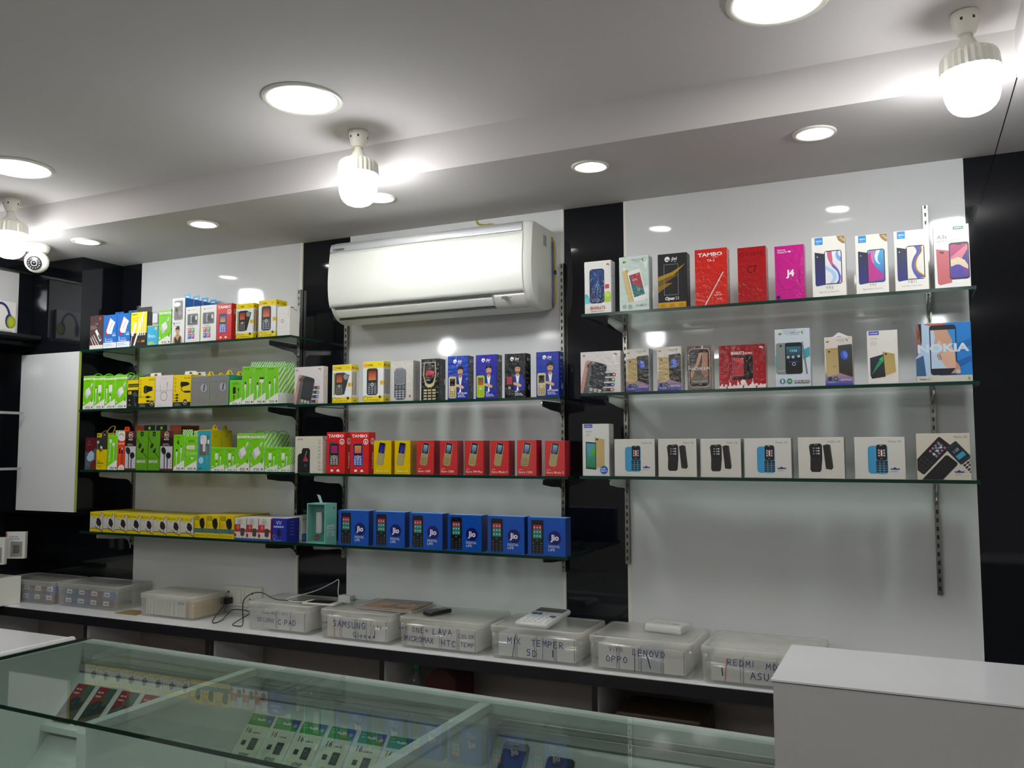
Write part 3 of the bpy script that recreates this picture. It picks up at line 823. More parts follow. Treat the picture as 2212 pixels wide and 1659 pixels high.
def a_budi(W, kind=0):
    o = R(0, 0, W, 14, '1E1C18') + R(0, 14, W, 100, 'E8CC00') + TX('budi', W * .95, 87, 6, '3A3410', 'r', w=W * .32)
    for k in range(4 if kind else 5):
        o += RING(W * .12, 88 - 12.5 * k, 4.6, .7, '8A7A10') + RR(W * .12, 88 - 12.5 * k, 3, 3, .8, '5A5010')
    if kind == 0:
        o += PG([(W * .32, 68), (W * .42, 72), (W * .6, 69), (W * .84, 66), (W * .92, 60), (W * .84, 54), (W * .6, 50), (W * .42, 44), (W * .32, 50)], '14160F') + EL(W * .42, 58, 3.4, 13.5, '3E8A2A') + EL(W * .39, 58, 3.2, 13, '14160F') + R(W * .84, 58, W * .91, 62, 'C8C8B8') + LN([(0, 34), (W * .45, 34)], 1, '14160F') + RR(W * .58, 34, 16, 7, 1.6, '14160F') + R(W * .7, 31.5, W * .8, 36.5, '8A8A80') + LN([(W * .5, 21), (W, 22)], 1, '14160F') + RR(W * .6, 21, 14, 5, 1.6, '14160F')
    else:
        o += PG([(W * .42, 72), (W * .5, 78), (W * .78, 77), (W * .92, 73), (W * .92, 68), (W * .78, 65), (W * .52, 62), (W * .43, 64)], '14160F') + EL(W * .47, 70, 4, 9, '1E2018') + LN([(W * .5, 62), (W * .46, 54), (W * .56, 48), (W * .68, 46), (W, 46)], 2.4, '14160F') + R(W * .64, 43, W * .98, 49, '14160F')
        for k in range(3):
            o += LN([(0, 37 - 9 * k), (W * .2, 37 - 9 * k)], 1, '14160F') + RR(W * .24, 37 - 9 * k, 9, 5.4, 1.2, '14160F') + LINES(W * .38, 36 - 9 * k, 4, 1, 1, 2, '9A8A10')
    o += CI(W * .7 if kind else W * .84, 14, 9.5, 'B8B4A0') + CI(W * .7 if kind else W * .84, 14, 8.2, '26241E') + R((W * .7 if kind else W * .84) - 5, 10, (W * .7 if kind else W * .84) + 5, 17, 'A8A490')
    return CL(o, 0, 0, W, 100) + LINES(W * .1, 9, W * .4, 3, 3, 1.3, 'A8A48A')

def a_usbc(W):
    o = R(0, 0, W, 100, 'DDD5D2') + TX('VERBE', W * .5, 88, 4, 'D0A8A0', 'c', w=W * .3) + RING(W * .5, 34, 15, 2.2, '8C8C8C', 28)
    return o + LN([(W * .36, 42), (W * .28, 60), (W * .28, 72)], 1.4, '9A9A9A') + LN([(W * .63, 42), (W * .68, 60), (W * .68, 72)], 1.4, '9A9A9A') + RR(W * .68, 73, 4.4, 13, 1, 'A8A8A8') + LINES(W * .12, 8, W * .34, 2, 3, 1.2, 'C8BEBA') + LN([(0, 52), (W, 51)], .8, '8A8480')

def a_grey(W):
    o = R(0, 0, W, 100, 'B8B43A') + R(1.6, 1.6, W - 1.6, 98.4, '7F7F81') + LINES(W * .16, 84, W * .28, 1, 1, 5, '5F9AA2') + LN([(W * .12, 62), (W * .18, 70), (W * .3, 71), (W * .4, 64), (W * .36, 50), (W * .12, 16), (W * .46, 15)], 1, '99974A') + LN([(W * .55, 14), (W * .56, 40), (W * .7, 26), (W * .84, 40), (W * .84, 14)], 1, '99974A') + CI(W * .7, 60, 14, 'A9AAAF') + RR(W * .72, 60, 5, 22, 1.5, '34363C', -12) + LN([(W * .72, 72), (W * .76, 80)], 1.2, '34363C')
    return o + LN([(0, 78), (W, 77)], .8, '6E6E60') + LN([(0, 24), (W, 24.5)], .8, '8E8A50')

def a_maroon(W):
    return R(0, 0, W, 100, '4C5660') + CL(CI(W * .36, 92, 38, '5E1520') + R(0, 62, 0.1, 62.1, '5E1520') + CI(W * .95, 8, 22, '66241E'), 0, 0, W, 100) + R(0, 96, W, 100, '4A1018') + LN([(W * .4, 86), (W * .33, 90)], 1.4, 'C8A8A8') + TX('ZINCY', W * .38, 76, 4.6, 'A86A70', 'c') + PG([(W * .18, 38), (W * .34, 52), (W * .6, 60), (W * .84, 50), (W * .82, 32), (W * .5, 26), (W * .26, 28)], '9DB4C8') + LINES(W * .15, 18, W * .3, 2, 4, 1.6, '7A8690')

def a_mk(W):
    return R(0, 0, W, 55, 'D6BC00') + R(0, 55, W, 100, '2E302E') + R(W * .03, 88, W * .46, 99, 'D6BC00') + TX('MX', W * .08, 90.5, 6.4, '1A1A16', w=W * .3, b=.03) + LINES(W * .64, 93, W * .24, 1, 1, 2.6, 'C8C8C0') + EL(W * .14, 75, 4.6, 4, 'C8B89A') + LN([(W * .1, 72), (W * .1, 55)], 1, 'A8A8A0') + EL(W * .46, 60, 4, 5, 'D0C8B0', 40) + EL(W * .4, 53, 5, 4.6, '5A4A2A', 50) + LN([(W * .54, 58), (W * .66, 50)], 1, '8A7A20') + LINES(W * .1, 23, W * .4, 1, 1, 2, '6A5A00') + TX('EARPHONE', W * .1, 16, 4.4, '3A3000', w=W * .58, b=.02) + LINES(W * .1, 9, W * .5, 1, 1, 1.6, '6A5A00')

def a_orange(W):
    return R(0, 0, W, 100, 'D8401A') + CL(EL(W * .5, 96, W * .75, 22, 'E4DCD8', 20), 0, 0, W, 100) + LN([(W * .2, 90), (W * .5, 94), (W * .8, 88)], 1.6, '3A2A28') + TX('1.2M USB', W * .1, 66, 4, 'F2E2DA', w=W * .8, b=.02) + LN([(W * .3, 6), (W * .3, 44)], 2.4, 'E85A34') + LN([(W * .3, 44), (W * .3, 54)], 5.4, '2E2220') + LN([(W * .64, 6), (W * .64, 46)], 2.4, '8A2410') + LN([(W * .64, 44), (W * .64, 54)], 6.4, '2E2220') + RR(W * .64, 55, 5, 6, 1, 'B8B0AA') + CL(EL(W * .6, 0, W * .5, 14, 'E8E0DA'), 0, 0, W, 100) + TX('Sale', W * .6, 3, 3.6, '4A3A38', 'c')

def a_brown(W):
    o = R(0, 0, W, 5, '6E2A22') + R(0, 5, W, 61, 'C4C4CA') + R(0, 61, W, 82, '1E1412') + R(0, 82, W, 100, '54281E') + CI(W * .5, 90, 8, 'C8BAB0') + CI(W * .5, 90, 6.4, '6E3A2C') + TX('MK', W * .5, 87.4, 5.4, 'D8CEC6', 'c', b=.02) + TX('MUZIK', W * .5, 76.5, 4, 'D8CEC6', 'c', w=W * .4, b=.02) + LINES(W * .2, 66, W * .6, 2, 3, 2, '9A8A84')
    return o + EL(W * .28, 50, 7.5, 10, '1C1C1E', 30) + LN([(W * .34, 42), (W * .36, 6)], 2.6, '1C1C1E') + EL(W * .68, 38, 8.5, 8, '1C1C1E', -20) + LN([(W * .6, 32), (W * .6, 6)], 2.8, '1C1C1E') + LINES(W * .84, 24, 3, 3, 7, 3, '8A6A60')

def a_gear(W):
    return CL(R(0, 0, W, 100, '5C9A16') + RR(W * .48, 92, 10, 12, 3, '182018') + TX('S', W * .48, 90, 4, 'C8E0A0', 'c') + LINES(W * .25, 82, W * .45, 1, 1, 1, '3A6A10') + LN([(W * .02, 84), (W * .3, 66)], 1.6, '141A10') + RR(W * .32, 62, 8, 14, 4, '1E221C', -30) + RR(W * .54, 50, 8, 13, 4, '1E221C', -30) + EL(W * .48, 54, 2.6, 3, '8A6A50') + LN([(W * .6, 45), (W, 30)], 1.6, '141A10') + TX('Stereo X2', W * .1, 29, 2.6, '1E3A0A') + TX('EARPHONE', W * .08, 19, 7, 'DDE6D0', w=W * .72, b=.02), 0, 0, W, 100)

def a_teal(W):
    return R(0, 0, W, 100, 'C8B82A') + R(1.2, 1.2, W, 98, '2E9CB0') + RR(W * .5, 62, W * .68, 48, 3, '1E6A78') + RR(W * .5, 62, W * .64, 46, 2.4, '6E6250') + RR(W * .44, 76, W * .46, 22, 5, 'DCDDE2') + RR(W * .5, 56, W * .2, 18, 3, 'D4D5DA') + R(W * .74, 66, W * .86, 76, 'E8E8E0') + TX('FAST', W * .36, 80, 2.6, '6A6A70', 'c') + CI(W * .3, 26, 8, 'A8D0D8') + LINES(W * .68, 58, 3, 14, 3, 2, '7AB8C4') + LINES(W * .1, 6, W * .4, 1, 1, 2, '16404A')

def a_yw(W):
    o = R(0, 0, W, 100, 'CBC8C0') + PG([(0, 76), (W * .72, 76), (W * .9, 100), (0, 100)], 'DCC800') + LN([(W * .76, 76), (W * .92, 99)], 3, '5A2A30') + RR(W * .14, 87, 9, 11, 2, '4A3A20') + RR(W * .14, 87, 4, 6, 1, 'DCC800') + TX('Ladley', W * .26, 84, 7.4, '6A5A10', w=W * .42, sh=.2) + LINES(W * .18, 70, W * .35, 1, 1, 2, '7A7A76')
    o += PG([(W * .55, 68), (W * .68, 72), (W * .84, 62), (W * .92, 44), (W * .84, 30), (W * .64, 30), (W * .5, 44)], '2C2624') + LN([(W * .78, 32), (W * .82, 18)], 4, '2C2624') + LN([(W * .42, 30), (W * .62, 18)], 3.6, '4A4240')
    return o + CL(EL(W * .34, -2, W * .72, 22, '4A3A10') + EL(W * .32, -5, W * .7, 22, 'D6BE00'), 0, 0, W, 100) + LINES(W * .08, 46, W * .3, 4, 6, 1.6, 'B0ADA6')

def a_yt(W):
    return R(0, 0, W, 100, 'DABF00') + R(0, 22, W, 42, '4A7078') + R(W * .06, 78, W * .4, 96, '3E3A18') + R(W * .09, 80, W * .37, 94, 'C0AA10') + TX('TARA', W * .23, 84, 5, '2A2610', 'c', w=W * .22) + PG([(W * .42, 76), (W * .56, 88), (W * .78, 88), (W * .86, 62), (W * .8, 44), (W * .6, 40), (W * .46, 54)], '171513') + LN([(W * .7, 42), (W * .74, 20)], 2, '2A2826') + TX('4.2A', W * .08, 58, 5, 'A05A10', w=W * .24) + LINES(W * .08, 50, W * .24, 1, 1, 2, 'A05A10') + TX('TRAVEL CHARGER', W * .1, 8, 5, '8A6A10', w=W * .78)

def a_st(W):
    return R(0, 0, W, 8, '2A4A9A') + R(0, 8, W, 100, 'D2CEC8') + TX('ST', W * .44, 80, 8, '3A2E2C', 'c', b=.03, sh=.15) + RING(W * .44, 84, 13, 1.2, '3A2E2C') + R(0, 36, W, 70, 'B03238') + PG([(0, 36), (0, 24), (W * .3, 36)], 'D2CEC8') + R(W * .5, 50, W, 70, 'D2CEC8') + R(W * .18, 50, W * .4, 66, 'C87A50') + R(0, 14, W * .14, 28, '7A1A24') + RR(W * .68, 36, W * .34, 36, 5, '4A4238') + LN([(W * .7, 20), (W * .7, 10)], 2.4, '4A4238') + LINES(W * .2, 74, W * .6, 1, 1, 2, '8A8480')

def a_vv(W):
    return R(0, 0, W, 100, '1E2C9C') + TX('VV', W * .46, 72, 17, 'D8DCEC', 'c', b=.01) + R(W * .1, 60, W * .8, 67, 'A8B4DC') + RR(W * .48, 38, 18, 28, 4, '0E1330', 10) + LN([(W * .5, 24), (W * .54, 10)], 3, '0E1330') + RING(W * .15, 20, 9, 1.4, 'A8B4DC') + LINES(W * .08, 5, W * .78, 1, 1, 2, 'A8B4DC')

def s_kte(W):
    return R(0, 26, W, 100, 'D0CCC2') + R(0, 0, W, 26, '2A6AA8') + R(0, 0, W, 5, 'B06A2A') + TX('KTE', W * .12, 80, 9, '5A3A34', w=W * .6, b=.02) + LINES(W * .12, 70, W * .6, 5, 9, 2, '8A847C') + PG([(W * .5, 50), (W * .7, 58), (W * .7, 42)], '3A3A3A')

def a_xwide(W):
    o = R(0, 0, W, 100, 'D8D2D0') + RR(W * .09, 91, 5, 5, .6, '9A8078') + PG([(W * .8, 92), (W * .86, 95), (W * .92, 93), (W * .92, 88), (W * .88, 91)], 'A07A72')
    p = XF(RR(0, 0, 40, 108, 8, 'C08E86'), 22, 24, -12) + XF(RR(0, 0, 40, 108, 8, '5E605C'), 31, 21, -12) + RR(19, 66, 4, 9, 2, '1E1E20', -12) + RR(30, 64, 4, 9, 2, '1E1E20', -12)
    p += XF(RR(0, 0, 36, 94, 7, '2B2D2F') + R(-15, -8, 15, 36, '35383A') + R(-18, -47, 18, -14, '66665E') + KEYS(0, -17, 3, 1, 11, 1, 8, 3, 'C8C8C0') + KEYS(0, -28, 3, 3, 11, 7, 7, 3.4, 'C4C4BC') + RING(0, 18, 6, .7, '4A4E50'), 41, 25, -12, 1.0)
    o += CL(p, 0, 0, W, 100) + TX('X512', W * .66, 51, 2.8, '5A5654')
    for k, c in enumerate(('A84A4A', '3E8A58', '3A62A8', 'B0784A')):
        x = W * (.84 - .018 * k)
        o += PG([(W * (.62 - .03 * k), 39 - 12 * k), (x, 39 - 12 * k), (x, 47 - 12 * k), (W * (.63 - .03 * k), 47 - 12 * k)], '34363A') + CI(x, 43 - 12 * k, 4.6, c) + CI(x, 43 - 12 * k, 2, 'E0D8D4') + LINES(W * (.67 - .03 * k), 43.4 - 12 * k, 8, 2, 3, 1.2, '9A9A9A')
    return o

def a_grey_kp(W):
    o = R(0, 0, W, 100, 'BCB8AE') + R(2, 2, W - 2, 98, 'C6C3BA')
    return o + XF(RR(2, -1, 32, 78, 9, '8A8A90') + RR(0, 0, 32, 78, 9, '3E424A') + RR(0, 18, 25, 38, 3, '83868A') + RR(0, 18, 27, 40, 3, '9DA0A2') + RR(0, 18, 24, 37, 2, '73777A') + KEYS(0, -8, 3, 1, 10, 1, 7, 8, '6E737A') + KEYS(0, -26, 3, 4, 9.6, 5.6, 7, 3.6, 'A9ACB2'), W * .42, 43) + CI(W * .86, 12, 3, '9A5A48')

def a_bgold(W):
    o = R(0, 0, W, 100, '1B1D20') + XF(PG([(-16, 42), (16, 42), (18, 10), (12, -14), (4, -20), (0, -14), (-4, -20), (-12, -14), (-18, 10)], 'B5A874') + PG([(-14, 40), (14, 40), (15, 8), (9, -8), (0, -12), (-9, -8), (-15, 8)], '16181B') + R(-12, 2, 12, 34, ('2A1418', '3A3438')) + PG([(-12, 6), (-10, 20), (2, 24), (12, 18), (12, 8), (2, 10)], 'A83444') + EL(0, -15, 5, 4, 'C8BA84') + KEYS(0, -36, 3, 4, 12, 7, 9, 4, 'C0B280'), W * .48, 50)
    return o + LINES(W * .3, 26 + 22, W * .3, 1, 1, 1.6, 'D8D8D8')

def s_bgold(W):
    o = R(0, 0, W, 100, '17191B')
    for k in range(5):
        o += R(W * .15, 14 + 15 * k, W * .45, 25 + 15 * k, '4E4C3A')
    return o + R(W * .75, 38, W * .95, 52, 'C8CCD0')

def a_jivi(W, bg, body, scr, keys, title):
    o = R(0, 0, W, 100, bg) + jivi_logo(W * .52, 85, 1.0, bg=bg if isinstance(bg, str) else bg[1])
    o += CL(XF(man(1.0), W * .62, 55, 0, .95), W * .2, 16, W * .99, 100)
    o += XF(keypad_phone(20, 50, body, scr, keys), W * .24, 28 if title != 'N5' else 28)
    o += TX(title, W * .5, 12, 4, 'F0F2F6', b=.01, w=W * (.46 if len(title) > 4 else .12)) + LINES(W * .5, 8.6, W * .42, 2, 3.4, 1.6, 'D0D6E2')
    return o

def s_jivi(W, c='2A3050'):
    return R(0, 0, W, 100, c) + CI(W * .4, 87, 4, 'A8ACB8') + LINES(W * .6, 85, W * .3, 1, 1, 4, 'A8ACB8') + LINES(W * .25, 66, W * .4, 5, 11, 1.6, '7A809A') + R(W * .5, 18, W * .75, 30, '8A90A8')

def a_lava(W):
    o = R(0, 0, W, 100, 'D2CDBC') + TX('LAVA', W * .08, 90, 4.4, '5A2A2A', w=W * .2, b=.02)
    o += PG([(W * .1, 0), (W * .1, 46), (W * .14, 52), (W * .24, 54), (W * .25, 62), (W * .29, 68), (W * .5, 68), (W * .55, 63), (W * .55, 0)], '141416')
    o += PG([(W * .3, 34), (W * .42, 62), (W * .46, 60), (W * .4, 46), (W * .5, 32)], '6E6E70') + PG([(W * .3, 32), (W * .37, 52), (W * .4, 44), (W * .42, 32)], 'B0243A') + LN([(W * .36, 18), (W * .36, 24)], 1.2, '8A8A8A') + LN([(W * .42, 18), (W * .42, 24)], 1.2, '8A8A8A')
    return o + TX('prime', W * .93, 8, 12, 'A8A496', a=90, w=84)

def gphone(kind=0):
    g = 'A99C6C'
    o = PG([(-12, -46), (12, -44), (17, -30), (19, 44), (12, 50), (-10, 50), (-17, 40), (-17, -38)], g) if 0 else RR(2.6, 0, 31, 92, 9, '8A7E54') + RR(0, 0, 31, 92, 9, g) + RR(0, 24, 27, 42, 4, '16191F') + R(-9.5, 8, 9.5, 38, ('2A4A8A', '9AB6C8') if kind != 9 else ('3A3AB0', '2A2A50')) + LINES(-6, 5, 12, 1, 1, 1.4, 'B8B8B8')
    if kind == 9:
        return o
    o += RING(0, -8, 4, .8, '6E6440')
    if kind == 0:
        for k in range(4):
            o += LN([(-12, -15 - 7.5 * k), (0, -18 - 7.5 * k), (12, -15 - 7.5 * k)], 2, '5E5434')
    elif kind == 1:
        o += KEYS(0, -27, 3, 4, 9, 6.5, 5, 2.6, '6A6040')
    else:
        o += KEYS(0, -27, 3, 4, 9, 6.5, 4, 1.4, '8A7E58')
    return o

def a_guru(W, t, kind=0):
    return R(0, 0, W, 100, 'C83434') + XF(gphone(kind), W * .46, 60, -10, .72) + LINES(W * .1, 16.6, W * .26, 1, 1, 1.8, 'E8B0AC') + TX(t, W * .08, 7.5, 6, 'F0D8D4', w=W * (.72 if len(t) < 10 else .86), b=.015)

def a_metro(W):
    return R(0, 0, W, 100, 'DDBA00') + XF(gphone(9), W * .42, 60, -9, .74) + LINES(W * .16, 16.6, W * .24, 1, 1, 1.8, 'EED86A') + TX('Metro 313', W * .16, 7, 6, 'F0E0A0', w=W * .68, b=.015)

def s_plain(c, c2, n=5):
    return lambda W: R(0, 0, W, 100, c) + LINES(W * .3, 84, W * .35, n, 14, 1.6, c2)

def s_box_brand(c, c2):
    return lambda W: R(0, 0, W, 100, c) + LINES(W * .4, 88, W * .45, 1, 1, 3, c2) + R(W * .06, 94, W * .4, 97, '6A1A1A')

def a_jio(W):
    o = R(0, 0, W, 100, '0B4FB0')
    for i in range(6):
        for j in range(12):
            if (j < 3 or j > 8):
                o2 = (i * 7 + j * 11) % 3
                y = 96 - j * 7.4 if j < 3 else 7 + (j - 9) * 6.5
                o += CI(W * (.55 + .075 * i + (j % 2) * .03), y, .7 if o2 else 1.0, ('5A94E0', '0A2E7A', '3A78D0')[o2], 5) if (i + j) % 2 else []
    o += RR(W * .26, 49, W * .32, 88, 3, '17171A') + R(W * .145, 45, W * .375, 80, ('1E8A78', '2A6E74')) + R(W * .145, 68, W * .375, 80, 'A83444')
    o += KEYS(W * .26, 62, 3, 3, W * .075, 11, 3.2, 3.2, 'E8E4D8') + TX('Jio', W * .26, 38.6, 3.4, 'A8A8AA', 'c') + KEYS(W * .26, 32, 2, 1, W * .22, 1, 4, 1.2, 'A8A8A8') + KEYS(W * .26, 16, 3, 4, W * .1, 6, 4.4, 1.6, '6E6E72')
    return o + CI(W * .72, 48, 18, '13126A', 32) + TX('Jio', W * .72, 41.5, 14.5, 'EDEDF2', 'c', b=.035) + TX('DIGITAL', W * .555, 22, 6.4, 'D8E2F2', w=W * .3, b=.01) + TX('LIFE', W * .555, 13.4, 6.4, 'D8E2F2', w=W * .165, b=.01)

def a_bharat(W):
    return R(0, 0, W, 100, 'DEDEDA') + EL(W * .06, 30, 5, 8, '4FB0C0') + R(0, 19, W * .2, 30, '6FC4D0') + R(W * .7, 20, W, 36, 'A8C83A') + EL(W * .88, 36, 6, 5, 'B8D44A') + RR(W * .47, 52, W * .56, 66, 6, '14203C') + RR(W * .47, 52, W * .5, 62, 5, ('1C2C50', '24457E')) + LN([(W * .5, 62), (W * .44, 50), (W * .52, 50), (W * .46, 36)], 1, '6AA0E0') + RING(W * .48, 50, 5, .6, '5A8AD0') + RING(W * .47, 71, 3, .6, '5A8AD0') + LINES(W * .28, 26, W * .38, 2, 3, 1.4, '6A88B8') + R(W * .77, 46, W * .93, 54, 'C8443A') + PG([(W * .82, 91), (W * .86, 94), (W * .93, 93), (W * .95, 89), (W * .9, 91)], 'B05048') + TX('BHARAT5', W * .22, 7.4, 6, 'B03A2E', w=W * .56, b=.02) + TX('Infinity Edition', W * .24, 3, 2.4, '3A3A3A', w=W * .5)

def a_vgreen(W):
    o = R(0, 0, W, 100, 'BFD0C8') + PG([(W * .82, 86), (W * .98, 92), (W * .9, 74)], 'DDE6E2') + PG([(W * .16, 82), (W * .3, 70), (W * .1, 68)], 'DDE6E2') + PG([(W * .7, 40), (W * .98, 44), (W * .98, 20), (W * .8, 24)], 'D6E0DC') + moto(W * .18, 91, 1) + vlogo(W * .74, 92, .95)
    o += XF(RR(0, 0, 12, 60, 3, 'B89C5A') + RR(-2, 0, 7, 60, 3, 'CDB478'), W * .31, 46, 12) + XF(RR(0, 0, 25, 58, 4, 'E2E4E2') + R(-10.4, -20, 10.4, 22, ('1E6A60', '24506A')) + PG([(-10.4, 22), (10.4, 22), (10.4, -6), (0, 0), (-5, 2)], 'A0343E') + TX('6:55', -1, 10, 4, 'E8C8C8', 'c') + RING(1, -9, 2.6, .6, 'D8E0E0'), W * .6, 46, 13)
    return o + CI(W * .17, 8, 4, '8FA098') + CI(W * .36, 8, 4, '8FA098') + TX('CUBE 3', W * .55, 7, 4, '4A5854', w=W * .34, sh=.2)

def a_opus(W):
    o = R(0, 0, W, 100, '121214') + jivi_logo(W * .5, 87, 1.05, bg='121214')
    o += CL(PG([(0, 58), (W * .5, 66), (W * .96, 80), (W * .6, 62), (0, 40)], 'A88412') + PG([(0, 50), (W * .4, 58), (W * .76, 62), (W * .3, 48), (0, 36)], '6E560C') + PG([(0, 40), (W * .3, 46), (W * .52, 46), (W * .2, 36), (0, 28)], '8A6A0A'), 0, 0, W, 100)
    o += LN([(W * .22, 80), (W * .22, 24), (W * .7, 24), (W * .7, 80), (W * .22, 80)], .8, '8E8E90')
    return o + TX('Opus', W * .24, 15, 5.6, 'F0F0F0', w=W * .32, b=.04, sh=.15) + TX('S3', W * .6, 15, 5.4, 'E0E0E0') + R(0, 0, W * .96, 10.5, 'D09A12') + LINES(W * .08, 6, W * .22, 2, 3, 1.2, '6A4A0A') + LINES(W * .4, 6, W * .22, 2, 3, 1.2, '6A4A0A') + LINES(W * .72, 6, W * .2, 2, 3, 1.2, '6A4A0A')

def a_ta3(W):
    return R(0, 0, W, 100, 'D2291F') + TX('TAMBO', W * .1, 87, 6, 'F4EAE6', w=W * .76, b=.03) + LINES(W * .56, 84, W * .22, 1, 1, 1.2, 'EAB4AE') + TX('TA-3', W * .5, 77, 4.6, 'F4EAE6', 'c') + LN([(W * .3, 2), (W * .87, 58)], 2.2, '6E1A16') + LN([(W * .31, 1), (W * .88, 57)], 2, 'EAC8BC') + TX('FULL', W * .72, 20, 2.6, 'F0D8D0', 'c') + TX('DISPLAY', W * .72, 16, 2.6, 'F0D8D0', 'c') + TX('16GB', W * .76, 9, 2.6, 'F0D8D0', 'c')

def a_c7(W):
    return R(0, 0, W, 100, 'A81A1E') + TX('GOME', W * .06, 83, 8, '7A1216', w=W * .88) + TX('C7', W * .5, 53, 13, '4A0C0E', 'c', w=W * .34)

def a_j4(W):
    o = R(0, 0, W, 100, 'C21F86')
    for k in range(14):
        t0, t1 = radians(170 + 15 * k), radians(185 + 15 * k)
        o += LN([(W * .47 + 19 * cos(t0), 44 + 26 * sin(t0)), (W * .47 + 19 * cos(t1), 44 + 26 * sin(t1))], 1.2, '9E186C')
    return o + TX('Samsung', W * .1, 91, 2.8, 'F0D8E8', b=.02) + TX('Galaxy J4', W * .1, 86.6, 3.2, 'F0D8E8', w=W * .32, b=.02) + R(W * .46, 87, W * .56, 89.6, 'F0D8E8') + TX('J4', W * .52, 43, 11, 'F6EAF2', 'c', b=.05) + CI(W * .1, 5, 3.6, '1E2A5A')

def clipscr(o):
    return CL(o, -12.2, -26.5, 12.2, 26.5)

def swirl(w, h, a, b, c, d):
    o = R(-w / 2, -h / 2, w / 2, h / 2, a)
    L = [(-.12, .5), (.0, .3), (-.02, .05), (.1, -.15), (.1, -.35), (-.05, -.5)]
    Rr = [(-.3, .5), (-.28, .3), (-.15, .05), (-.02, -.15), (-.1, -.35), (-.2, -.5)]
    o += PG([(x * w, y * h) for x, y in L] + [(x * w, y * h) for x, y in Rr[::-1]], b)
    o += PG([(x * w + w * .02, y * h) for x, y in L] + [((x + .3) * w, y * h) for x, y in ((.05, -.5), (.12, -.3), (.16, -.12), (-.1, .1), (-.2, .25), (-.34, .5))], c)
    o += PG([(.5 * w, .5 * h), (.5 * w, -.05 * h), (.2 * w, .12 * h), (.05 * w, .3 * h), (.12 * w, .5 * h)], d)
    return o

def two_phone(W, back, scr, y=48, w=27, h=56, ang=5):
    return XF(PG([(-13, 28), (3, 24), (3, -27), (-11, -29), (-13, -26)], back) + CI(-9, 20, 1, 'C8C8C8'), W * .34, y) + XF(RR(0, 0, w, h, 3.6, '24262B'), W * .63, y + 1) + XF(scr, W * .63, y + 1)

def a_vivo(W, name, scr, tab=True, y=46):
    o = R(0, 0, W, 100, 'E6E4DC') + R(W * .1, 87, W * .34, 99, '1E88CE') + TX('VIVO', W * .22, 91.4, 3.2, 'EAF4FA', 'c', w=W * .18, b=.01) + LINES(W * .15, 89, W * .14, 1, 1, .8, 'A8D0EA')
    if tab:
        o += PG([(W * .74, 100), (W * .8, 92), (W * .9, 87), (W, 85), (W, 100)], '9A7B4A') + TX('64GB' if name == 'Y93' else '32GB', W * .84, 96, 2.6, 'EDE4D0', a=-45)
    return o + two_phone(W, ('2A2F78', '23282E'), scr, y) + TX(name, W * .5, 12, 5.4, '8A8A88', 'c') + TX('Bigger Memory. Enjoy More' if name == 'Y93' else ('Bigger Battery. More Fun' if name == 'Y91' else 'See More Than Ever'), W * .5, 7, 2.2, '8A8A86', 'c', w=W * .6)

def a_a3s(W):
    scr = RR(0, 0, 25, 53, 3, ('4A3C9A', 'C0406E')) + PG([(-12, 6), (12, 26), (12, -4), (2, 2), (-12, -4)], 'D07A86') + PG([(12, 18), (12, -10), (4, 4)], '4A4088') + PG([(-12, 2), (-2, 6), (8, 0), (12, -8), (12, -14), (2, -8), (-12, -8)], 'D8C8A8') + CI(-3, -15, 9.2, '4A3C9A') + R(-4, 25, 4, 27, '24262B')
    return R(0, 0, W, 100, 'E6E6E2') + R(W * .56, 92, W * .84, 97, '3E8A5A') + TX('OPPO', W * .7, 93.2, 2.6, 'E8F4EA', 'c', w=W * .22, b=.02) + TX('A3s', W * .1, 79, 6.4, '6A6A6C') + TX('Bigger Battery · Dual Camera', W * .1, 74.5, 2, '7A7A7A', w=W * .62) + XF(PG([(-17, 26), (3, 22), (4, -29), (-13, -32), (-16, -29)], 'BE6064') + PG([(-12, 22), (-6, 21), (-6, 18), (-12, 19)], '3A2426'), W * .4, 37) + XF(RR(0, 0, 28, 59, 4, '2E3036') + scr, W * .7, 42, 0)

def a_vgold(W):
    o = R(0, 0, W, 100, 'CFC6BE') + R(0, 10, W, 55, ('C09A72', 'CFC6BE')) + R(0, 0, W, 26, ('2A3A9A', 'B08890')) + moto(W * .12, 91, 1) + vlogo(W * .76, 92, .9)
    return o + XF(PG([(-26, 26), (-2, 28), (-2, -26), (-22, -32), (-24, -28)], ('B8A470', 'A89058')) + CI(-19, 20, 2, '2A2420') + LN([(-12, -12), (-4, -10)], .8, '5A4A2A') + PG([(-2, 32), (24, 34), (26, 30), (26, -34), (-1, -24)], ('2A2410', '3A4040')) + EL(10, 12, 7, 10, '3450B8', 15) + EL(12, 13, 4, 7, '5A78D8', 15), W * .52, 50) + CI(W * .18, 14, 4.6, '1E3A6A') + CI(W * .38, 14, 4.6, '1E4A6A') + CI(W * .38, 14, 2.4, '5AA83A') + LINES(W * .1, 6, W * .36, 1, 1, 1.4, 'A8B4DC') + TX('KRYPTON', W * .56, 9, 4, 'D8DCEC', w=W * .38, b=.01)

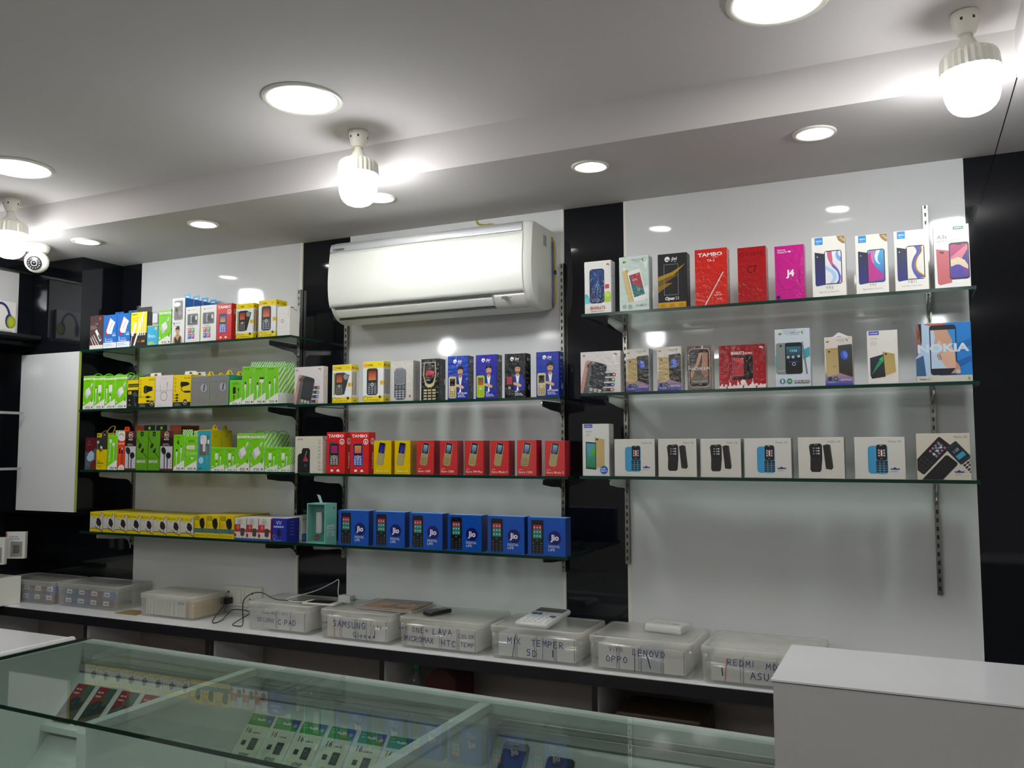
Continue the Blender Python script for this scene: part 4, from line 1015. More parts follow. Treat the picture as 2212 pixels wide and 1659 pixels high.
def a_hands(W):
    o = R(0, 0, W, 100, ('6A665E', '4A2E28')) + R(W * .5, 60, W, 100, '6A4A3C') + R(W * .6, 92, W * .66, 100, 'E8E0D8') + RR(W * .5, 50, W * .86, 88, 9, 'C8A8A0') + RR(W * .5, 50, W * .82, 85, 8, '141618') + R(W * .13, 14, W * .86, 84, ('6E685A', '1C2420'))
    o += PG([(W * .5, 84), (W * .62, 84), (W * .5, 58), (W * .32, 44), (W * .22, 30), (W * .14, 24), (W * .13, 40), (W * .34, 56)], 'B98A70') + PG([(W * .62, 84), (W * .86, 84), (W * .84, 56), (W * .86, 34), (W * .76, 26), (W * .6, 36), (W * .56, 46), (W * .62, 60)], 'A87860')
    for k in range(4):
        o += LN([(W * (.2 + .07 * k), 34 + k), (W * (.24 + .07 * k), 44 + k)], .8, '7A5444') + LN([(W * (.66 + .05 * k), 33), (W * (.64 + .05 * k), 42)], .8, '6E4838')
    return o + TX('NOKIA', W * .5, 45, 6.4, 'C8C8CC', 'c', w=W * .9, b=.02) + TX('Nokia 1 · android', W * .5, 18, 3, 'D8D4CC', 'c', w=W * .6)

def a_ultra(W):
    o = R(0, 0, W, 100, ('A81C22', '8E161C')) + TX('BHARAT 2', W * .27, 78, 6.4, 'EAD8D4', w=W * .28, b=.04) + TX('ULTRA', W * .56, 78, 4, 'EAD8D4', w=W * .16, b=.03) + RR(W * .5, 48, W * .46, 56, 5, '231A16') + R(W * .285, 28, W * .535, 70, ('B83A40', '9A2A30')) + PG([(W * .285, 70), (W * .535, 70), (W * .535, 56), (W * .34, 64)], 'C04A4E') + CI(W * .6, 62, 1.4, '8A7A70') + PG([(W * .86, 92), (W * .9, 95), (W * .95, 93), (W * .95, 88), (W * .91, 91)], 'E0C8C4')
    t = [(0, 0), (0, 7)]
    x = 0
    for k, hh in enumerate((7, 9, 5, 10, 6, 12, 6, 9, 7, 13, 8, 16, 8, 10, 6, 9, 14, 8, 11, 7, 10, 6, 9)):
        t += [(W * k / 23, hh), (W * (k + .5) / 23, hh + (3 if k % 4 == 1 else 0)), (W * (k + .9) / 23, hh)]
    o += PG(t + [(W, 0)], 'E6DAD4')
    return o + CI(W * .52, 14, 6, 'E6DAD4') + LN([(W * .22, 8), (W * .22, 20)], .8, 'E6DAD4') + LN([(W * .4, 8), (W * .4, 19)], .8, 'E6DAD4') + LN([(W * .72, 8), (W * .72, 22)], 1, 'E6DAD4') + RR(W * .52, 4, 3, 7, 1.5, '9A2026') + RR(W * .17, 3, 3, 6, 1.5, '9A2026') + RR(W * .8, 3, 3, 6, 1.5, '9A2026')

def a_vteal(W):
    o = R(0, 0, W, 100, 'C4CCD4') + PG([(W * .2, 100), (W * .7, 100), (W * .5, 88), (W * .3, 90)], 'B4BEC8') + CL(EL(W * .02, 42, 14, 12, '3A9AA8', -30) + PG([(W * .78, 62), (W, 68), (W, 52), (W * .8, 46)], '3A98A8') + PG([(0, 36), (W * .1, 30), (0, 24)], '7AB8C4'), 0, 0, W, 100) + moto(W * .16, 92, .9) + vlogo(W * .74, 92, .9)
    o += XF(RR(-15, 0, 24, 54, 3.6, '7C8480') + CI(-19, 22, 2, '20242A') + R(-26, -22, -4, -20, '9AA09C'), W * .5, 49) + XF(RR(2, 0, 28, 54, 4, '0E1014') + R(-10, -20, 14, 20, ('0C0E12', '12161A')) + R(-10, 2, 14, 20, ('12343E', '1F6E84')) + TX('13:56', 2, 11, 4, 'DDE8EA', 'c') + CI(-7, 2, 2.4, 'A8ACAE') + CI(1, 2, 2.4, 'A8ACAE') + CI(10, 3, 2.4, 'A8ACAE') + RING(2, -10, 3, .8, 'C8CCCE') + R(-6, -8 + 1, 10, -5, '1E3A7A'), W * .5, 49) + LN([(W * .78, 76), (W * .9, 22)], 2.4, '6E7A76')
    return o + CI(W * .2, 10, 4.6, '2E7480') + R(W * .2 - 1.4, 7, W * .2 + 1.4, 13, 'DDE8EA') + CI(W * .4, 10, 4.6, '2E7480') + EL(W * .4, 10, 3, 1.6, '8AC04A') + R(W * .54, 6, W * .96, 11, '5A5E60') + TX('METAL PRO2', W * .75, 7.2, 3, 'E0D0C0', 'c', w=W * .38, b=.02)

def a_dual(W):
    return R(0, 0, W, 100, 'D6D2CC') + R(W * .06, 92, W * .4, 99, '2A3AA0') + TX('mobistar', W * .23, 94, 3.6, 'D8DCF2', 'c', w=W * .3, b=.01) + TX('Dual Rear', W * .12, 84, 3, '8A7A6A', w=W * .24) + LINES(W * .12, 79, W * .24, 3, 3, 1, 'A89E94') + XF(PG([(0, 26), (26, 20), (28, -24), (4, -32), (0, -28)], ('B8A05C', 'A89254')) + CI(7, 20, 2.4, '2A2418') + PG([(-28, 12), (2, 20), (5, -34), (-25, -38), (-28, -30)], ('1C1A20', '20303A')) + PG([(-26, -30), (-14, -6), (-4, 12), (1, 14), (1, 2), (-10, -10)], '1E8A5A') + PG([(-8, 8), (1, 16), (1, 2)], '34B070'), W * .5, 40, 0, .78)

def a_selfie(W):
    return R(0, 0, W, 100, 'D4D4D0') + R(W * .06, 92.5, W * .38, 99, '2A3AA0') + TX('mobistar', W * .22, 94.4, 3.2, 'D8DCF2', 'c', w=W * .28, b=.01) + TX('SELFIE', W * .13, 84, 2.6, '6A5A4A', w=W * .22) + LINES(W * .13, 80, W * .2, 2, 3, 1, 'A89E94') + XF(PG([(2, 30), (22, 26), (22, -24), (4, -30)], 'BFA76A') + CI(7, 26, 2, '2A2418') + PG([(-16, 22), (5, 20), (5, -32), (-16, -30)], '22262A') + PG([(-14.6, 19), (3.6, 17.6), (3.6, -29), (-14.6, -27)], ('1E7A3A', '4AA0A8')) + PG([(-14.6, 19), (3.6, 17.6), (-10, -8)], '4A98B0') + PG([(3.6, 17.6), (3.6, -2), (-10, -8)], '58A830'), W * .42, 44) + CI(W * .8, 12, 8, '2A62B4') + LINES(W * .68, 13, W * .24, 2, 4, 1.8, 'D0DCF0')

def a_n105(W):
    p = XF(RR(-12, -1, 26, 70, 9, '3A94C4') + RR(7, 0, 28, 74, 8, '5AA8D0') + RR(7, 17, 25, 40, 5, '11141A') + KEYS(7, 16, 3, 3, 6, 6.5, 4, 4, 'D8B0A8') + KEYS(7, 16, 1, 2, 6, 6.5, 4, 4, 'F0F0F4') + LINES(3, 34, 8, 1, 1, 1.6, 'C8C8C8') + LINES(3, 1, 8, 1, 1, 1.4, 'A8A8A8') + KEYS(7, -7, 3, 1, 9.4, 1, 8, 7, '1E2A34') + KEYS(7, -22, 3, 4, 9.4, 5.8, 8, 4.6, '26343E'), 0, 0)
    return R(0, 0, W, 100, 'D2D0C8') + TX('Nokia 105', W * .93, 87, 5, '6E6E6A', 'r', w=W * .25) + XF(p, W * .48, 47, 0, .95) + PG([(W * .71, 27), (W * .74, 25), (W * .79, 29), (W * .84, 25), (W * .88, 27), (W * .88, 23), (W * .71, 23)], '2A3488') + LINES(W * .71, 18, W * .17, 1, 1, 1, '8A8A98')

def a_n106(W):
    p = PG([(-16, 36), (8, 37), (12, 32), (12, -2), (9, -32), (5, -36), (-14, -36), (-18, -30), (-17, 0), (-20, 30)], '211E1D') + R(-14, 2, 9, 32, '131315') + KEYS(-2, 18, 3, 3, 6.6, 7, 3.4, 3.4, '9A9C9E') + KEYS(3, 18, 1, 3, 6.6, 7, 3.6, 3.6, 'D8DCE0') + LINES(-6, 33, 8, 1, 1, 1.4, 'A8A8A8') + PG([(14, 32), (24, 35), (32, 33), (38, -24), (34, -30), (20, -28)], '26221F') + PG([(28, 33), (32, 33), (38, -24), (35, -24)], '3A3632')
    return R(0, 0, W, 100, 'D2CEC4') + TX('Nokia 106', W * .93, 87, 5, '6E6E6A', 'r', w=W * .27) + XF(p, W * .42, 50, 0, .95)

def a_n150(W):
    p1 = RR(0, 0, 32, 84, 4, '1A1617') + KEYS(0, 18, 3, 4, 8, 8, 4.6, 4.6, 'A07898') + KEYS(2, 16, 1, 3, 8, 10, 4.6, 4.6, 'C8D8E8') + KEYS(-4, 24, 1, 2, 8, 10, 4.4, 4.4, '5AA88A') + KEYS(0, -24, 3, 4, 9, 8, 6, 1.4, '4A4446')
    p2 = RR(0, 0, 30, 84, 5, '17151A')
    p3 = RR(0, 0, 27, 46, 3, '2A2E34') + R(-11, -17, 11, 18, '16262E') + R(-9, -12, 9, -2, '3A96B8') + TX('1:50', 0, 4, 6, 'C8D8DC', 'c') + R(-13, -50, 13, -23, 'D8D4C8') + KEYS(0, -36, 3, 4, 8, 6, 6.6, 4.6, '2E3034')
    o = R(0, 0, W, 100, 'CCC6B4') + CL(XF(p1, W * .28, 52, -42) + XF(p2, W * .4, 14, -42) + XF(p3, W * .78, 58, 40), 1, 0.4, W - 1, 99)
    return o + TX('Nokia 150', W * .95, 90, 4.6, '6E6A62', 'r', w=W * .24) + PG([(W * .7, 20), (W * .73, 18), (W * .78, 22), (W * .83, 18), (W * .87, 20), (W * .87, 16), (W * .7, 16)], '2A3488') + LINES(W * .7, 11, W * .17, 1, 1, 1, '8A8A98')

def a_n21(W):
    o = R(0, 0, W, 11, 'C8C4B4') + R(0, 11, W, 100, '1878C4') + PG([(W * .6, 60), (W, 72), (W, 60), (W * .7, 50)], '1060A8') + PG([(W * .62, 30), (W, 44), (W, 34), (W * .7, 20)], '0F5CA4') + R(0, 11, W * .42, 100, 'A8C0D8') + PG([(0, 11), (0, 40), (W * .14, 46), (W * .16, 30), (W * .18, 11)], '2E587E') + PG([(0, 42), (0, 100), (W * .12, 100), (W * .1, 64), (W * .04, 46)], '8A5A46') + PG([(W * .03, 92), (W * .08, 82), (W * .07, 74), (W * .05, 74), (W * .06, 82)], '3A1E16') + PG([(W * .06, 100), (W * .12, 100), (W * .12, 70), (W * .1, 60), (W * .09, 80)], '231A18')
    o += PG([(W * .18, 98), (W * .3, 94), (W * .56, 97), (W * .56, 100), (W * .18, 100)], 'A86A58')
    o += RR(W * .5, 54, W * .48, 84, 5, '17181A') + R(W * .28, 23, W * .72, 88, 'B0C4DA') + PG([(W * .5, 88), (W * .72, 88), (W * .72, 30), (W * .56, 30), (W * .6, 60)], '2A84C8')
    o += PG([(W * .34, 88), (W * .58, 88), (W * .66, 70), (W * .66, 60), (W * .62, 56), (W * .58, 62), (W * .5, 60), (W * .42, 70), (W * .38, 62), (W * .34, 62), (W * .36, 76)], 'C09478')
    o += PG([(W * .4, 72), (W * .45, 70), (W * .54, 60), (W * .64, 64), (W * .66, 58), (W * .7, 50), (W * .72, 24), (W * .54, 24), (W * .46, 36), (W * .38, 46), (W * .42, 50), (W * .52, 50)], 'CFA48C')
    for k in range(4):
        o += LN([(W * (.42 + .02 * k), 47 + 3 * k), (W * (.56 + .02 * k), 52 + 3 * k)], .7, 'A87A64')
    o += RING(W * .42, 44, 2.6, .8, '4A3A34') + RING(W * .44, 40, 2.6, .8, '4A3A34')
    o += PG([(W * .72, 34), (W * .78, 26), (W * .8, 14), (W * .62, 14), (W * .7, 22)], 'B88A72') + CI(W * .75, 17, 3.4, 'B0B4B8')
    return CL(o, 0, 0, W, 100) + TX('NOKIA', W * .5, 51, 13, 'BFD4E0', 'c', w=W * .92, b=.04) + TX('Nokia 2.1', W * .06, 4, 4, '6A6458', w=W * .2) + PG([(W * .91, 5.6), (W * .935, 8.6), (W * .96, 5.6), (W * .935, 2.6)], '7AB01E')

def a_dongle_side(W):
    return R(0, 0, W, 100, '6FB8A8') + PG([(W * .68, 86), (W * .74, 94), (W * .8, 86)], 'A02A3A') + PG([(W * .8, 84), (W * .86, 92), (W * .74, 84)], 'A02A3A') + R(W * .15, 34, W * .8, 46, 'B8D4CC') + TX('BT04-R', W * .25, 37, 4, '3A4A48', w=W * .45) + R(W * .15, 17, W * .8, 31, 'B8D4CC') + LINES(W * .2, 27, W * .5, 4, 3, 1.2, '5A6A68')

# ------------------------------------------------------------------ the room
XL, XR, YB, ZC, ZT, YS, XT = -4.05, 2.6, -6.2, 2.511, 2.635, -0.613, 0.27
m = MB(); m.box(XL - .1, XR + .1, YB - .1, .1, -.1, 0, 'floor_tile'); structure(m.build('floor'))
m = MB(); m.box(XL - .1, XR + .1, 0, .1, 0, 2.8, 'black_laminate'); structure(m.build('wall_back'))
m = MB(); m.box(XL - .1, XL, YB, 0, 0, 2.8, 'black_laminate'); structure(m.build('wall_left'))
m = MB(); m.box(XR, XR + .1, YB, 0, 0, 2.8, 'plain_wall'); structure(m.build('wall_right'))
m = MB(); m.box(XL - .1, XR + .1, YB - .1, YB, 0, 2.8, 'plain_wall'); structure(m.build('wall_front'))
m = MB()
m.box(XL, XR, YS, 0, ZC, 2.8, 'ceiling_paint')
m.box(XT, XR, YB, YS, ZC, 2.8, 'ceiling_paint')
m.box(XL, XT, YB, YS, ZT, 2.8, 'ceiling_paint')
m.box(XT - .0012, XT + .0012, YS, 0, ZC - .0008, ZC + .01, 'black')
structure(m.build('ceiling'))
# white laminate sheets on the back wall with a pale edging strip
PANELS = [(-3.381, -2.416), (-2.150, -1.181), (-0.920, 0.1815)]
for i, (a, b) in enumerate(PANELS):
    m = MB()
    m.box(a, b, -.006, 0, 0, ZC, 'white_laminate')
    structure(m.build('trim_%d' % (i + 1)))
m = MB()
for x in (-2.416, -1.181, -.920):
    m.box(x - (.012 if x == -.92 else 0), x + (0 if x == -.92 else .012), -.007, 0, .88, 1.19, 'cream')
    m.box(x - (.012 if x == -.92 else 0), x + (0 if x == -.92 else .012), -.007, 0, 2.30, ZC, 'cream')
structure(m.build('trim_4'))
# boxed-out glossy pillar in the left corner
t = thing('wall_cabinet', (XL, 0, 1.30), 'glossy black wall cabinet with white door in the left corner under the ceiling', 'cabinet')
m = MB(); m.box(0, -3.517 - XL, -.23, -.001, 0, ZC - 1.301, 'black_laminate'); m.build('cabinet_body', t)
m = MB(); m.box(-3.905 - XL, -3.503 - XL, -.242, -.2305, .015, .760, 'white_laminate'); m.box(-3.503 - XL, -3.500 - XL, -.242, -.2305, .015, .76, 'plastic', 'A8B05A'); m.build('white_door', t)
m = MB()
m.box(XL, -3.858, -2.4, -.232, 2.10, ZC, 'black_laminate')
tag(m.build('wall_cabinet', origin=(XL, -1.3, 2.1)), 'black cabinet on the left side wall with a pale recessed panel', 'cabinet')
m = MB(); m.box(-3.858, -3.850, -2.0, -.31, 2.138, 2.446, 'counter_matte'); m.box(-3.86, -3.835, -2.0, -.25, 2.448, 2.456, 'steel'); structure(m.build('trim_6'))

# ------------------------------------------------------------------ ceiling lamps
def downlight(x, y, z, ro, ri, glow, label, group, tilt=0.0):
    t = thing('recessed_downlight', (x, y, z), label, 'ceiling light', group)
    m = MB()
    m.lathe([(ro, 0.004), (ro, -.003), (ro * .97, -.006), (ri * 1.04, -.005), (ri, .002), (ri * .98, .002)], 'cream', n=48)
    m.build('trim_ring', t)
    m = MB()
    m.lathe([(ri * .99, -.0035), (ri * .95, -.0055), (.001, -.006)], glow, n=48)
    d = m.build('glowing_disc', t)
    d.rotation_euler = (0, tilt, 0)
    return t
for x, y, w in ((-1.5985, -1.022, 'just left of the middle bulb'), (-.243, -1.006, 'at the top edge right of centre'), (-2.936, -.969, 'at the left edge of the picture')):
    downlight(x, y, ZT, .118, .096, 'panel_glow', 'large round recessed ceiling light ' + w, 'large recessed lights in the raised ceiling')
for x, y in ((-1.6, -2.6), (-.25, -2.6), (-2.95, -2.6), (-1.6, -4.2), (-.25, -4.2), (-2.95, -4.2)):
    downlight(x, y, ZT, .118, .096, 'panel_glow', 'large round recessed ceiling light behind the camera', 'large recessed lights behind the camera')
for x, w in ((-3.237, 'leftmost, beside the dome camera'), (-2.563, 'above the left white panel'), (-1.719, 'half hidden behind the middle bulb'), (-.908, 'above the black strip right of the air conditioner'), (-.221, 'rightmost, left of the right bulb')):
    downlight(x, -.435, ZC, .061, .043, 'spot_glow', 'small round downlight in the lower ceiling, ' + w, 'small downlights along the lower ceiling', radians(6))

def bulb(x, y, tilt, label):
    t = thing('led_bulb', (x, y, ZT), label, 'light bulb', 'bare bulbs hanging from the raised ceiling')
    t.rotation_euler = tilt
    m = MB()
    m.lathe([(.030, 0), (.032, -.004), (.0315, -.018), (.028, -.034), (.021, -.052), (.019, -.054)], 'cream', n=32)
    h = m.build('lamp_holder', t)
    m = MB()
    for a in (-1.9, -1.0, .3, 2):
        m.prism([(.0312 * cos(a + q), .0312 * sin(a + q)) for q in (-.09, .09)] + [(.0300 * cos(a + q), .0300 * sin(a + q)) for q in (.09, -.09)], 'z', -.026, -.012, 'black')
    m.build('vent_slot', h)
    m = MB()
    m.lathe([(.014, -.054), (.0135, -.064), (.017, -.068), (.021, -.078), (.031, -.090), (.034, -.094)], 'cream', n=32)
    m.build('neck', t)
    m = MB()
    m.lathe([(.034, -.092), (.050, -.096), (.060, -.103), (.0645, -.112), (.067, -.145), (.064, -.147)], 'cream', n=56, smooth=False, rfun=lambda k: 1.0 if k % 2 else .955)
    m.build('ribbed_collar', t)
    m = MB()
    m.lathe([(.0615, -.144), (.0625, -.150), (.0625, -.175), (.0615, -.192), (.0590, -.207), (.0545, -.221), (.0475, -.232), (.038, -.240), (.026, -.245), (.012, -.248), (.001, -.2485)], 'bulb_glow', n=56)
    m.build('glowing_globe', t)
bulb(-1.599, -.735, (0, 0, 0), 'bare lit bulb with ribbed collar hanging in front of the air conditioner')
bulb(.1526, -.754, (.02, -.05, 0), 'bare lit bulb with ribbed collar hanging at the top right corner')
bulb(-3.334, -.718, (0, 0, 0), 'bare lit bulb hanging at the left edge beside the dome camera')
for x, y in ((-1.75, -3.39), (.195, -3.5), (-3.4, -3.1), (-1.7, -5.4), (-3.4, -5.3)):  # far row is added for more light; near row follows the wall reflections
    bulb(x, y, (0, 0, 0), 'bare lit bulb behind the camera, near row mirrored in wall panels, far row added')

# dome camera
t = thing('security_camera', (-3.497, -.478, ZC), 'white dome security camera on the lower ceiling at left', 'security camera')
m = MB(); m.lathe([(.052, 0), (.052, -.012), (.046, -.03), (.04, -.034)], 'cream', n=36); m.build('mounting_base', t)
m = MB(); m.lathe([(.001, .0)] + [(.05 * sin(radians(a)), -.075 + .05 * cos(radians(a))) for a in range(30, 180, 15)] + [(.001, -.125)], 'cream', n=36); bl = m.build('ball_housing', t)
m = MB()
m.lathe([(.030, .036), (.030, .046), (.027, .048), (.001, .048)], 'black', n=32)
for k in range(14):
    a = 2 * pi * k / 14
    m.lathe([(.0024, .048), (.0024, .0492), (.0003, .0493)], 'plastic', '9A9A9A', n=8, c=(.0225 * cos(a), .0225 * sin(a), 0))
m.lathe([(.011, .048), (.010, .051), (.001, .053)], 'black', n=20)
l = m.build('lens_face', bl, loc=(0, 0, -.075))
d = Vector((.62, -.72, -.32)).normalized()
l.rotation_euler = d.to_track_quat('Z', 'Y').to_euler()

# ------------------------------------------------------------------ uprights, brackets, glass shelves
def upright(x, z0, z1, label):
    m = MB()
    w = .0075
    m.box(x - w, x - w + .002, -.021, -.001, z0, z1, 'steel')
    m.box(x + w - .002, x + w, -.021, -.001, z0, z1, 'steel')
    m.box(x - w, x + w, -.0035, -.001, z0, z1, 'steel')
    z = z0
    m.box(x - w, x - .003, -.0215, -.0195, z0, z1, 'steel')
    m.box(x + .003, x + w, -.0215, -.0195, z0, z1, 'steel')
    while z < z1 - .01:
        m.box(x - .003, x + .003, -.0215, -.0195, z, min(z + .013, z1), 'steel')
        m.box(x - .003, x + .003, -.0195, -.0190, z + .013, min(z + .026, z1), 'black')
        z += .026
    o = m.build('slotted_upright', origin=(x, 0, z0))
    tag(o, label, 'shelf upright', 'slotted steel uprights on the back wall')
UP = dict(A=(-3.388, -2.408), B=(-2.158, -1.173), C=(-.928, .0685))
NM = dict(A='left', B='middle', C='right')
for k, (a, b) in UP.items():
    upright(a, 1.15 if k != 'C' else 1.19, 2.30, 'slotted steel upright at the left edge of the %s white panel' % NM[k])
    upright(b, 1.149, 2.369 if k == 'C' else 2.30, 'slotted steel upright %s' % ('standing free on the right white panel' if k == 'C' else 'at the right edge of the %s white panel' % NM[k]))

def bracket(x, z, dep, label, drop):
    m = MB()
    D = dep
    pts = [(-.020, z - .002), (-D, z - .002), (-D - .004, z - .010), (-D, z - .022), (-D * .62, z - .032)]
    for k in range(7):
        a = radians(90 * k / 6)
        pts.append((-.020 - .045 * (1 - sin(a)), z - .036 - (drop - .036) * (1 - cos(a))))
    pts.append((-.020, z - drop))
    m.prism(pts, 'x', x - .0015, x + .0015, 'bracket')
    m.box(x - .006, x + .006, -D, -.02, z - .0035, z - .0015, 'bracket')
    o = m.build('shelf_bracket', origin=(x, 0, z))
    m = MB()
    m.prism([(.0045 * cos(2 * pi * k / 12) - .022, .0045 * sin(2 * pi * k / 12) - drop * .62) for k in range(12)], 'x', .0015, .0035, 'black')
    m.build('locking_hook', o)
    tag(o, label, 'shelf bracket', 'steel brackets under the glass shelves')
ORD = {'1': 'top', '2': 'second', '3': 'third', '4': 'lowest'}
for k, (x0, x1, z, dep) in SHELF.items():
    th = .010
    m = MB()
    m.box(x0, x1, -dep, -.0225, z - th, z, 'glass')
    e = .0004
    m.box(x0, x1, -dep - .001, -dep - e, z - th, z, 'glass_edge')
    m.box(x0 - .001, x0 - e, -dep, -.0225, z - th, z, 'glass_edge')
    m.box(x1 + e, x1 + .001, -dep, -.0225, z - th, z, 'glass_edge')
    o = m.build('glass_shelf', origin=((x0 + x1) / 2, -dep / 2, z))
    tag(o, 'green-edged glass shelf, %s on the %s wall panel' % (ORD[k[1]] if k[0] != 'B' else {'2': 'upper', '3': 'middle', '4': 'lowest'}[k[1]], NM[k[0]]), 'glass shelf', 'glass shelves on the back wall')
    for j, x in enumerate(UP[k[0]]):
        if k[0] == 'C' and j == 1 and False:
            continue
        bracket(x, z - th, .205 if k[0] != 'B' else .215, 'curved steel bracket holding the %s end of the %s shelf on the %s panel' % ('left' if j == 0 else 'right', ORD[k[1]] if k[0] != 'B' else {'2': 'upper', '3': 'middle', '4': 'lowest'}[k[1]], NM[k[0]]), .085 if k != 'B4' else .06)

# ------------------------------------------------------------------ cartons on the shelves
def carton_mesh(w, d, h, front, side, col, sidecol, topcol, mat):
    m = MB()
    ch = min(.0012, d * .04)
    m.box(-w / 2, w / 2, -d / 2, d / 2, 0, h, mat, col, ch)
    nf = len(m.f)
    # recolour the side and top faces of the bevelled block
    for i in range(nf):
        vs = [Vector(m.v[j]) for j in m.f[i]]
        n = (vs[1] - vs[0]).cross(vs[2] - vs[1])
        n.normalize()
        if abs(n.x) > .9:
            m.c[i] = [lin(sidecol)] * len(vs)
        elif abs(n.z) > .9:
            m.c[i] = [lin(topcol)] * len(vs)
    W = 100 * w / h
    put(m, CL(front(W), .6, .6, W - .6, 99.4) if front else [], mat, fface(w, d, h))
    if side:
        S = 100 * d / h
        put(m, CL(side(S), .8, .6, S - .8, 99.4), mat, sface(w, d, h))
    return m

def add_tab(o, kind, w, d, h, col, y=None):
    m = MB()
    y = d / 2 - .001 if y is None else y
    t = .0006
    if kind == 'euro':        # flat hanging tab with a slot
        a, hh = w * .36, .020
        m.prism([(-a, h - .002), (a, h - .002), (a * .86, h + hh), (-a * .86, h + hh)], 'y', y - t, y + t, 'card', col)
        m.poly([(u, y - t - .0002, v) for u, v in ((-a * .3, h + hh * .4), (a * .3, h + hh * .4), (a * .22, h + hh * .62), (-a * .22, h + hh * .62))], 'card', '101010')
        m.poly([(u, y - t - .0003, v) for u, v in ((-a * .1, h + hh * .4), (a * .1, h + hh * .4), (a * .1, h + hh * .82), (-a * .1, h + hh * .82))], 'card', '101010')
        nm = 'hanging_tab'
    elif kind == 'header':    # striped flat header
        a, hh = w * .47, .024
        m.box(-a, a, y - t, y + t, h - .002, h + hh, 'card', col)
        put(m, XF(STRIPES(0, 0, 2 * a * 1000, (hh + .002) * 1000, 15, 'DDE4D4'), 0, 0), 'card', lambda u, v, o: (-a + u / 1000, y - t - o, h - .002 + v / 1000))
        nm = 'striped_header'
    elif kind == 'hex':       # open hexagonal loop
        a, hh = w * .38, .013
        P = [(-a, h), (-a * .9, h + hh * .55), (-a * .3, h + hh), (a * .3, h + hh), (a * .9, h + hh * .55), (a, h)]
        for p, q in zip(P, P[1:]):
            dx, dz = q[0] - p[0], q[1] - p[1]
            L = hypot(dx, dz)
            nx, nz = -dz / L * .0017, dx / L * .0017
            m.prism([(p[0] - nx, p[1] - nz), (q[0] - nx, q[1] - nz), (q[0] + nx, q[1] + nz), (p[0] + nx, p[1] + nz)], 'y', y - t, y + t, 'card', col)
        nm = 'hanging_loop'
    elif kind == 'tri':       # triangular yellow loop with an opening
        a, hh = w * .24, .024
        m.prism([(-a, h), (a, h), (a * .3, h + hh), (-a * .3, h + hh)], 'y', y - t, y + t, 'card', col)
        m.poly([(u, y - t - .0002, v) for u, v in ((-a * .05, h + hh * .75), (a * .2, h + hh * .8), (a * .55, h + hh * .3), (a * .3, h + hh * .25))], 'card', '4A3A2A')
        nm = 'triangular_loop'
    elif kind == 'band':      # tall plain header with a round emblem
        a, hh = w * .46, .026
        m.box(-a, a, y - t, y + t, h - .002, h + hh, 'card', col)
        if col == '16201A':
            put(m, CI(0, 0, 7, '7AB01E'), 'card', lambda u, v, o: (u / 1000, y - t - o, h + hh * .5 + v / 1000))
        nm = 'header_card'
    elif kind == 'rope':
        m.tube([(-w * .3, y, h - .002), (-w * .2, y + .01, h + .02), (w * .1, y + .012, h + .032), (w * .34, y + .01, h + .026), (w * .3, y, h - .002)], .0026, 'card', col)
        nm = 'cord_handle'
    elif kind == 'light':     # pale blue small tab
        a, hh = w * .26, .026
        m.box(-a, a, y - t, y + t, h - .002, h + hh, 'card', col, 0)
        put(m, RR(0, 0, a * 900, 5, 2, 'DCEAF2'), 'card', lambda u, v, o: (u / 1000, y - t - o, h + hh * .5 + v / 1000))
        nm = 'hanging_tab'
    elif kind == 'ribbon':
        m.faces([(-.008, y, h - .001), (.004, y, h - .001), (-.006, y - .004, h + .030), (-.022, y - .004, h + .034), (-.008, y + .001, h - .001), (.004, y + .001, h - .001), (-.006, y - .003, h + .030), (-.022, y - .003, h + .034)], [(0, 1, 2, 3), (7, 6, 5, 4), (0, 3, 7, 4), (1, 5, 6, 2), (3, 2, 6, 7), (0, 4, 5, 1)], 'card', 'B8CEC6')
        nm = 'pull_ribbon'
    m.build(nm, o)

def carton(key, name, cat, label, front, side=None, col='D8D4CC', sidecol=None, topcol=None, mat='card', tabs=(), group=None, rz=0.0, behind=0, blabels=None, step=None, btab=None):
    s, x0, x1, h, d = BOX[key]
    w = x1 - x0
    z = SHELF[s][2]
    yf = -SHELF[s][3] + .006
    m = carton_mesh(w, d, h, front, side, col, sidecol or col, topcol or col, mat)
    o = m.build(name, loc=((x0 + x1) / 2, yf + d / 2, z), rz=rz)
    for k, c in tabs:
        add_tab(o, k, w, d, h, c)
    tag(o, label, cat, group)
    for i in range(behind):
        st = step or d + .002
        copy_tree(o, ((x0 + x1) / 2, yf + d / 2 + st * (i + 1), z), blabels[i])
    return o

gg = 'green charger and cable cartons'
# --- left panel, top shelf
carton('duo_cable', 'charger_box', 'charger box', 'dark brown carton picturing a white charger and three cables, leftmost on left top shelf', a_duo, None, '46302E', '4A2A3A')
carton('blue_charger', 'charger_box', 'charger box', 'blue two port charger carton beside the dark brown carton, top shelf', a_blue2, None, '0A5CA8', '084A8E', '0A5CA8', tabs=[('euro', '0A62B0')], group='blue two port charger cartons')
carton('blue_charger2', 'charger_box', 'charger box', 'blue two port charger carton beside the yellow and black carton, top shelf', a_blue2, None, '0A5CA8', '084A8E', '0A5CA8', tabs=[('euro', '0A62B0')], group='blue two port charger cartons')
carton('four_in_one', 'charger_box', 'charger box', 'yellow and black car charger carton with grey hanging card behind it', a_remax, None, '26201E', '26201E', 'C8B800', tabs=[('band', '34322E')])
o = carton('quick_charge', 'charger_box', 'charger box', 'light blue carton with a clear upper window showing a white plug', a_quick, None, '35A9D2', '2A8AAE', 'E8D83A', tabs=[('tri', 'D8C81A')])
s_, x0, x1, h, d = BOX['quick_charge']; w = x1 - x0
m = MB(); m.box(-w / 2 + .001, w / 2 - .001, -d / 2 + .002, d / 2 - .002, h, h + .062, 'window'); m.build('clear_window', o)
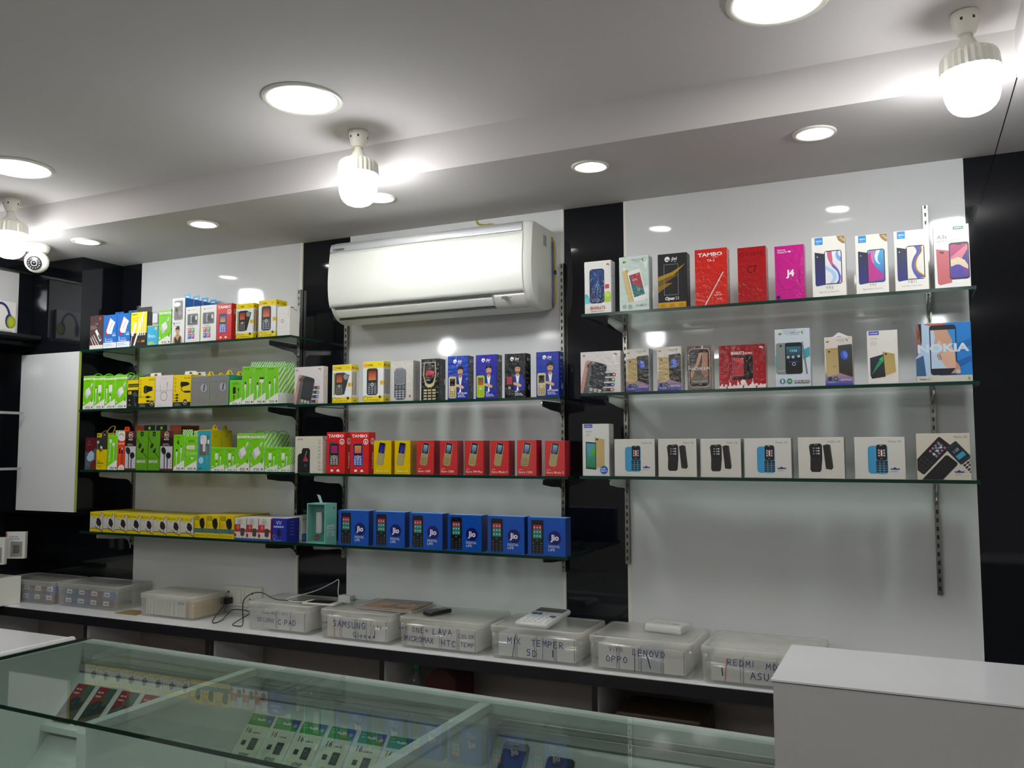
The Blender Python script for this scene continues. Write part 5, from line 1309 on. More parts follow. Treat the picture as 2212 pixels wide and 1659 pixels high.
m = MB(); m.box(-w * .22, w * .26, -.016, .012, h + .012, h + .056, 'plastic', 'E2E4E8', .003); m.tube([(w * .36, -.012, h + .01), (w * .38, -.012, h + .035), (w * .33, -.008, h + .055)], .002, 'plastic', 'E2E4E8'); m.build('white_plug', o)
carton('green_slim', 'charger_box', 'charger box', 'green carton picturing a white charging cube, left of the tall earphone box', erd_cube, erd_side, 'E9EAE2', G, G, tabs=[('hex', G)], group=gg)
E4 = ['first', 'second', 'third', 'fourth']
s_, x0, x1, h, d = BOX['earphone_tall']
BOX['earphone_tall'] = (s_, x0, x1, h, .05)
carton('earphone_tall', 'earphone_box', 'earphone box', 'tall white earphone box with window and picture of a man, front of its row', a_ear, s_plain('1468B8', '0E5AA4', 3), 'E6E6E2', '1468B8', 'DCE4EC', tabs=[('light', '3A9ED0')], group='tall blue sided earphone boxes', behind=3, blabels=['tall blue sided earphone box, %s in the row behind the picture of a man' % E4[i + 1] for i in range(3)])
carton('cable_window', 'cable_box', 'cable box', 'white window cable box with four coloured squares, touching the tall earphone box', a_cable_win, None, 'E8E8E4', 'C8C02A', 'E8E8E4', group='white cable boxes with four coloured squares')
carton('cable_window2', 'cable_box', 'cable box', 'white window cable box with four coloured squares, touching the red keypad phone box', a_cable_win, None, 'E8E8E4', 'C8C02A', 'E8E8E4', group='white cable boxes with four coloured squares')
carton('red_keypad', 'phone_box', 'phone box', 'red box picturing a blue keypad phone on the left top shelf', lambda W: a_tambo(W, '2A3A9A', ('D8A030', '3A2A6A')), s_tambo, 'D01812', 'B81410', 'C8201A')
carton('yellow_keypad', 'phone_box', 'phone box', 'shorter yellow and white shrink wrapped box with two black keypad phones, left top shelf', lambda W: a_tork(W, 'T12', True), s_tork, 'E0E0DC', 'D8C300', 'E0CC00', mat='wrap')
carton('yellow_keypad2', 'phone_box', 'phone box', 'taller yellow and white box with one black keypad phone, left top shelf', lambda W: a_tork(W, 'T17'), s_tork, 'E0E0DC', 'D8C300', 'E0CC00')
carton('white_plain', 'router_box', 'router box', 'small plain white box with outlined device at the right end of left top shelf', a_jiofi, s_box_brand('D8D6CE', '8A6A6A'), 'E2E0DA', 'D8D6CE', 'E2E0DA')
# --- left panel, second shelf
for k, f, w_ in (('green1', erd_cube, 'leftmost'), ('green2', erd_plug, 'second from the left'), ('green3', erd_plug, 'third from the left'), ('green4', erd_cube, 'beside the black and yellow carton')):
    carton(k, 'charger_box', 'charger box', 'green charger carton with hanging loop on left second shelf, ' + w_, f, erd_side, 'E9EAE2', G, G, tabs=[('hex', '4CB400')], group=gg, behind=2, blabels=['green charger carton, %s, behind the front one %s' % (q, w_) for q in ('middle of row', 'back of row')])
carton('car_black', 'charger_box', 'charger box', 'black and yellow car charger carton between green and yellow cartons', a_carblack, None, '1C1A18', '1C1A18', '1C1A18', tabs=[('euro', '161412')])
carton('budi1', 'charger_box', 'charger box', 'yellow carton picturing a stubby black car charger, left of the pale cable box', lambda W: a_budi(W, 0), None, 'E8CC00', 'C8B000', 'E8CC00', tabs=[('euro', 'E2E2E2')])
carton('usbc', 'cable_box', 'cable box', 'pale pinkish white box picturing a coiled grey cable', a_usbc, s_plain('C87A3A', 'C87A3A', 1), 'DDD5D2', 'D8D0CC', 'DDD5D2')
carton('budi2', 'charger_box', 'charger box', 'yellow carton picturing a black car charger with coiled cord, right of pale cable box', lambda W: a_budi(W, 1), None, 'E8CC00', 'C8B000', 'E8CC00', tabs=[('euro', 'E2E2E2')], group='yellow cartons with coiled cord chargers', behind=3, step=.052, blabels=['yellow carton with white hanging tab, %s behind the coiled cord charger carton' % q for q in ('first', 'second', 'third')])
carton('grey1', 'cable_box', 'cable box', 'grey two metre cable box with yellow edges, left one of the pair', a_grey, s_plain('2A9A8A', '208A7A', 1), '9A983A', '2AA090', 'B8B43A', tabs=[('tri', 'D8C400')], group='grey two metre cable boxes', behind=1, blabels=['grey and teal cable box standing behind the left grey one'])
carton('grey2', 'cable_box', 'cable box', 'grey two metre cable box with yellow edges, right one of the pair', a_grey, s_plain('2A9A8A', '208A7A', 1), '9A983A', '2AA090', 'B8B43A', tabs=[('tri', 'D8C400')], group='grey two metre cable boxes', behind=1, blabels=['grey and teal cable box standing behind the right grey one'])
carton('green_adapter', 'cable_box', 'cable box', 'short green carton picturing a black adapter, right of the grey cable boxes', erd_adapter, erd_side, 'E9EAE2', G, G, group=gg)
for i, k in enumerate(('green_tall1', 'green_tall2', 'green_tall3')):
    carton(k, 'cable_box', 'cable box', ('tall green carton picturing two cables, next to the short adapter carton', 'tall green carton picturing a wide flat connector cable', 'tall green cable carton with striped side showing, rightmost of the three')[i], lambda W, i=i: erd_cable(W, 1 if i == 1 else 0), erd_side, 'E9EAE2', G, G, tabs=[('header', '4CA800')], group=gg, behind=1, blabels=['tall green cable carton with striped header behind the %s tall one' % ('left', 'middle', 'right')[i]])
# --- left panel, third shelf
carton('maroon', 'charger_box', 'charger box', 'maroon and slate charger box at the left end of the third shelf', a_maroon, None, '4C5660', '3A2028', '4A1018', tabs=[('rope', '9A7A10')])
carton('mk_yellow', 'earphone_box', 'earphone box', 'yellow and charcoal earphone box with a yellow cord handle', a_mk, None, '2E302E', 'C0A800', '2E302E', tabs=[('rope', '9A8A1A')])
carton('green_ear', 'earphone_box', 'earphone box', 'green carton picturing white earphones, left of the orange box', erd_ear, erd_side, 'E9EAE2', G, G, tabs=[('header', '4CA800')], group=gg)
carton('orange', 'cable_box', 'cable box', 'narrow orange and white cable box', a_orange, None, 'D8401A', 'B83414', 'D8401A', tabs=[('euro', 'D84010')])
carton('brown1', 'earphone_box', 'earphone box', 'brown and white box with black earphones, beside the narrow orange box', a_brown, None, '54281E', '8A4028', '54281E', tabs=[('band', '8A3E2C')], group='brown and white earphone boxes', behind=1, blabels=['brown earphone box behind the one beside the orange box'])
carton('green_ear2', 'earphone_box', 'earphone box', 'olive green earphone box with black header, left of its twin', a_gear, None, '5C9A16', '3E6E10', '5C9A16', tabs=[('band', '16201A')], group='olive green earphone boxes')
carton('green_ear3', 'earphone_box', 'earphone box', 'olive green earphone box with black header, right of its twin', a_gear, None, '5C9A16', '3E6E10', '5C9A16', tabs=[('band', '16201A')], group='olive green earphone boxes')
carton('brown2', 'earphone_box', 'earphone box', 'brown and white box with black earphones, right of the olive green pair', a_brown, s_plain('8E4A2A', '7A3A20', 1), '54281E', '8A4028', '54281E', tabs=[('band', '8A3E2C')], group='brown and white earphone boxes', behind=2, step=.052, blabels=['brown earphone box %s behind the one right of the olive green pair' % q for q in ('first', 'second')])
carton('green_cable', 'cable_box', 'cable box', 'green carton with dark arrow sign and two white cables', lambda W: erd_cable(W, 2), erd_side, 'E9EAE2', G, G, tabs=[('header', '4CA800')], group=gg)
carton('green_car', 'charger_box', 'charger box', 'green carton picturing a cream car charger, left of teal box', erd_car, erd_side, 'E9EAE2', G, G, tabs=[('header', '4CA800')], group=gg)
s_, x0, x1, h, d = BOX['teal_charger']
BOX['teal_charger'] = (s_, x0, x1, h, .06)
carton('teal_charger', 'charger_box', 'charger box', 'teal box with a white fast charger behind its window', a_teal, s_plain('C8B800', '6A5A00', 1), 'C8B82A', 'C8B800', 'D8C81A', tabs=[('tri', 'D8B800')], group='teal and yellow charger boxes', behind=1, blabels=['teal and yellow charger box standing behind the front teal one'])
for i, k in enumerate(('green_s1', 'green_s2', 'green_s3', 'green_s4')):
    carton(k, 'charger_box', 'charger box', 'short green charger carton ' + ('touching the teal box', 'touching the left tall cube charger carton', 'touching the right tall cube charger carton', 'at the right end of the third shelf with striped side showing')[i], lambda W: erd_plug(W, False), erd_side, 'E9EAE2', G, G, group=gg)
carton('green_t1', 'charger_box', 'charger box', 'tall green carton picturing a white cube, left one between short cartons', erd_cube, erd_side, 'E9EAE2', G, G, tabs=[('hex', '4CB400')], group=gg, behind=1, blabels=['tall green cube charger carton behind the left tall one, third shelf'])
BOX['green_t2'] = BOX['green_t2'][:4] + (.05,)
carton('green_t2', 'charger_box', 'charger box', 'tall green carton picturing a white cube, right one with striped side showing', erd_cube, erd_side, 'E9EAE2', G, G, tabs=[('hex', '4CB400')], group=gg, behind=2, step=.053, blabels=['tall green cube charger carton %s behind the right tall one, third shelf' % q for q in ('first', 'second')])
# --- left panel, lowest shelf
N8 = ['first', 'second', 'third', 'fourth', 'fifth', 'sixth', 'seventh', 'eighth']
for i in range(8):
    carton('yw%d' % i, 'charger_box', 'charger box', 'small white and yellow charger box in the front row, %s from the left' % N8[i], a_yw, None, 'CBC8C0', 'C4B000', 'D8C400', group='small white and yellow charger boxes', behind=2, step=.0725, blabels=['small white and yellow charger box %s, behind the %s front one' % (q, N8[i]) for q in ('in the middle row', 'in the back row')])
for i in range(3):
    carton('yt%d' % i, 'charger_box', 'charger box', 'yellow travel charger box with blue grey band, %s of three in front' % ('left', 'middle', 'right')[i], a_yt, None, 'DABF00', 'B89E00', 'DABF00', group='yellow travel charger boxes', behind=2, step=.0725, blabels=['yellow travel charger box %s, behind the %s front one' % (q, ('left', 'middle', 'right')[i]) for q in ('in the middle row', 'in the back row')])
for i in range(3):
    carton('st%d' % i, 'charger_box', 'charger box', 'white and red charger box, %s of three in front' % ('left', 'middle', 'right')[i], a_st, s_plain('B03238', 'D8D4CC', 3), 'D2CEC8', 'B86A66', 'D2CEC8', group='white and red charger boxes', behind=1, step=.0725, blabels=['white and red charger box behind the %s front one' % ('left', 'middle', 'right')[i]])
carton('vv', 'charger_box', 'charger box', 'royal blue charger box with white letters at the end of the lowest shelf', a_vv, s_plain('1A2688', 'A8B4DC', 5), '1E2C9C', '1A2688', 'C8CCD8')
x0, x1 = BOX['vv'][1:3]
for i in range(2):
    m = carton_mesh(.060, .066, .096, None, s_kte, 'D0CCC2', 'D0CCC2', 'D8D4CA', 'card')
    o = m.build('charger_box', loc=(x1 - .031 + .004, -.0995 + .072 * i - .006, SHELF['A4'][2]))
    tag(o, 'white and blue charger box behind the royal blue one, %s' % ('nearer the front' if i == 0 else 'nearer the wall'), 'charger box', 'white and blue charger boxes')
# --- middle panel, upper shelf
carton('x_wide', 'phone_box', 'phone box', 'white box with tilted keypad phones on black strip, left end of middle upper shelf', a_xwide, s_plain('C8C0B8', 'A08A80', 2), 'D8D2D0', 'C8C0B8', 'D8D2D0')
carton('tork1', 'phone_box', 'phone box', 'yellow and white box with two phones at the left of middle upper shelf', lambda W: a_tork(W, 'T14', True), lambda W: s_tork(W, 3), 'E0E0DC', 'D8C300', 'E0CC00', mat='card')
carton('tork2', 'phone_box', 'phone box', 'yellow and white box with one black keypad phone on the middle upper shelf', lambda W: a_tork(W, 'T11'), s_tork, 'E0E0DC', 'D8C300', 'E0CC00')
carton('grey_keypad', 'phone_box', 'phone box', 'cream box picturing a grey keypad phone, shrink wrapped', a_grey_kp, s_plain('A8A49C', '8A6A60', 2), 'BCB8AE', 'A8A49C', 'BCB8AE', mat='wrap')
carton('black_gold', 'phone_box', 'phone box', 'black box picturing a black and gold keypad phone', a_bgold, s_bgold, '1B1D20', '17191B', '2A2C2E', mat='wrap')
for i, (k, bg, body, scr, keys, t_, lb) in enumerate((('jivi1', ('0C2F8E', '0F3FB0'), 'C8BA86', '1C1C20', '7A6E4A', 'R93 GRAND', 'blue box with a suited man and gold keypad phone, left of the lime keypad one'), ('jivi2', '2622A0', 'A8C814', ('C84A30', '1E4A2A'), '8AA810', 'S3', 'violet blue box with a suited man and lime green keypad phone'), ('jivi3', '141416', '16161A', 'A8344A', '34343A', 'N5', 'black box with a suited man and red framed phone'), ('jivi4', '102FA0', 'C8BA86', '1C1C20', '7A6E4A', 'R93 GRAND', 'blue box with a suited man and gold keypad phone, rightmost on middle upper shelf'))):
    carton(k, 'phone_box', 'phone box', lb, lambda W, a=(bg, body, scr, keys, t_): a_jivi(W, *a), lambda W, i=i: s_jivi(W, '0E0E10' if i == 2 else ('1A2C7A' if i == 3 else '2C3350')), bg if isinstance(bg, str) else bg[1], '0E0E10' if i == 2 else '2A3560', bg if isinstance(bg, str) else bg[1], mat='wrap')
# --- middle panel, middle shelf
carton('lava', 'phone_box', 'phone box', 'cream box with black cut out phone shape and vertical grey lettering', a_lava, s_box_brand('C8BCAE', '7A5A5A'), 'D2CDBC', 'C8BCAE', 'D2CDBC')
carton('tambo1', 'phone_box', 'phone box', 'red box picturing a dark phone with magenta screen', lambda W: a_tambo(W, '3A3230', 'A01A6A', 'D8D4D0', '5A4A44'), s_tambo, 'D01812', 'B81410', 'D8302A')
carton('tambo2', 'phone_box', 'phone box', 'red box picturing a blue keypad phone on the middle shelf of the middle panel', lambda W: a_tambo(W, '1E3AA0', ('D84A6A', 'C8A020')), s_tambo, 'D01812', 'A81A22', 'D8302A')
for i, k in enumerate(('yel1', 'yel2')):
    carton(k, 'phone_box', 'phone box', 'small golden yellow box picturing a slim gold phone, %s of the two' % ('left', 'right')[i], a_metro, s_plain('B88A10', '7A5A10', 4), 'DDBA00', 'B8900A', 'E0C42A', mat='wrap', group='golden yellow phone boxes')
for i, (k, t_, kd, lb) in enumerate((('red1', 'Guru 1200', 0, 'touching the golden yellow boxes'), ('red2', 'Guru 1200', 0, 'second from the left'), ('red3', 'Guru FM Plus', 1, 'third from the left'), ('red4', 'Guru Music 2', 2, 'fourth from the left'), ('red5', 'Guru 1200', 0, 'fifth from the left'), ('red6', 'Guru Music 2', 2, 'at the right end of the shelf'))):
    carton(k, 'phone_box', 'phone box', 'small red box picturing a slanted gold keypad phone, ' + lb, lambda W, t_=t_, kd=kd: a_guru(W, t_, kd), s_plain('A82630', '8A1A24', 1), 'C83434', 'A82830', 'D85A54', mat='wrap' if i < 4 else 'card', group='small red gold phone boxes', rz=(0, .02, 0, -.01, .01, 0)[i])
# --- middle panel, lowest shelf
s_, x0, x1, h, d = BOX['dongle']
w = x1 - x0
o = thing('dongle_box', ((x0 + x1) / 2, -SHELF['B4'][3] + .012 + d / 2, SHELF['B4'][2]), 'teal window box holding a white USB stick, left of the blue phone boxes', 'dongle box', rz=-.03)
TEAL = '6FB8A8'
m = MB()
m.box(-w / 2, w / 2, -d / 2, d / 2, 0, .004, 'card', TEAL); m.box(-w / 2, w / 2, -d / 2, d / 2, h - .004, h, 'card', TEAL)
m.box(-w / 2, -w / 2 + .004, -d / 2, d / 2, .004, h - .004, 'card', TEAL); m.box(w / 2 - .004, w / 2, -d / 2, d / 2, .004, h - .004, 'card', TEAL)
m.box(-w / 2, w / 2, -d / 2 + .032, -d / 2 + .034, 0, h, 'card', '4E9A8C')
put(m, a_dongle_side(100 * d / h), 'card', sface(w, d, h))
put(m, CI(16, 12, 7, '8A1A2A') + TX('4G', 16, 9.6, 5, 'E0C8C8', 'c') + XF(sum([EL(5 * cos(radians(a)), 5 * sin(radians(a)), 3.4, 1.3, 'A02A3A', a) for a in (20, 55, 90, 125, 160)], []), 48, 10) + TX('HUAWEI', 14, 88, 2.6, '3A6A64', w=24) + TX('Mobile Broadband', 40, 88, 2.2, '9AC8BE', w=24), 'card', lambda u, v, q: (-w / 2 + u * h / 100, -d / 2 + .0318 - q, v * h / 100))
m.build('open_carton', o)
m = MB(); m.box(-w / 2 + .004, w / 2 - .004, -d / 2 + .0005, -d / 2 + .001, .004, h - .004, 'window'); m.build('clear_window', o)
m = MB(); m.box(-.014, .012, -d / 2 + .016, -d / 2 + .027, .036, h - .034, 'plastic', 'DCDCDA', .005); m.build('usb_stick', o)
add_tab(o, 'ribbon', w, d, h, TEAL, y=0)
for i in range(6):
    carton('jio%d' % (i + 1), 'phone_box', 'phone box', 'square blue phone box with round navy emblem, ' + ('leftmost beside the teal window box', 'second of the six', 'third of the six', 'fourth of the six', 'fifth of the six', 'rightmost at the shelf end')[i], a_jio, s_plain('12387A', '0C2A5E', 1), '0B4FB0', '123C84', '6AA0D8', mat='wrap' if i in (3,) else 'card', group='square blue phone boxes', rz=(.01, 0, -.012, .006, -.006, 0)[i])
# --- right panel, top shelf
def sd(c):
    return s_plain(c, '8A8A8A', 3)
carton('bharat', 'phone_box', 'phone box', 'white box with dark blue phone, leftmost on the right panel top shelf', a_bharat, s_plain('B8B8C0', '7A7A90', 3), 'DEDEDA', 'BEBEC4', 'DEDEDA', mat='wrap')
carton('vid_green', 'phone_box', 'phone box', 'pale green box picturing a gold phone and one with red screen', a_vgreen, sd('9AA8A2'), 'BFD0C8', '9AA8A2', 'C8D8D0', mat='wrap')
carton('opus', 'phone_box', 'phone box', 'black box with golden streaks and amber bottom strip', a_opus, s_plain('0C0C0E', '8A8A8A', 4), '121214', '0C0C0E', '1A1A1C')
carton('ta3', 'phone_box', 'phone box', 'tall bright red box with one slanted pale stroke', a_ta3, sd('B8463C'), 'D2291F', 'B8463C', 'D84A40', mat='wrap')
carton('c7', 'phone_box', 'phone box', 'deep red shiny box with dark red lettering, beside the pink box', a_c7, sd('9A5A50'), 'A81A1E', '8A4A42', 'B03034', mat='wrap')
carton('j4', 'phone_box', 'phone box', 'magenta pink shrink wrapped phone box', a_j4, sd('A8588A'), 'C21F86', '9A4A7A', 'C84A98', mat='wrap')
carton('y93', 'phone_box', 'phone box', 'white box with blue and red swirl phone and brown corner, next to the pink box', lambda W: a_vivo(W, 'Y93', clipscr(R(-12.2, -26.5, 12.2, 26.5, 'DCE0E6') + BETW([(-12, 4), (-5, -1), (3, -8), (5, -18), (0, -27)], [(-12, -3), (-8, -6), (-3, -10), (-1, -18), (-6, -27)], 'A8C4E4') + BETW([(-8, 27), (-7, 14), (-2, 2), (6, -8), (8, -20), (4, -27)], [(-2, 27), (-1, 16), (0, 6), (7, -4), (11, -16), (9, -27)], '2F5AB8') + BETW([(-9, 27), (-8, 16), (-4, 6), (-1, 2)], [(-3, 27), (-1, 18), (-1, 10), (-.5, 3)], 'CC6078') + BETW([(1, 6), (7, -2), (11, -14), (10, -27)], [(1, 3), (8, -6), (12.2, -16), (12.2, -27)], 'DC8898') + BETW([(12.2, 8), (7, 12), (4, 20), (6, 27)], [(12.2, 16), (10, 18), (8, 22), (9, 27)], '7AA4DA')), y=47), None, 'E6E4DC', 'D0CEC6', 'E6E4DC')
carton('y91', 'phone_box', 'phone box', 'white box with pink and turquoise swirl phone and brown corner', lambda W: a_vivo(W, 'Y91', clipscr(R(-12.2, -26.5, 12.2, 26.5, ('2A5AB0', '52A8D4')) + BETW([(-12.2, 20), (-12.2, 6), (-12.2, -8), (-12.2, -20), (-12.2, -27)], [(-5, 27), (-6, 14), (-2, 0), (8, -12), (12.2, -22)], 'B43088') + BETW([(-7, 27), (-8, 16), (-5, 4)], [(-1, 27), (-4, 14), (-3, 5)], 'D070A8') + BETW([(1, 27), (-2, 16), (1, 6), (6, 2)], [(7, 27), (3, 16), (3, 8), (6, 3)], 'CFE6EE')), y=45), None, 'E6E4DC', 'D0CEC6', 'E6E4DC')
carton('y81', 'phone_box', 'phone box', 'white box with blue and orange ribbon on a cream phone screen, no brown corner', lambda W: a_vivo(W, 'Y81i', clipscr(R(-12.2, -26.5, 12.2, 26.5, 'E0DCD0') + BETW([(-2, 27), (2, 18), (-3, 8), (-6, -4), (-4, -16), (2, -27)], [(6, 27), (7, 18), (1, 8), (-2, -4), (1, -15), (12, -25)], '4656B0') + LN(SL([(7, 27), (8, 18), (2, 8), (-1, -4), (2, -15), (12.2, -24)]), 1.6, 'D87A4A') + LN(SL([(8.6, 27), (9.6, 18), (3.4, 8), (.4, -4), (3.4, -14), (12.2, -22.4)]), 1, 'D8C83A')), tab=False, y=45), None, 'E6E4DC', 'D0CEC6', 'E6E4DC')
carton('a3s', 'phone_box', 'phone box', 'white box with coral red phone and green logo plate, right end of top shelf', a_a3s, None, 'E6E6E2', 'D0D0CC', 'E6E6E2')
# --- right panel, second shelf
carton('x_wide2', 'phone_box', 'phone box', 'white box with tilted keypad phones at the left end of right second shelf', a_xwide, s_plain('B8B0A8', 'A08A80', 2), 'D8D2D0', 'B8B0A8', 'D8D2D0', mat='wrap')
carton('vid_gold1', 'phone_box', 'phone box', 'small shiny box with gold phone, left one of the wrapped pair', a_vgold, sd('8A929A'), 'CFC6BE', '8A929A', 'CFC6BE', mat='wrap', group='wrapped gold and black phone boxes', rz=-.03)
carton('vid_gold2', 'phone_box', 'phone box', 'small shiny box with gold phone, right one of the wrapped pair', a_vgold, sd('A8A498'), 'CFC6BE', 'A8A498', 'CFC6BE', mat='wrap', group='wrapped gold and black phone boxes')
carton('hands', 'phone_box', 'phone box', 'box showing two clasped hands on a phone screen', a_hands, sd('B8B0A0'), '5A463E', 'B8B0A0', 'CFC6BE', mat='wrap')
carton('ultra', 'phone_box', 'phone box', 'wide crimson box with white skyline along its bottom', a_ultra, sd('8A6A60'), 'A81C22', '8A6A60', 'A83036', mat='wrap')
carton('vid_teal', 'phone_box', 'phone box', 'tall white and teal box picturing a grey phone with clock', a_vteal, sd('C0C4CC'), 'C4CCD4', 'B8BEC6', 'D8DCE0')
o = carton('vid_gold3', 'phone_box', 'phone box', 'white and violet box with gold phone and its top flap open', a_vgold, sd('B0A8A0'), 'CFC6BE', 'A8A4A0', 'CFC6BE')
s_, x0, x1, h, d = BOX['vid_gold3']
m = MB()
m.prism([(-.028, h - .002), (.030, h - .002), (.026, h + .006), (.002, h + .018), (-.002, h + .018)], 'y', d / 2 - .004, d / 2 - .003, 'card', 'D4D0CC')
m.box(-.006, .006, d / 2 - .0045, d / 2 - .004, h + .003, h + .006, 'card', '4A4A4A')
m.build('open_flap', o)
carton('dual', 'phone_box', 'phone box', 'white box with gold phone behind a green lit dark one, blue name plate', a_dual, None, 'D6D2CC', 'B8B4AE', 'D6D2CC')
carton('n21', 'phone_box', 'phone box', 'large blue box with photo of two hands behind a black phone frame', a_n21, None, '1878C4', 'C8CCD0', '3A8ACA')
# --- right panel, third shelf
carton('selfie', 'phone_box', 'phone box', 'tall white box with green screen phone and round blue sticker', a_selfie, s_plain('A8A8A4', '8A8A86', 2), 'D4D4D0', 'A8A8A4', 'D4D4D0')
for k, f, lb in (('n105a', a_n105, 'white box with sky blue keypad phone, nearest the black strip'), ('n106a', a_n106, 'white box with two black keypad phones, left of its neighbouring twin'), ('n106b', a_n106, 'white box with two black keypad phones, right of its neighbouring twin'), ('n105b', a_n105, 'white box with sky blue keypad phone, in the middle of the shelf'), ('n106c', a_n106, 'white box with two black keypad phones, between two sky blue phone boxes'), ('n105c', a_n105, 'white box with sky blue keypad phone, beside the three phone box')):
    carton(k, 'phone_box', 'phone box', lb, f, s_plain('8E8E8C', '8A8A86', 1), 'D2D0C8', '9A9A98', 'DEDCD6', group='white keypad phone boxes on the lowest right shelf')
carton('n150', 'phone_box', 'phone box', 'cream white box with three slanted black phones, right end of lowest right shelf', a_n150, s_plain('A8A498', '8A8A86', 1), 'CCC6B4', 'A8A498', 'D8D2C4')

# ------------------------------------------------------------------ air conditioner
AX0, AX1, AZ0, AZ1 = -2.106, -1.216, 2.106, 2.432
t = thing('air_conditioner', ((AX0 + AX1) / 2, 0, AZ0), 'white wall mounted split air conditioner above the middle shelves', 'air conditioner')
hw = (AX1 - AX0) / 2
def arc(cx, cz, r, a0, a1, n=6):
    return [(cx + r * cos(radians(a0 + (a1 - a0) * k / n)), cz + r * sin(radians(a0 + (a1 - a0) * k / n))) for k in range(n + 1)]
prof = [(0, .028), (0, .326)] + [(-.17, .326)] + arc(-.187, .306, .02, 90, 180, 8) + SL([(-.213, .26), (-.220, .20), (-.221, .14), (-.214, .085), (-.198, .048), (-.170, .020), (-.135, .006), (-.10, .002)], 4) + [(-.05, .012)]
m = MB()
secs = [(-hw, .93, .030), (-hw + .004, .965, .012), (-hw + .012, .99, .003), (-hw + .024, 1, 0), (hw - .030, 1, 0), (hw - .016, .99, .003), (hw - .005, .965, .010), (hw, .94, .022)]
rings = [[(x, p[0] * ky, .17 + (p[1] - .17) * (1 - kz)) for p in prof] for x, ky, kz in secs]
N = len(prof)
m.faces([p for r in rings for p in r], [(i * N + k, (i + 1) * N + k, (i + 1) * N + (k + 1) % N, i * N + (k + 1) % N) for i in range(len(rings) - 1) for k in range(N)], 'ac_white', smooth=True)
m.faces(rings[0], [tuple(range(N))], 'ac_white')
m.faces(rings[-1], [tuple(range(N))[::-1]], 'ac_white')
m.build('housing', t)
def skin(pts, x0, x1, th, mat, name, parent, cols='808080'):
    """a curved cover plate following the profile, th thick outwards"""
    m = MB()
    n = len(pts)
    out = []
    for i, p in enumerate(pts):
        a, b = pts[max(i - 1, 0)], pts[min(i + 1, n - 1)]
        dx, dz = b[0] - a[0], b[1] - a[1]
        L = hypot(dx, dz)
        out.append((p[0] + dz / L * th, p[1] - dx / L * th))
    if out[0][0] > pts[0][0]:
        out = [(2 * p[0] - q[0], 2 * p[1] - q[1]) for p, q in zip(pts, out)]
    ring = pts + out[::-1]
    vs = [(x0, p[0], p[1]) for p in ring] + [(x1, p[0], p[1]) for p in ring]
    N = len(ring)
    m.faces(vs, [(i, i + 1, 2 * n - 2 - i, 2 * n - 1 - i) for i in range(n - 1)], mat, cols)
    m.faces(vs, [(N + i + 1, N + i, N + 2 * n - 1 - i, N + 2 * n - 2 - i) for i in range(n - 1)], mat, cols)
    m.faces(vs, [(i, N + i, N + (i + 1) % N, (i + 1) % N) for i in range(N)], mat, cols, True)
    return m.build(name, parent)
def along(z0, z1, n=10, grow=0.0):
    """points of the front profile between two heights"""
    fr = SL([(-.207, .306), (-.213, .26), (-.220, .20), (-.221, .14), (-.214, .085), (-.198, .048), (-.170, .020), (-.135, .006), (-.10, .002)], 4)
    o = []
    for k in range(n + 1):
        z = z0 + (z1 - z0) * k / n
        for a, b in zip(fr, fr[1:]):
            if b[1] <= z <= a[1]:
                f = (a[1] - z) / (a[1] - b[1])
                o.append((a[0] + (b[0] - a[0]) * f - grow, z))
                break
    return o
skin(along(.282, .062, 14), -hw + .006, hw - .03, .004, 'ac_white', 'front_panel', t)
st = skin([(-.200, .318)] + along(.305, .285, 4), -hw + .006, hw - .034, .0045, 'ac_silver', 'silver_strip', t)
m = MB(); put(m, TX('DAIKIN', 0, 0, 9, '2A2C30', w=42, b=.03, sh=.1) + PG([(-10, 0), (-7, 0), (-3, 9), (-6, 9)], '2A2C30') + PG([(-12, 9), (-8, 9), (-9, 5)], '4A8AB0'), 'plastic', lambda u, v, o: (-hw + .034 + u / 1000, -.2155 - o, .290 + v / 1000)); m.build('logo', st)
skin(along(.052, .022, 6), -hw + .03, hw - .16, .003, 'ac_white', 'louver_flap', t)
m = MB(); m.box(-hw + .028, hw - .158, -.2125, -.19, .0550, .0568, 'black'); m.box(-hw + .03, hw - .16, -.178, -.155, .0155, .0178, 'black'); m.build('air_slot', t)
cp = skin(along(.056, .012, 7), hw - .150, hw - .03, .0015, 'cream', 'control_panel', t)
m = MB(); put(m, R(0, 0, 22, 10, '4A5258') + R(28, 2, 32, 5, '2A2A2A') + R(36, 2, 40, 5, '2A2A2A'), 'plastic', lambda u, v, o: (hw - .12 + u / 1000, -.207 - o - .0008 + v / 2600, .040 + v / 1000)); m.build('display', cp)
m = MB(); put(m, R(0, 0, 34, 44, 'B8BAB6') + LINES(3, 36, 28, 6, 6, 2.4, '5A5C5A'), 'plastic', lambda u, v, o: (hw + o, -.095 + u / 1000, .25 + v / 1000)); m.build('side_sticker', t)
m = MB()
m.tube([(AX1 + .006, -.012, AZ0 + .03), (AX1 + .013, -.012, AZ0 + .06), (AX1 + .012, -.012, AZ0 + .16), (AX1 + .010, -.012, AZ0 + .26), (AX1 + .002, -.014, AZ0 + .30)], .0035, 'plastic', 'B89A10')
m.tube([(AX1 + .006, -.018, AZ0 + .03), (AX1 + .007, -.02, AZ0 + .06), (AX1 + .008, -.018, AZ0 + .16), (AX1 + .006, -.018, AZ0 + .28)], .0025, 'plastic', '4A5A9A')
m.box(AX1 + .008, AX1 + .017, -.017, -.007, AZ0 + .155, AZ0 + .17, 'black')
tag(m.build('power_cable', origin=(AX1, 0, AZ0)), 'yellow and blue cable running down beside the air conditioner', 'cable')
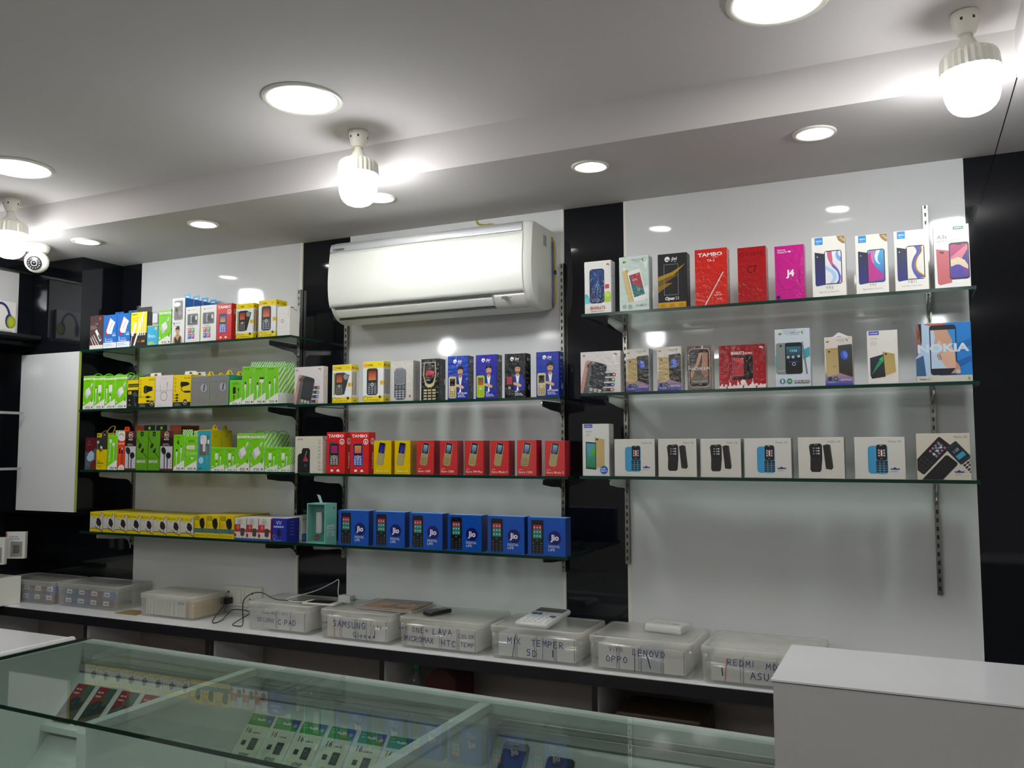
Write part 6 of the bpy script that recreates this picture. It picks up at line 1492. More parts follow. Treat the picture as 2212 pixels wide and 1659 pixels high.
m = MB(); m.tube([(-1.54, -.008, ZC - .002), (-1.53, -.012, ZC - .018), (-1.50, -.014, ZC - .026), (-1.46, -.02, ZC - .03), (-1.40, -.03, ZC - .07)], .004, 'plastic', 'B8A430'); tag(m.build('power_cable', origin=(-1.5, 0, ZC)), 'short yellow cable from the ceiling onto the air conditioner', 'cable')

# ------------------------------------------------------------------ back bench with open cubbies
BZ, BY = .878, -.316
m = MB()
m.box(-4.04, -2.594, BY + .002, -.001, BZ - .02, BZ, 'counter', ch=.001)
m.box(-2.592, 1.3, BY + .002, -.001, BZ - .02, BZ, 'counter', ch=.001)
o = m.build('worktop', origin=(-1.5, -.15, BZ - .02)); tag(o, 'long white worktop under the shelves with a black front edge', 'worktop')
m = MB(); m.box(-4.04, 1.3, BY - .001, BY + .001, BZ - .043, BZ - .003, 'band'); m.build('edge_band', o, loc=(1.5, .15, -(BZ - .02)))
def cubby(xs, label):
    x0, x1 = xs[0], xs[-1]
    t = thing('cubby_unit', (x0, 0, 0), label, 'open cabinet', 'open cabinets under the worktop')
    m = MB(); m.box(0, x1 - x0, -.02, -.001, 0, BZ - .021, 'cubby'); m.build('back_panel', t)
    m = MB(); m.box(0, x1 - x0, BY + .004, -.02, .06, .08, 'cubby'); m.box(0, x1 - x0, BY + .01, -.02, .40, .418, 'counter_matte'); m.build('inner_shelf', t)
    for x in xs:
        m = MB()
        e = -.018 if x == xs[-1] else 0
        m.box(x - x0 + e, x - x0 + e + .018, BY + .004, -.02, 0, BZ - .044, 'counter_matte')
        p = m.build('divider', t)
        m = MB(); m.box(x - x0 + e - .0005, x - x0 + e + .0185, BY + .001, BY + .004, 0, BZ - .044, 'band'); m.build('black_edging', p)
    return t
cubby([-4.03, -3.320, -2.596], 'open cabinet with black edged dividers at the left end under the worktop')
cubby([-2.590, -1.778, -.962, -.15, 1.0], 'open cabinet with black edged dividers under the middle and right of the worktop')

# ------------------------------------------------------------------ see-through storage boxes
def loft(m, secs, mat, col='808080', cap0=True, cap1=True, n=4):
    rings = [[(p[0], p[1], z) for p in _rr(cx, cy_, w, d, r, 0, n)] for cx, cy_, w, d, r, z in secs]
    N = len(rings[0])
    vs = [p for r in rings for p in r]
    fs = [(i * N + k, i * N + (k + 1) % N, (i + 1) * N + (k + 1) % N, (i + 1) * N + k) for i in range(len(rings) - 1) for k in range(N)]
    m.faces(vs, fs, mat, col, True)
    if cap0:
        m.faces(rings[0], [tuple(range(N))[::-1]], mat, col)
    if cap1:
        m.faces(rings[-1], [tuple(range(N))], mat, col)

PEN = {  # hand lettering, strokes in a unit box
    'A': [[(0, 0), (.45, 1), (.9, 0)], [(.2, .4), (.75, .42)]], 'B': [[(0, 0), (0, 1), (.6, .9), (.6, .6), (0, .5), (.7, .4), (.6, .05), (0, 0)]],
    'C': [[(.8, .85), (.4, 1), (.05, .6), (.1, .15), (.5, 0), (.85, .15)]], 'D': [[(0, 0), (.05, 1), (.6, .85), (.8, .45), (.5, .05), (0, 0)]],
    'E': [[(.7, 1), (0, .95), (0, 0), (.7, .05)], [(0, .5), (.6, .52)]], 'G': [[(.8, .9), (.3, 1), (0, .5), (.3, 0), (.8, .1), (.8, .45), (.45, .45)]],
    'H': [[(0, 0), (.05, 1)], [(.7, 0), (.7, 1)], [(0, .5), (.7, .5)]], 'I': [[(.2, 0), (.2, 1)]], 'K': [[(0, 0), (0, 1)], [(.7, 1), (0, .45), (.7, 0)]],
    'L': [[(.1, 1), (0, 0), (.7, .08)]], 'M': [[(0, 0), (.1, 1), (.4, .35), (.75, 1), (.85, 0)]], 'N': [[(0, 0), (.05, 1), (.65, 0), (.7, 1)]],
    'O': [[(.4, 1), (.05, .6), (.2, .05), (.6, .05), (.8, .6), (.4, 1)]], 'P': [[(0, 0), (.05, 1), (.7, .85), (.6, .5), (.05, .45)]],
    'R': [[(0, 0), (.05, 1), (.65, .85), (.55, .5), (.05, .5), (.75, 0)]], 'S': [[(.75, .9), (.35, 1), (.1, .75), (.6, .4), (.6, .1), (.05, .02)]],
    'T': [[(.4, 0), (.4, 1)], [(0, .95), (.85, 1)]], 'U': [[(0, 1), (.05, .15), (.45, 0), (.7, .3), (.7, 1)]], 'V': [[(0, 1), (.35, 0), (.75, 1)]],
    'X': [[(0, 0), (.75, 1)], [(.05, 1), (.75, 0)]], '+': [[(.4, .1), (.4, .9)], [(0, .5), (.8, .5)]], '5': [[(.7, 1), (.15, .95), (.1, .6), (.6, .55), (.6, .1), (0, .05)]],
    'o': [[(.4, .6), (.05, .3), (.3, 0), (.65, .25), (.4, .6)]], 'n': [[(0, 0), (.05, .6)], [(.05, .4), (.4, .6), (.5, 0)]], 'e': [[(.05, .3), (.6, .35), (.35, .6), (.05, .25), (.6, .05)]],
    'i': [[(.2, 0), (.2, .6)]], 'l': [[(.15, 1), (.2, 0)]], 'm': [[(0, 0), (0, .6), (.3, .1), (.3, .6), (.6, 0)]],
}
def pen(s, x, y, size, c="1E2470", sp=1.15, wd=.11, a=0):
    o = []
    for ch in s:
        if ch in PEN:
            j = random.uniform(-.06, .06)
            for st in PEN[ch]:
                o += LN([(x + p[0] * size * .85, y + (p[1] + j) * size) for p in st], size * wd, c)
        x += size * sp * (.5 if ch in ' iIl' else .88)
    if not o:
        return []
    return [([q for ps, _ in o for q in ps], c)]

def storage_box(x0, x1, y0, y1, h, writing, label, lidh=.018, body='clear'):
    cx, cy_, w, d = (x0 + x1) / 2, (y0 + y1) / 2, x1 - x0, y1 - y0
    t = thing('storage_box', (cx, cy_, BZ), label, 'storage box', 'see-through storage boxes on the worktop')
    m = MB()
    loft(m, [(0, 0, w * .95, d * .95, .016, .0008), (0, 0, w * .965, d * .965, .018, .006), (0, 0, w * .985, d * .985, .02, h - lidh), (0, 0, w * .965, d * .965, .019, h - lidh), (0, 0, w * .945, d * .945, .016, .008), (0, 0, w * .93, d * .93, .014, .003)], body, cap0=True, cap1=True)
    if writing:
        zf = lambda z: -d * .5 * (.962 + .02 * z / h) - .0006
        m2 = MB()
        put(m2, writing, 'plastic', lambda u, v, o: (-w / 2 + u * h / 100, zf(v * h / 100) - o, v * h / 100))
        i = len(m.v)
        m.v += m2.v; m.f += [tuple(i + k for k in f) for f in m2.f]; m.c += m2.c; m.smooth += m2.smooth
        k = m.mi('plastic'); m.m += [k] * len(m2.f)
    m.build('box_body', t)
    m = MB()
    loft(m, [(0, 0, w * .99, d * .99, .02, h - lidh - .004), (0, 0, w, d, .022, h - lidh), (0, 0, w, d, .022, h - .004), (0, 0, w * .985, d * .985, .02, h), (0, 0, w * .90, d * .88, .02, h), (0, 0, w * .89, d * .87, .02, h - .003)], 'lid', cap0=False, cap1=True)
    m.build('lid', t)
    return t
def W_(s, *a, **k):
    return pen(s, *a, **k)
def stack(x0, x1, y0, y1, h, cols, label, bands=True):
    """white packets standing side by side inside a storage box"""
    n = len(cols)
    for i, c in enumerate(cols):
        a = x0 + (x1 - x0) * i / n + .001
        b = x0 + (x1 - x0) * (i + 1) / n - .002
        m = MB()
        m.box(a, b, y0, y1, BZ + .0085, BZ + h, 'card', c, .004)
        if bands:
            q = a + (b - a) * .93
            m.box(q - .001, q + .001, y0 - .0006, y0 + .0004, BZ + .012, BZ + h - .004, 'card', '3A3A3A')
        o = m.build('packet_bundle', origin=((a + b) / 2, (y0 + y1) / 2, BZ + .0085))
        tag(o, 'white packet bundle %s, %s' % (('leftmost', 'second from the left', 'third from the left', 'fourth from the left')[i] if i < n - 1 else 'rightmost', label), 'packet bundle', 'white packet bundles inside the storage boxes')
H = .112
boxes = [
    (-2.455, -2.135, -.262, -.030, H, 'with handwriting, under the white phone being charged', W_('IPlon', 12, 62, 9, '6A7AA8') + W_('IIomm MULTI XPS', 72, 62, 9, '26306A') + W_('SECOND', 50, 34, 13, '3A4488') + W_('C PAD', 145, 30, 18, '2A3480'), ('D8D8D4', 'E0DED8', 'DCDAD6')),
    (-2.085, -1.750, -.275, -.035, H, 'with handwriting, under the magazines', W_('oo', 16, 52, 12, '8A4A3A') + W_('SAMSUNG', 60, 46, 20, '2A3A8A', sp=1.1) + W_('GIonee', 142, 16, 17, '2A3A6A') + W_('LTV', 224, 50, 12, '2A3458') + LN([(66, 12), (65, 76)], 1.6, 'A04A3A') + LN([(196, 10), (195, 76)], 1.4, '4A4A4A') + LN([(228, 24), (229, 44)], 2.4, '26282E'), ('E0DAD4', 'DEDCD8', 'DCDAD4', 'E2E0DA')),
    (-1.725, -1.375, -.280, -.035, H, 'with handwriting, under the small black phone', W_('ooIC', 4, 60, 11, '26307A') + W_('ONE+', 54, 54, 16, '26306A') + W_('LAVA', 132, 54, 18, '26306A') + W_('MICROMAX', 26, 24, 17, '2A3478', sp=.98) + W_('HTC', 164, 20, 18, '26306A') + W_('COLOR', 224, 50, 12, '3A4488') + W_('TEMP', 232, 24, 13, '26307A'), ('DEDAD4', 'E0DED8', 'DCDAD4', 'E4E2DC')),
    (-1.352, -1.003, -.282, -.035, H, 'with handwriting, under the white calculator', W_('MIX', 64, 50, 19, '3A448A') + W_('TEMPER', 144, 50, 18, '2A3478') + W_('5D', 128, 18, 19, '2A3480') + LN([(80, 10), (92, 80)], 2, '3A3E4A') + LN([(180, 12), (182, 78)], 1.6, '6A5A54') + LN([(214, 22), (214, 42)], 3, '26282E'), ('D8DADA', 'DCDCD8', 'C8CAD0', 'DEDCD8')),
    (-.985, -.632, -.290, -.035, H, 'with handwriting, under the wrapped battery pack', W_('VIVO', 66, 60, 12, '2A3478') + W_('LENOVO', 136, 54, 17, '2A3478', sp=1.1) + W_('OPPO', 56, 30, 17, '2A3480') + LN([(142, 8), (142, 72)], 2, '3A3A3A') + LN([(188, 22), (180, 52)], 3, '2A2C32'), ('DCDAD6', 'DAD8D4', 'B8BCC4', 'E0DED8')),
    (-.614, -.255, -.300, -.040, H, 'with handwriting, rightmost beside the tall white cabinet', W_('REDMI', 76, 56, 16, '2A3478') + W_('MOTO', 178, 54, 16, '2A3478') + W_('ASUS', 136, 24, 18, '26306A') + LN([(68, 12), (74, 72)], 2, 'C82A5A') + LN([(62, 26), (60, 46)], 3, '26282E'), ('E2E0DC', 'DEDCD8', 'E0DED8')),
]
for x0, x1, y0, y1, h, lb, wr, pk in boxes:
    storage_box(x0, x1, y0, y1, h, wr, 'see-through storage box ' + lb)
    stack(x0 + .03 + (.05 if x0 == -2.455 else 0), x1 - .03, y0 + .014, y1 - .04, h - .026, pk, 'in the box ' + lb.replace('with handwriting, ', '').replace('rightmost ', ''))
# box of cards, and the two low boxes at the left
storage_box(-3.085, -2.762, -.235, -.035, .100, W_('Zooo', 216, 64, 14, '2A3478'), 'see-through storage box full of upright white cards, beside the wall sockets')
for i in range(24):
    x = -3.055 + i * .0097
    if i == 0:
        m = MB(); m.box(-.004, .004, -.078, .078, 0, .074, 'card', 'DDD9D2', .0006); card0 = m.build('paper_card', loc=(x, -.137, BZ + .0085))
        tag(card0, 'thin white card packed upright in the card storage box', 'card', 'upright white cards in the storage box')
    else:
        copy_tree(card0, (x, -.137 + random.uniform(-.003, .003), BZ + .0085), card0['label'])
m = MB(); m.box(-2.812, -2.782, -.215, -.060, BZ + .0085, BZ + .082, 'card', 'C8A878', .002); tag(m.build('cardboard_divider', origin=(-2.797, -.137, BZ + .0085)), 'tan cardboard block at the right end of the card storage box', 'cardboard block')
storage_box(-3.640, -3.235, -.215, -.010, .108, None, 'wide see-through storage box with labelled packets, second from the left')
storage_box(-4.035, -3.648, -.228, -.232 + .21, .108, None, 'wide see-through storage box at the far left of the worktop')
pc = ['2A3A7A', '20509A', '3A4A5A', '6A2A34', '1E6A7A', '2A3A6A', '7A2A3A', '3A6AB0']
n = 0
for bx0, lb in ((-3.61, 'second storage box from the left'), (-3.99, 'far left storage box')):
    for j in range(2):
        for i in range(4):
            m = MB()
            m.box(-.036, .036, -.006, .006, 0, .036, 'card', pc[n % 8], .002)
            m.box(-.022, .014, -.0068, -.0058, .010, .030, 'card', 'E2E2DE')
            m.box(-.014, .008, -.0072, -.0066, .016, .021, 'card', '3A3A3A')
            n += 1
            o = m.build('battery_pack', loc=(bx0 + .04 + i * .082, -.190 + .004 * j, BZ + .0085 + .039 * j), rz=random.uniform(-.04, .04))
            tag(o, 'small labelled packet, %s of the %s row, %s' % (('first', 'second', 'third', 'fourth')[i], ('lower', 'upper')[j], lb), 'battery packet', 'small labelled packets in the left storage boxes')
m = MB(); m.box(-3.225, -3.10, -.235, -.15, BZ + .0003, BZ + .003, 'card', '8A7440', .0005); tag(m.build('cardboard_sheet', origin=(-3.16, -.19, BZ)), 'flat brown cardboard piece between the storage boxes', 'cardboard')

# ------------------------------------------------------------------ things on and beside the storage boxes
ZL = BZ + H
t = thing('smartphone', (-2.135, -.185, ZL), 'white smartphone with black screen charging on a storage box lid', 'phone', rz=.10)
m = MB(); loft(m, [(0, 0, .145, .072, .009, .0005), (0, 0, .148, .075, .01, .003), (0, 0, .148, .075, .01, .0065), (0, 0, .145, .072, .009, .0085)], 'plastic', 'D8D6CE'); m.build('phone_body', t)
m = MB(); m.box(-.052, .052, -.0325, .0325, .0086, .0089, 'black'); m.build('screen', t)
t = thing('charging_adapter', (-2.06, -.125, ZL + .0005), 'white plug adapter lying beside the white smartphone', 'adapter', rz=-.1)
m = MB(); m.box(-.034, .030, -.018, .018, 0, .030, 'plastic', 'DEDEDA', .006); m.build('adapter_body', t)
m = MB(); m.box(.029, .048, -.010, -.007, .013, .016, 'steel'); m.box(.029, .048, .007, .010, .013, .016, 'steel'); m.build('pin', t)
m = MB(); m.tube([(-2.094, -.125, ZL + .015), (-2.13, -.09, ZL + .03), (-2.15, -.06, ZL + .075), (-2.18, -.06, ZL + .062), (-2.24, -.10, ZL + .03), (-2.32, -.17, ZL + .005), (-2.27, -.20, ZL + .003), (-2.212, -.192, ZL + .004)], .0018, 'plastic', 'DEDEDA'); tag(m.build('charging_cable', origin=(-2.2, -.12, ZL)), 'thin white charging cable looping beside the white smartphone', 'cable')
# switchboard on the wall
t = thing('switch_board', (-2.70, 0, .954), 'cream electrical switch board with sockets on the left white panel', 'switch board')
m = MB(); m.box(-.113, .113, -.018, -.0065, -.043, .043, 'cream', ch=.003); m.build('cover_plate', t)
m = MB(); m.box(-.028, .002, -.024, -.018, -.028, .028, 'cream', ch=.0015); m.box(.004, .018, -.024, -.018, -.028, .028, 'cream', ch=.0015); m.build('rocker_switch', t)
for cx in (-.075, .06):
    m = MB()
    for a, b, r in ((0, .016, .005), (-.012, -.01, .004), (.012, -.01, .004)):
        m.prism([(cx + a + r * cos(2 * pi * k / 12), b + r * sin(2 * pi * k / 12)) for k in range(12)], 'y', -.0186, -.018, 'black')
    m.build('socket_hole', t)
t = thing('charging_adapter', (-2.775, -.019, .935), 'black plug adapter in the left socket of the switch board', 'adapter')
m = MB(); m.box(-.035, .028, -.034, 0, -.014, .014, 'black', ch=.004); m.build('adapter_body', t)
m = MB(); m.tube([(-2.775, -.055, .935), (-2.745, -.075, .925), (-2.735, -.12, .900), (-2.685, -.205, .8815), (-2.650, -.225, .8815), (-2.670, -.16, .884), (-2.715, -.07, .898), (-2.70, -.05, .903), (-2.64, -.05, .902), (-2.60, -.08, .897), (-2.565, -.215, .8815), (-2.51, -.235, .8815), (-2.475, -.255, .900), (-2.470, -.262, .985), (-2.44, -.25, 1.018), (-2.41, -.22, 1.02), (-2.36, -.20, .995), (-2.28, -.19, .9935), (-2.212, -.178, .9945)], .0021, 'black'); tag(m.build('charging_cable', origin=(-2.6, -.15, .88)), 'black charging cable running from the switch board to the white smartphone', 'cable')
# magazines
for k, (dz, dx, rz, c1, lb) in enumerate(((0, .01, -.02, 'B8B2A6', 'lower magazine with pale pages under the orange one'), (.0065, 0, .05, '9A5A2A', 'orange and yellow magazine on top of the storage box'))):
    t = thing('magazine', (-1.84 + dx, -.125, ZL + dz + .0005), lb, 'magazine', 'magazines on the storage box', rz=rz)
    m = MB(); m.box(-.125, .125, -.088, .088, 0, .005, 'card', 'D2CCC0', .001); m.build('pages', t)
    m = MB(); m.box(-.127, .127, -.09, .09, .005, .0056, 'wrap', c1)
    if k:
        put(m, R(-126, -89, -90, 89, 'A8A8A0') + R(-90, 40, 126, 89, '2A345A') + R(-80, -60, 20, 36, 'B86A1A') + R(-50, -40, 0, 10, 'D0A020') + PG([(-10, -80), (60, 60), (80, 60), (10, -80)], '3A2A2A') + EL(70, -20, 40, 34, 'C8A81A') + EL(70, -20, 24, 20, 'C86A1A') + LINES(-70, 50, 170, 2, 16, 8, 'C8883A') + LINES(40, -70, 70, 2, 10, 5, '4A1A1A'), 'wrap', lambda u, v, o: (u / 1000, v / 1000, .0056 + o))
    m.build('cover', t)
t = thing('mobile_phone', (-1.617, -.175, ZL + .0005), 'small black mobile phone on a storage box lid beside the magazines', 'phone', rz=1.25)
m = MB(); loft(m, [(0, 0, .108, .046, .01, 0), (0, 0, .112, .05, .012, .004), (0, 0, .112, .05, .012, .011), (0, 0, .106, .044, .01, .014)], 'black'); m.build('phone_body', t)
m = MB(); m.box(.006, .044, -.016, .016, .014, .0144, 'glass_edge'); m.build('screen', t)
# calculator
t = thing('calculator', (-1.192, -.170, ZL + .0005), 'white desk calculator with grey display on a storage box lid', 'calculator', rz=-.06)
m = MB(); loft(m, [(0, 0, .120, .200, .01, 0), (0, 0, .126, .206, .012, .006), (0, 0, .126, .206, .012, .012), (0, 0, .120, .200, .01, .016)], 'plastic', 'DCDCD8'); b = m.build('calculator_body', t)
b.rotation_euler = (radians(5), 0, 0); b.location = (0, 0, .009)
m = MB(); m.box(-.052, .052, .050, .088, .016, .019, 'plastic', '3E4240', .001); m.build('display', b)
m = MB()
for i in range(5):
    for j in range(5):
        m.box(-.050 + i * .0208, -.050 + i * .0208 + .017, -.088 + j * .0235, -.088 + j * .0235 + .016, .016, .0195, 'plastic', '2A6AA8' if (j == 4 and i in (0, 1)) or (i == 4 and j == 3) else 'ECECE8', .001)
m.build('key_block', b)
# wrapped battery pack
t = thing('battery_pack', (-.757, -.125, ZL + .0005), 'cream battery pack in clear wrapping on a storage box lid', 'battery pack', rz=-.12)
m = MB(); m.box(-.068, .062, -.045, .045, 0, .026, 'cream', ch=.008)
put(m, LINES(-50, 10, 90, 3, 14, 5, '7A7A70') + R(20, -20, 44, 0, '8A8A80'), 'plastic', lambda u, v, o: (u / 1000, v / 1000, .026 + o))
m.build('pack_body', t)
m = MB(); loft(m, [(0, 0, .142, .094, .008, -.0003), (0, 0, .150, .098, .012, .013), (0, 0, .140, .094, .008, .0275)], 'window'); m.build('plastic_wrap', t)

# things in the cubbies
CB = .418
t = thing('water_bottle', (-1.69, -.20, CB), 'clear plastic bottle with green cap in the cubby under the worktop', 'bottle')
BH = .815 - CB
m = MB(); m.lathe([(.036, 0), (.040, .01), (.040, BH * .18), (.038, BH * .2), (.040, BH * .22), (.040, BH * .38), (.038, BH * .4), (.040, BH * .42), (.040, BH * .62), (.036, BH * .72), (.024, BH * .84), (.013, BH * .91), (.013, BH * .94)], 'bottle', n=28); m.build('bottle_body', t)
m = MB(); m.lathe([(.0145, BH * .935), (.0145, BH), (.013, BH + .002)], 'plastic', '1E8A5A', n=20); m.build('cap', t)
m = MB(); m.prism([(-1.63, CB), (-1.505, CB), (-1.505, .775), (-1.555, .812), (-1.60, .80), (-1.63, .77)], 'y', -.24, -.10, 'card', '3A0C0A'); tag(m.build('red_bag', origin=(-1.57, -.17, CB)), 'dark red bag beside the plastic bottle in the cubby', 'bag')
m = MB(); m.box(-.90, -.62, -.27, -.06, CB, .752, 'card', '3E2A14', .01); tag(m.build('cardboard_carton', origin=(-.76, -.16, CB)), 'brown cardboard carton in the cubby left of the tall white cabinet', 'carton')

# ------------------------------------------------------------------ glass display counter
GX0, GX1, GZ = -2.684, -.268, .936
def ry(x):      # the top and its rails run a little skew to the wall
    return -.820 - .0355 * (x + 2.694)
def fy(x):
    return ry(x) - .640
t = thing('display_counter', (GX0, -.85, 0), 'glass topped display counter with green glass edges in the foreground', 'display counter')
OX, OY = -GX0, .85
def q(m, name, parent=t):
    m.v = [(v[0] + OX, v[1] + OY, v[2]) for v in m.v]
    return m.build(name, parent)
gt = .010
m = MB()
P = [(GX0, ry(GX0)), (GX0, fy(GX0)), (GX1, fy(GX1)), (GX1, ry(GX1))]
m.prism(P, 'z', GZ - gt, GZ, 'top_glass')
top = q(m, 'top_glass')
m = MB()
for (a, b), (c, d) in zip(P[:3], P[1:]):
    L = hypot(c - a, d - b); nx, ny = (d - b) / L * .0008, -(c - a) / L * .0008
    nx, ny = -nx, -ny
    m.prism([(a + nx, b + ny), (c + nx, d + ny), (c + nx * 3, d + ny * 3), (a + nx * 3, b + ny * 3)], 'z', GZ - gt, GZ, 'glass_edge')
q(m, 'green_edge')
m = MB(); m.prism([(GX0, ry(GX0) + .030), (GX1, ry(GX1) + .030), (GX1, ry(GX1) - .024), (GX0, ry(GX0) - .024)], 'z', .900, GZ - gt - .0005, 'frame_paint'); q(m, 'rear_rail')
m = MB(); m.box(GX0, GX1, -.842, -.831, .30, .898, 'frame_paint'); m.box(GX0, GX1, -.856, -.842, .831, .853, 'counter_matte'); m.box(GX0, GX1, -.851, -.842, .864, .870, 'counter_matte'); q(m, 'rear_panel')
for x in (-1.870, -1.051):
    m = MB(); m.prism([(x - .016, ry(x) - .028), (x + .016, ry(x) - .028), (x + .016, fy(x) + .004), (x - .016, fy(x) + .004)], 'z', .905, GZ - gt - .0005, 'frame_paint'); q(m, 'cross_rail')
    m = MB(); m.box(x - .009, x + .009, fy(x) + .037, -.843, .30, .9045, 'frame_paint'); q(m, 'partition')
    m = MB(); m.box(x - .017, x + .017, fy(x) + .006, fy(x) + .036, .0, .9045, 'frame_paint'); q(m, 'front_post')
m = MB(); m.box(GX0, GX0 + .018, -1.445, -.843, 0, GZ - gt - .001, 'frame_paint'); q(m, 'end_panel')
m = MB(); m.box(GX1 - .018, GX1, -1.53, -.91, 0, GZ - gt - .001, 'frame_paint'); q(m, 'end_panel')
m = MB(); m.prism([(GX0, fy(GX0) + .002), (GX1, fy(GX1) + .002), (GX1, fy(GX1) + .005), (GX0, fy(GX0) + .005)], 'z', .30, GZ - gt - .001, 'glass'); q(m, 'front_glass')
m = MB(); m.box(GX0 + .018, GX1 - .018, -1.445, -.843, 0, .10, 'frame_paint'); q(m, 'base')
for x0, x1 in ((GX0 + .019, -1.880), (-1.860, -1.061), (-1.041, GX1 - .019)):
    m = MB()
    m.prism([(-.856, .8253), (-.990, .6864), (-.9965, .6864), (-.9965, .667), (-.984, .667), (-.856, .799)], 'x', x0, x1, 'frame_paint'); q(m, 'sloped_display_shelf')
    m = MB()
    m.prism([(-.969, .646), (-1.229, .376), (-1.236, .376), (-1.236, .356), (-1.22, .356), (-.969, .62)], 'x', x0, x1, 'frame_paint'); q(m, 'sloped_display_shelf')
SL = atan2(.1255, .121)
def on_slope(o, x, s, y0=-.856, z0=.8253, lift=.0):
    """seat an object (built flat: x across, y up the card, z out) on the sloping shelf, s metres down from its top"""
    yy, zz = y0 - s * cos(SL) , z0 - s * sin(SL)
    o.location = (x, yy - sin(SL) * lift, zz + cos(SL) * lift)
    o.rotation_euler = (SL, 0, 0)
# memory card packs
def sd_pack(L, Wd):
    m = MB()
    m.box(-Wd / 2, Wd / 2, -L, 0, 0, .002, 'card', 'D8DCC8', .0004)
    k = Wd / 60 * 1000
    P_ = [R(-30, -26, 30, -1, '2E9A2A'), PG([(8, -1), (30, -1), (30, -22), (18, -18), (10, -8)], '2A4A8A'), EL(0, -12, 12, 3, 'C8D8D0'), EL(-2, -10, 3, 1.4, '30502A'), EL(22, -14, 5, 4, '8AA0C0'), LINES(-26, -8, 12, 2, 6, 2.4, '8AC88A'), TX('16', -24, -44, 12, '2A2E2A', b=.01), TX('GB', -7, -44, 4, '2A2E2A'), LINES(0, -43, 18, 1, 1, 3, '6A6E64'), RR(-16, -66, 11, 11, 1.4, '2E3436'), RR(8, -66, 18, 26, 1.6, '3A4146'), RR(8, -68, 13, 14, 1, '4A5256'), LINES(2, -62, 10, 1, 1, 2, '8A9296'), TX('SONY', 0, -94, 7, '23262A', 'c', w=26, b=.02)]
    for i, pr in enumerate(P_):
        for j, (ps, c) in enumerate(pr):
            for p in ps:
                m.poly([(u * k / 1000, v * k / 1000 * L / (.105 * k) * 1.0, .00215 + .00004 * (i + j)) for u, v in p], 'card', c)
    return m
first = None
for i, x in enumerate((-1.812, -1.715, -1.617, -1.516, -1.413, -1.315, -1.217, -1.118)):
    lb = 'green and white 16 GB memory card pack in the glass counter, ' + ('leftmost', 'second from the left', 'third from the left', 'fourth from the left', 'fifth from the left', 'sixth from the left', 'seventh from the left', 'nearest the partition')[i]
    if first is None:
        first = sd_pack(.146, .086).build('memory_card_pack')
        tag(first, lb, 'memory card pack', 'memory card packs in the glass counter')
        on_slope(first, x, .044, lift=.0006)
    else:
        c = copy_tree(first, (0, 0, 0), lb)
        on_slope(c, x, .044, lift=.0006)
def red_pack():
    m = MB()
    m.box(-.040, .040, -.138, 0, 0, .002, 'card', 'A81A22', .0004)
    P_ = [R(-36, -125, 36, -70, '5A5A4A'), PG([(-36, -60), (36, -20), (36, -76), (-36, -110)], '2A2E2C'), PG([(10, -1), (36, -1), (36, -50), (-6, -70)], '3A6A58'), RR(8, -56, 16, 26, 1.4, '23282A'), RR(-16, -78, 20, 16, 3, '20242A'), EL(-18, -30, 14, 3, 'D8B8B4'), RR(20, -42, 11, 8, 2, 'C03038'), LINES(-28, -20, 30, 1, 1, 5, 'E8D0D0'), R(-30, -118, 24, -108, 'A8524A')]
    for i, pr in enumerate(P_):
        for ps, c in pr:
            for p in ps:
                m.poly([(u / 904, v / 904, .00215 + .00004 * i) for u, v in p], 'card', c)
    return m
first = None
for i, (x, s, y0, z0) in enumerate(((-2.590, .040, -.856, .8253), (-2.485, .040, -.856, .8253), (-2.379, .040, -.856, .8253), (-2.274, .040, -.856, .8253), (-2.164, .040, -.856, .8253), (-2.236, .083, -.969, .646))):
    lb = 'red memory card pack in the glass counter, ' + ('leftmost on the upper slope', 'second on the upper slope', 'third on the upper slope', 'fourth on the upper slope', 'fifth on the upper slope', 'alone on the lower slope')[i]
    if first is None:
        first = red_pack().build('memory_card_pack')
        tag(first, lb, 'memory card pack', 'red memory card packs in the glass counter')
        o = first
    else:
        o = copy_tree(first, (0, 0, 0), lb)
    on_slope(o, x, s, y0, z0, .0006)
for i, (x, c, lb) in enumerate(((-2.512, 'B8C4A4', 'pale green booklet on the lower slope of the glass counter, left one'), (-2.402, 'C8CCB8', 'pale cream booklet on the lower slope of the glass counter, right one'))):
    m = MB(); m.box(-.045, .045, -.12, 0, 0, .006, 'card', c, .001)
    put(m, LINES(-30, -20, 50, 3, 10, 3, '8A9A7A'), 'card', lambda u, v, o: (u / 1000, v / 1000, .006 + o))
    o = m.build('booklet'); tag(o, lb, 'booklet', 'booklets in the glass counter'); on_slope(o, x, .10 - .011 * i, -.969, .646, .0006)
for i, (x, s, c, lb) in enumerate(((-.974, .013, 'A8A498', 'silver framed display phone with dark blue screen in the glass counter'), (-.843, .033, '1A1C22', 'black display phone in the glass counter'))):
    t2 = thing('display_phone', (0, 0, 0), lb, 'phone')
    m = MB(); loft(m, [(0, -.077, .071, .151, .010, .0), (0, -.077, .075, .155, .011, .002), (0, -.077, .075, .155, .011, .006), (0, -.077, .071, .151, .010, .008)], 'plastic', c); m.build('phone_body', t2)
    m = MB(); m.box(-.033, .033, -.135, -.020, .0081, .0084, 'wrap', '16306A' if i == 0 else '101A30'); m.build('screen', t2)
    m = MB(); m.box(-.008, .008, -.010, -.008, .0081, .0085, 'black'); m.build('earpiece', t2)
    on_slope(t2, x, s, lift=.0006)

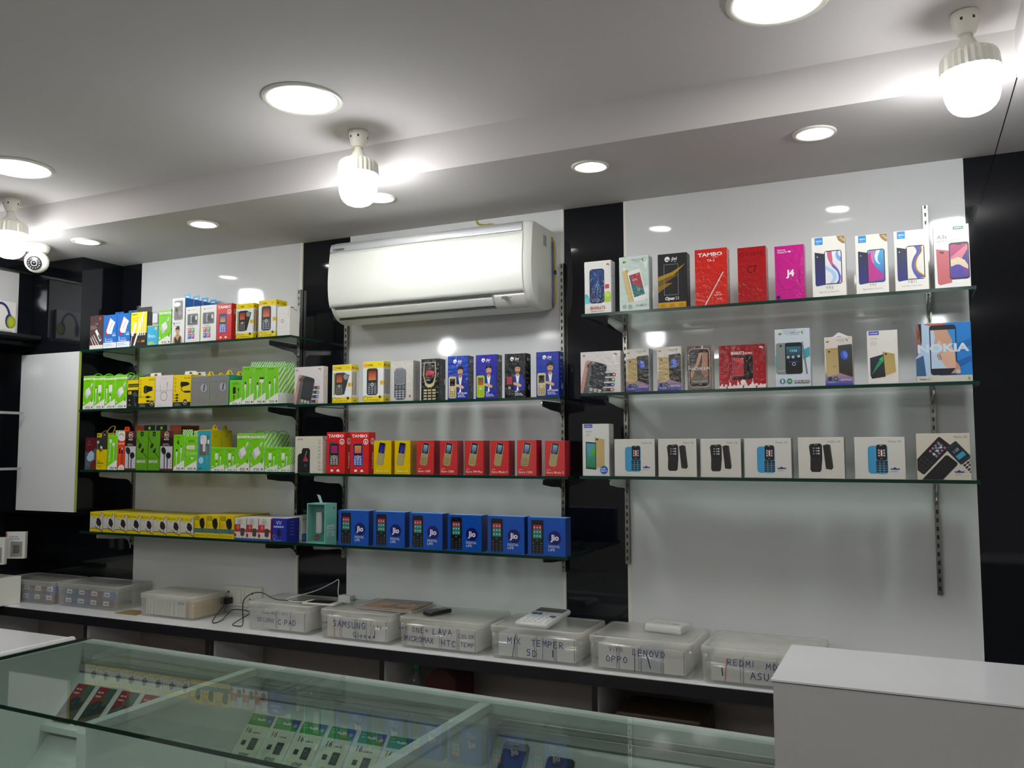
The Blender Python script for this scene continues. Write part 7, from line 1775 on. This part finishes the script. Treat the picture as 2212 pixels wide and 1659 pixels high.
# ------------------------------------------------------------------ white counters beside the glass one
t = thing('white_cabinet', (-.260, -1.229, 0), 'tall white laminated cabinet at the lower right with a glossy top', 'cabinet')
m = MB(); m.box(.0, 1.6, .004, .324, 0, 1.1445, 'counter_matte'); m.build('cabinet_body', t)
m = MB(); m.box(-.004, 1.6, .0, .328, 1.145, 1.149, 'counter', ch=.0006); m.box(-.001, 1.6, .002, .326, 1.1435, 1.145, 'black'); m.build('glossy_top', t)
t = thing('side_counter', (-3.375, -1.163, 0), 'white topped counter at the lower left edge beside the glass counter', 'counter')
m = MB(); m.box(0, .665, -.31, .31, 0, .916, 'counter_matte'); m.build('counter_body', t)
m = MB(); m.box(-.0, .668, -.32, .322, .917, .936, 'counter', ch=.0015); m.box(.646, .662, -.32, .322, .936, .940, 'frame_paint'); m.build('counter_top', t)

# ------------------------------------------------------------------ left side wall: box, shelves, packs
t = None
m = MB()
m.box(-.02, .0, -.26, 0, 0, .152, 'card', 'D2CCC6', .001)
art = R(0, 0, 260, 152, 'D6D0CA') + XF(PG([(40 + 50 * cos(radians(a)), 60 + 78 * sin(radians(a))) for a in range(0, 181, 12)] + [(40 + 38 * cos(radians(a)), 60 + 66 * sin(radians(a))) for a in range(180, -1, -12)], '20306A') + EL(82, 52, 20, 34, '20306A') + EL(92, 48, 22, 30, '8A9A1A') + EL(92, 48, 14, 20, 'A8B02A') + EL(-4, 52, 12, 34, '20306A'), 146, 8) + TX('EXTRA', 20, 112, 14, '3A3A3A') + TX('BASS', 20, 90, 14, '3A3A3A') + TX('300', 20, 68, 14, '3A3A3A') + TX('headphone', 166, 8, 11, '4A4A4A', w=76)
art = CL(art, 1, 1, 259, 151)
put(m, art, 'card', lambda u, v, o: (o, -.26 + (260 - u) / 1000 * 0 + u / 1000, v / 1000))
o = m.build('headphone_box', loc=(-3.826, -.336, 2.146))
tag(o, 'white box picturing navy and yellow headphones on the left side wall', 'headphone box')
m = MB(); m.box(XL + .21 - .02, -3.76, -1.4, -.25, 2.130, 2.145, 'black'); tag(m.build('wall_ledge', origin=(-3.8, -.8, 2.13)), 'black ledge on the left side wall carrying the headphone box', 'ledge')
for z, lb in ((1.782, 'upper'), (1.518, 'lower')):
    m = MB()
    m.box(XL, -3.852, -1.6, -.262, z - .010, z, 'glass')
    m.box(-3.852, -3.850, -1.6, -.262, z - .011, z + .001, 'bracket')
    o = m.build('glass_shelf', origin=(-3.95, -.8, z)); tag(o, '%s short glass shelf on the left side wall' % lb, 'glass shelf', 'glass shelves on the left side wall')
for i, (x, y, z, lb) in enumerate(((-3.86, -.262, 1.090, 'white hanging accessory pack with pink edge at the left picture edge'), (-3.885, -.345, 1.070, 'white hanging accessory pack nearest the left picture edge'))):
    m = MB(); m.box(-.045, .045, -.012, .012, 0, .125, 'card', 'D2D0C8', .002)
    put(m, R(-44, 2, -38, 122, 'B02A4A') + RR(6, 44, 54, 72, 4, '8A8A80') + RR(6, 44, 30, 40, 3, '5A5A56') + LINES(-30, 100, 56, 2, 10, 4, '5A8AB0'), 'card', lambda u, v, o: (u / 1000, -.012 - o, v / 1000))
    o = m.build('accessory_pack', loc=(x, y, z), rz=.5); tag(o, lb, 'accessory pack', 'hanging accessory packs at the left')
    m = MB(); m.tube([(0, .012, .118), (0, .03, .126), (0, .075 if i == 0 else .09, .128)], .0015, 'steel'); m.build('hook', o)
m = MB(); m.box(XL + .003, -3.850, -.60, -.238, BZ + .0005, 1.006, 'cream', ch=.002); tag(m.build('cream_case', origin=(-3.95, -.42, BZ)), 'cream case on the worktop at the far left edge', 'case')
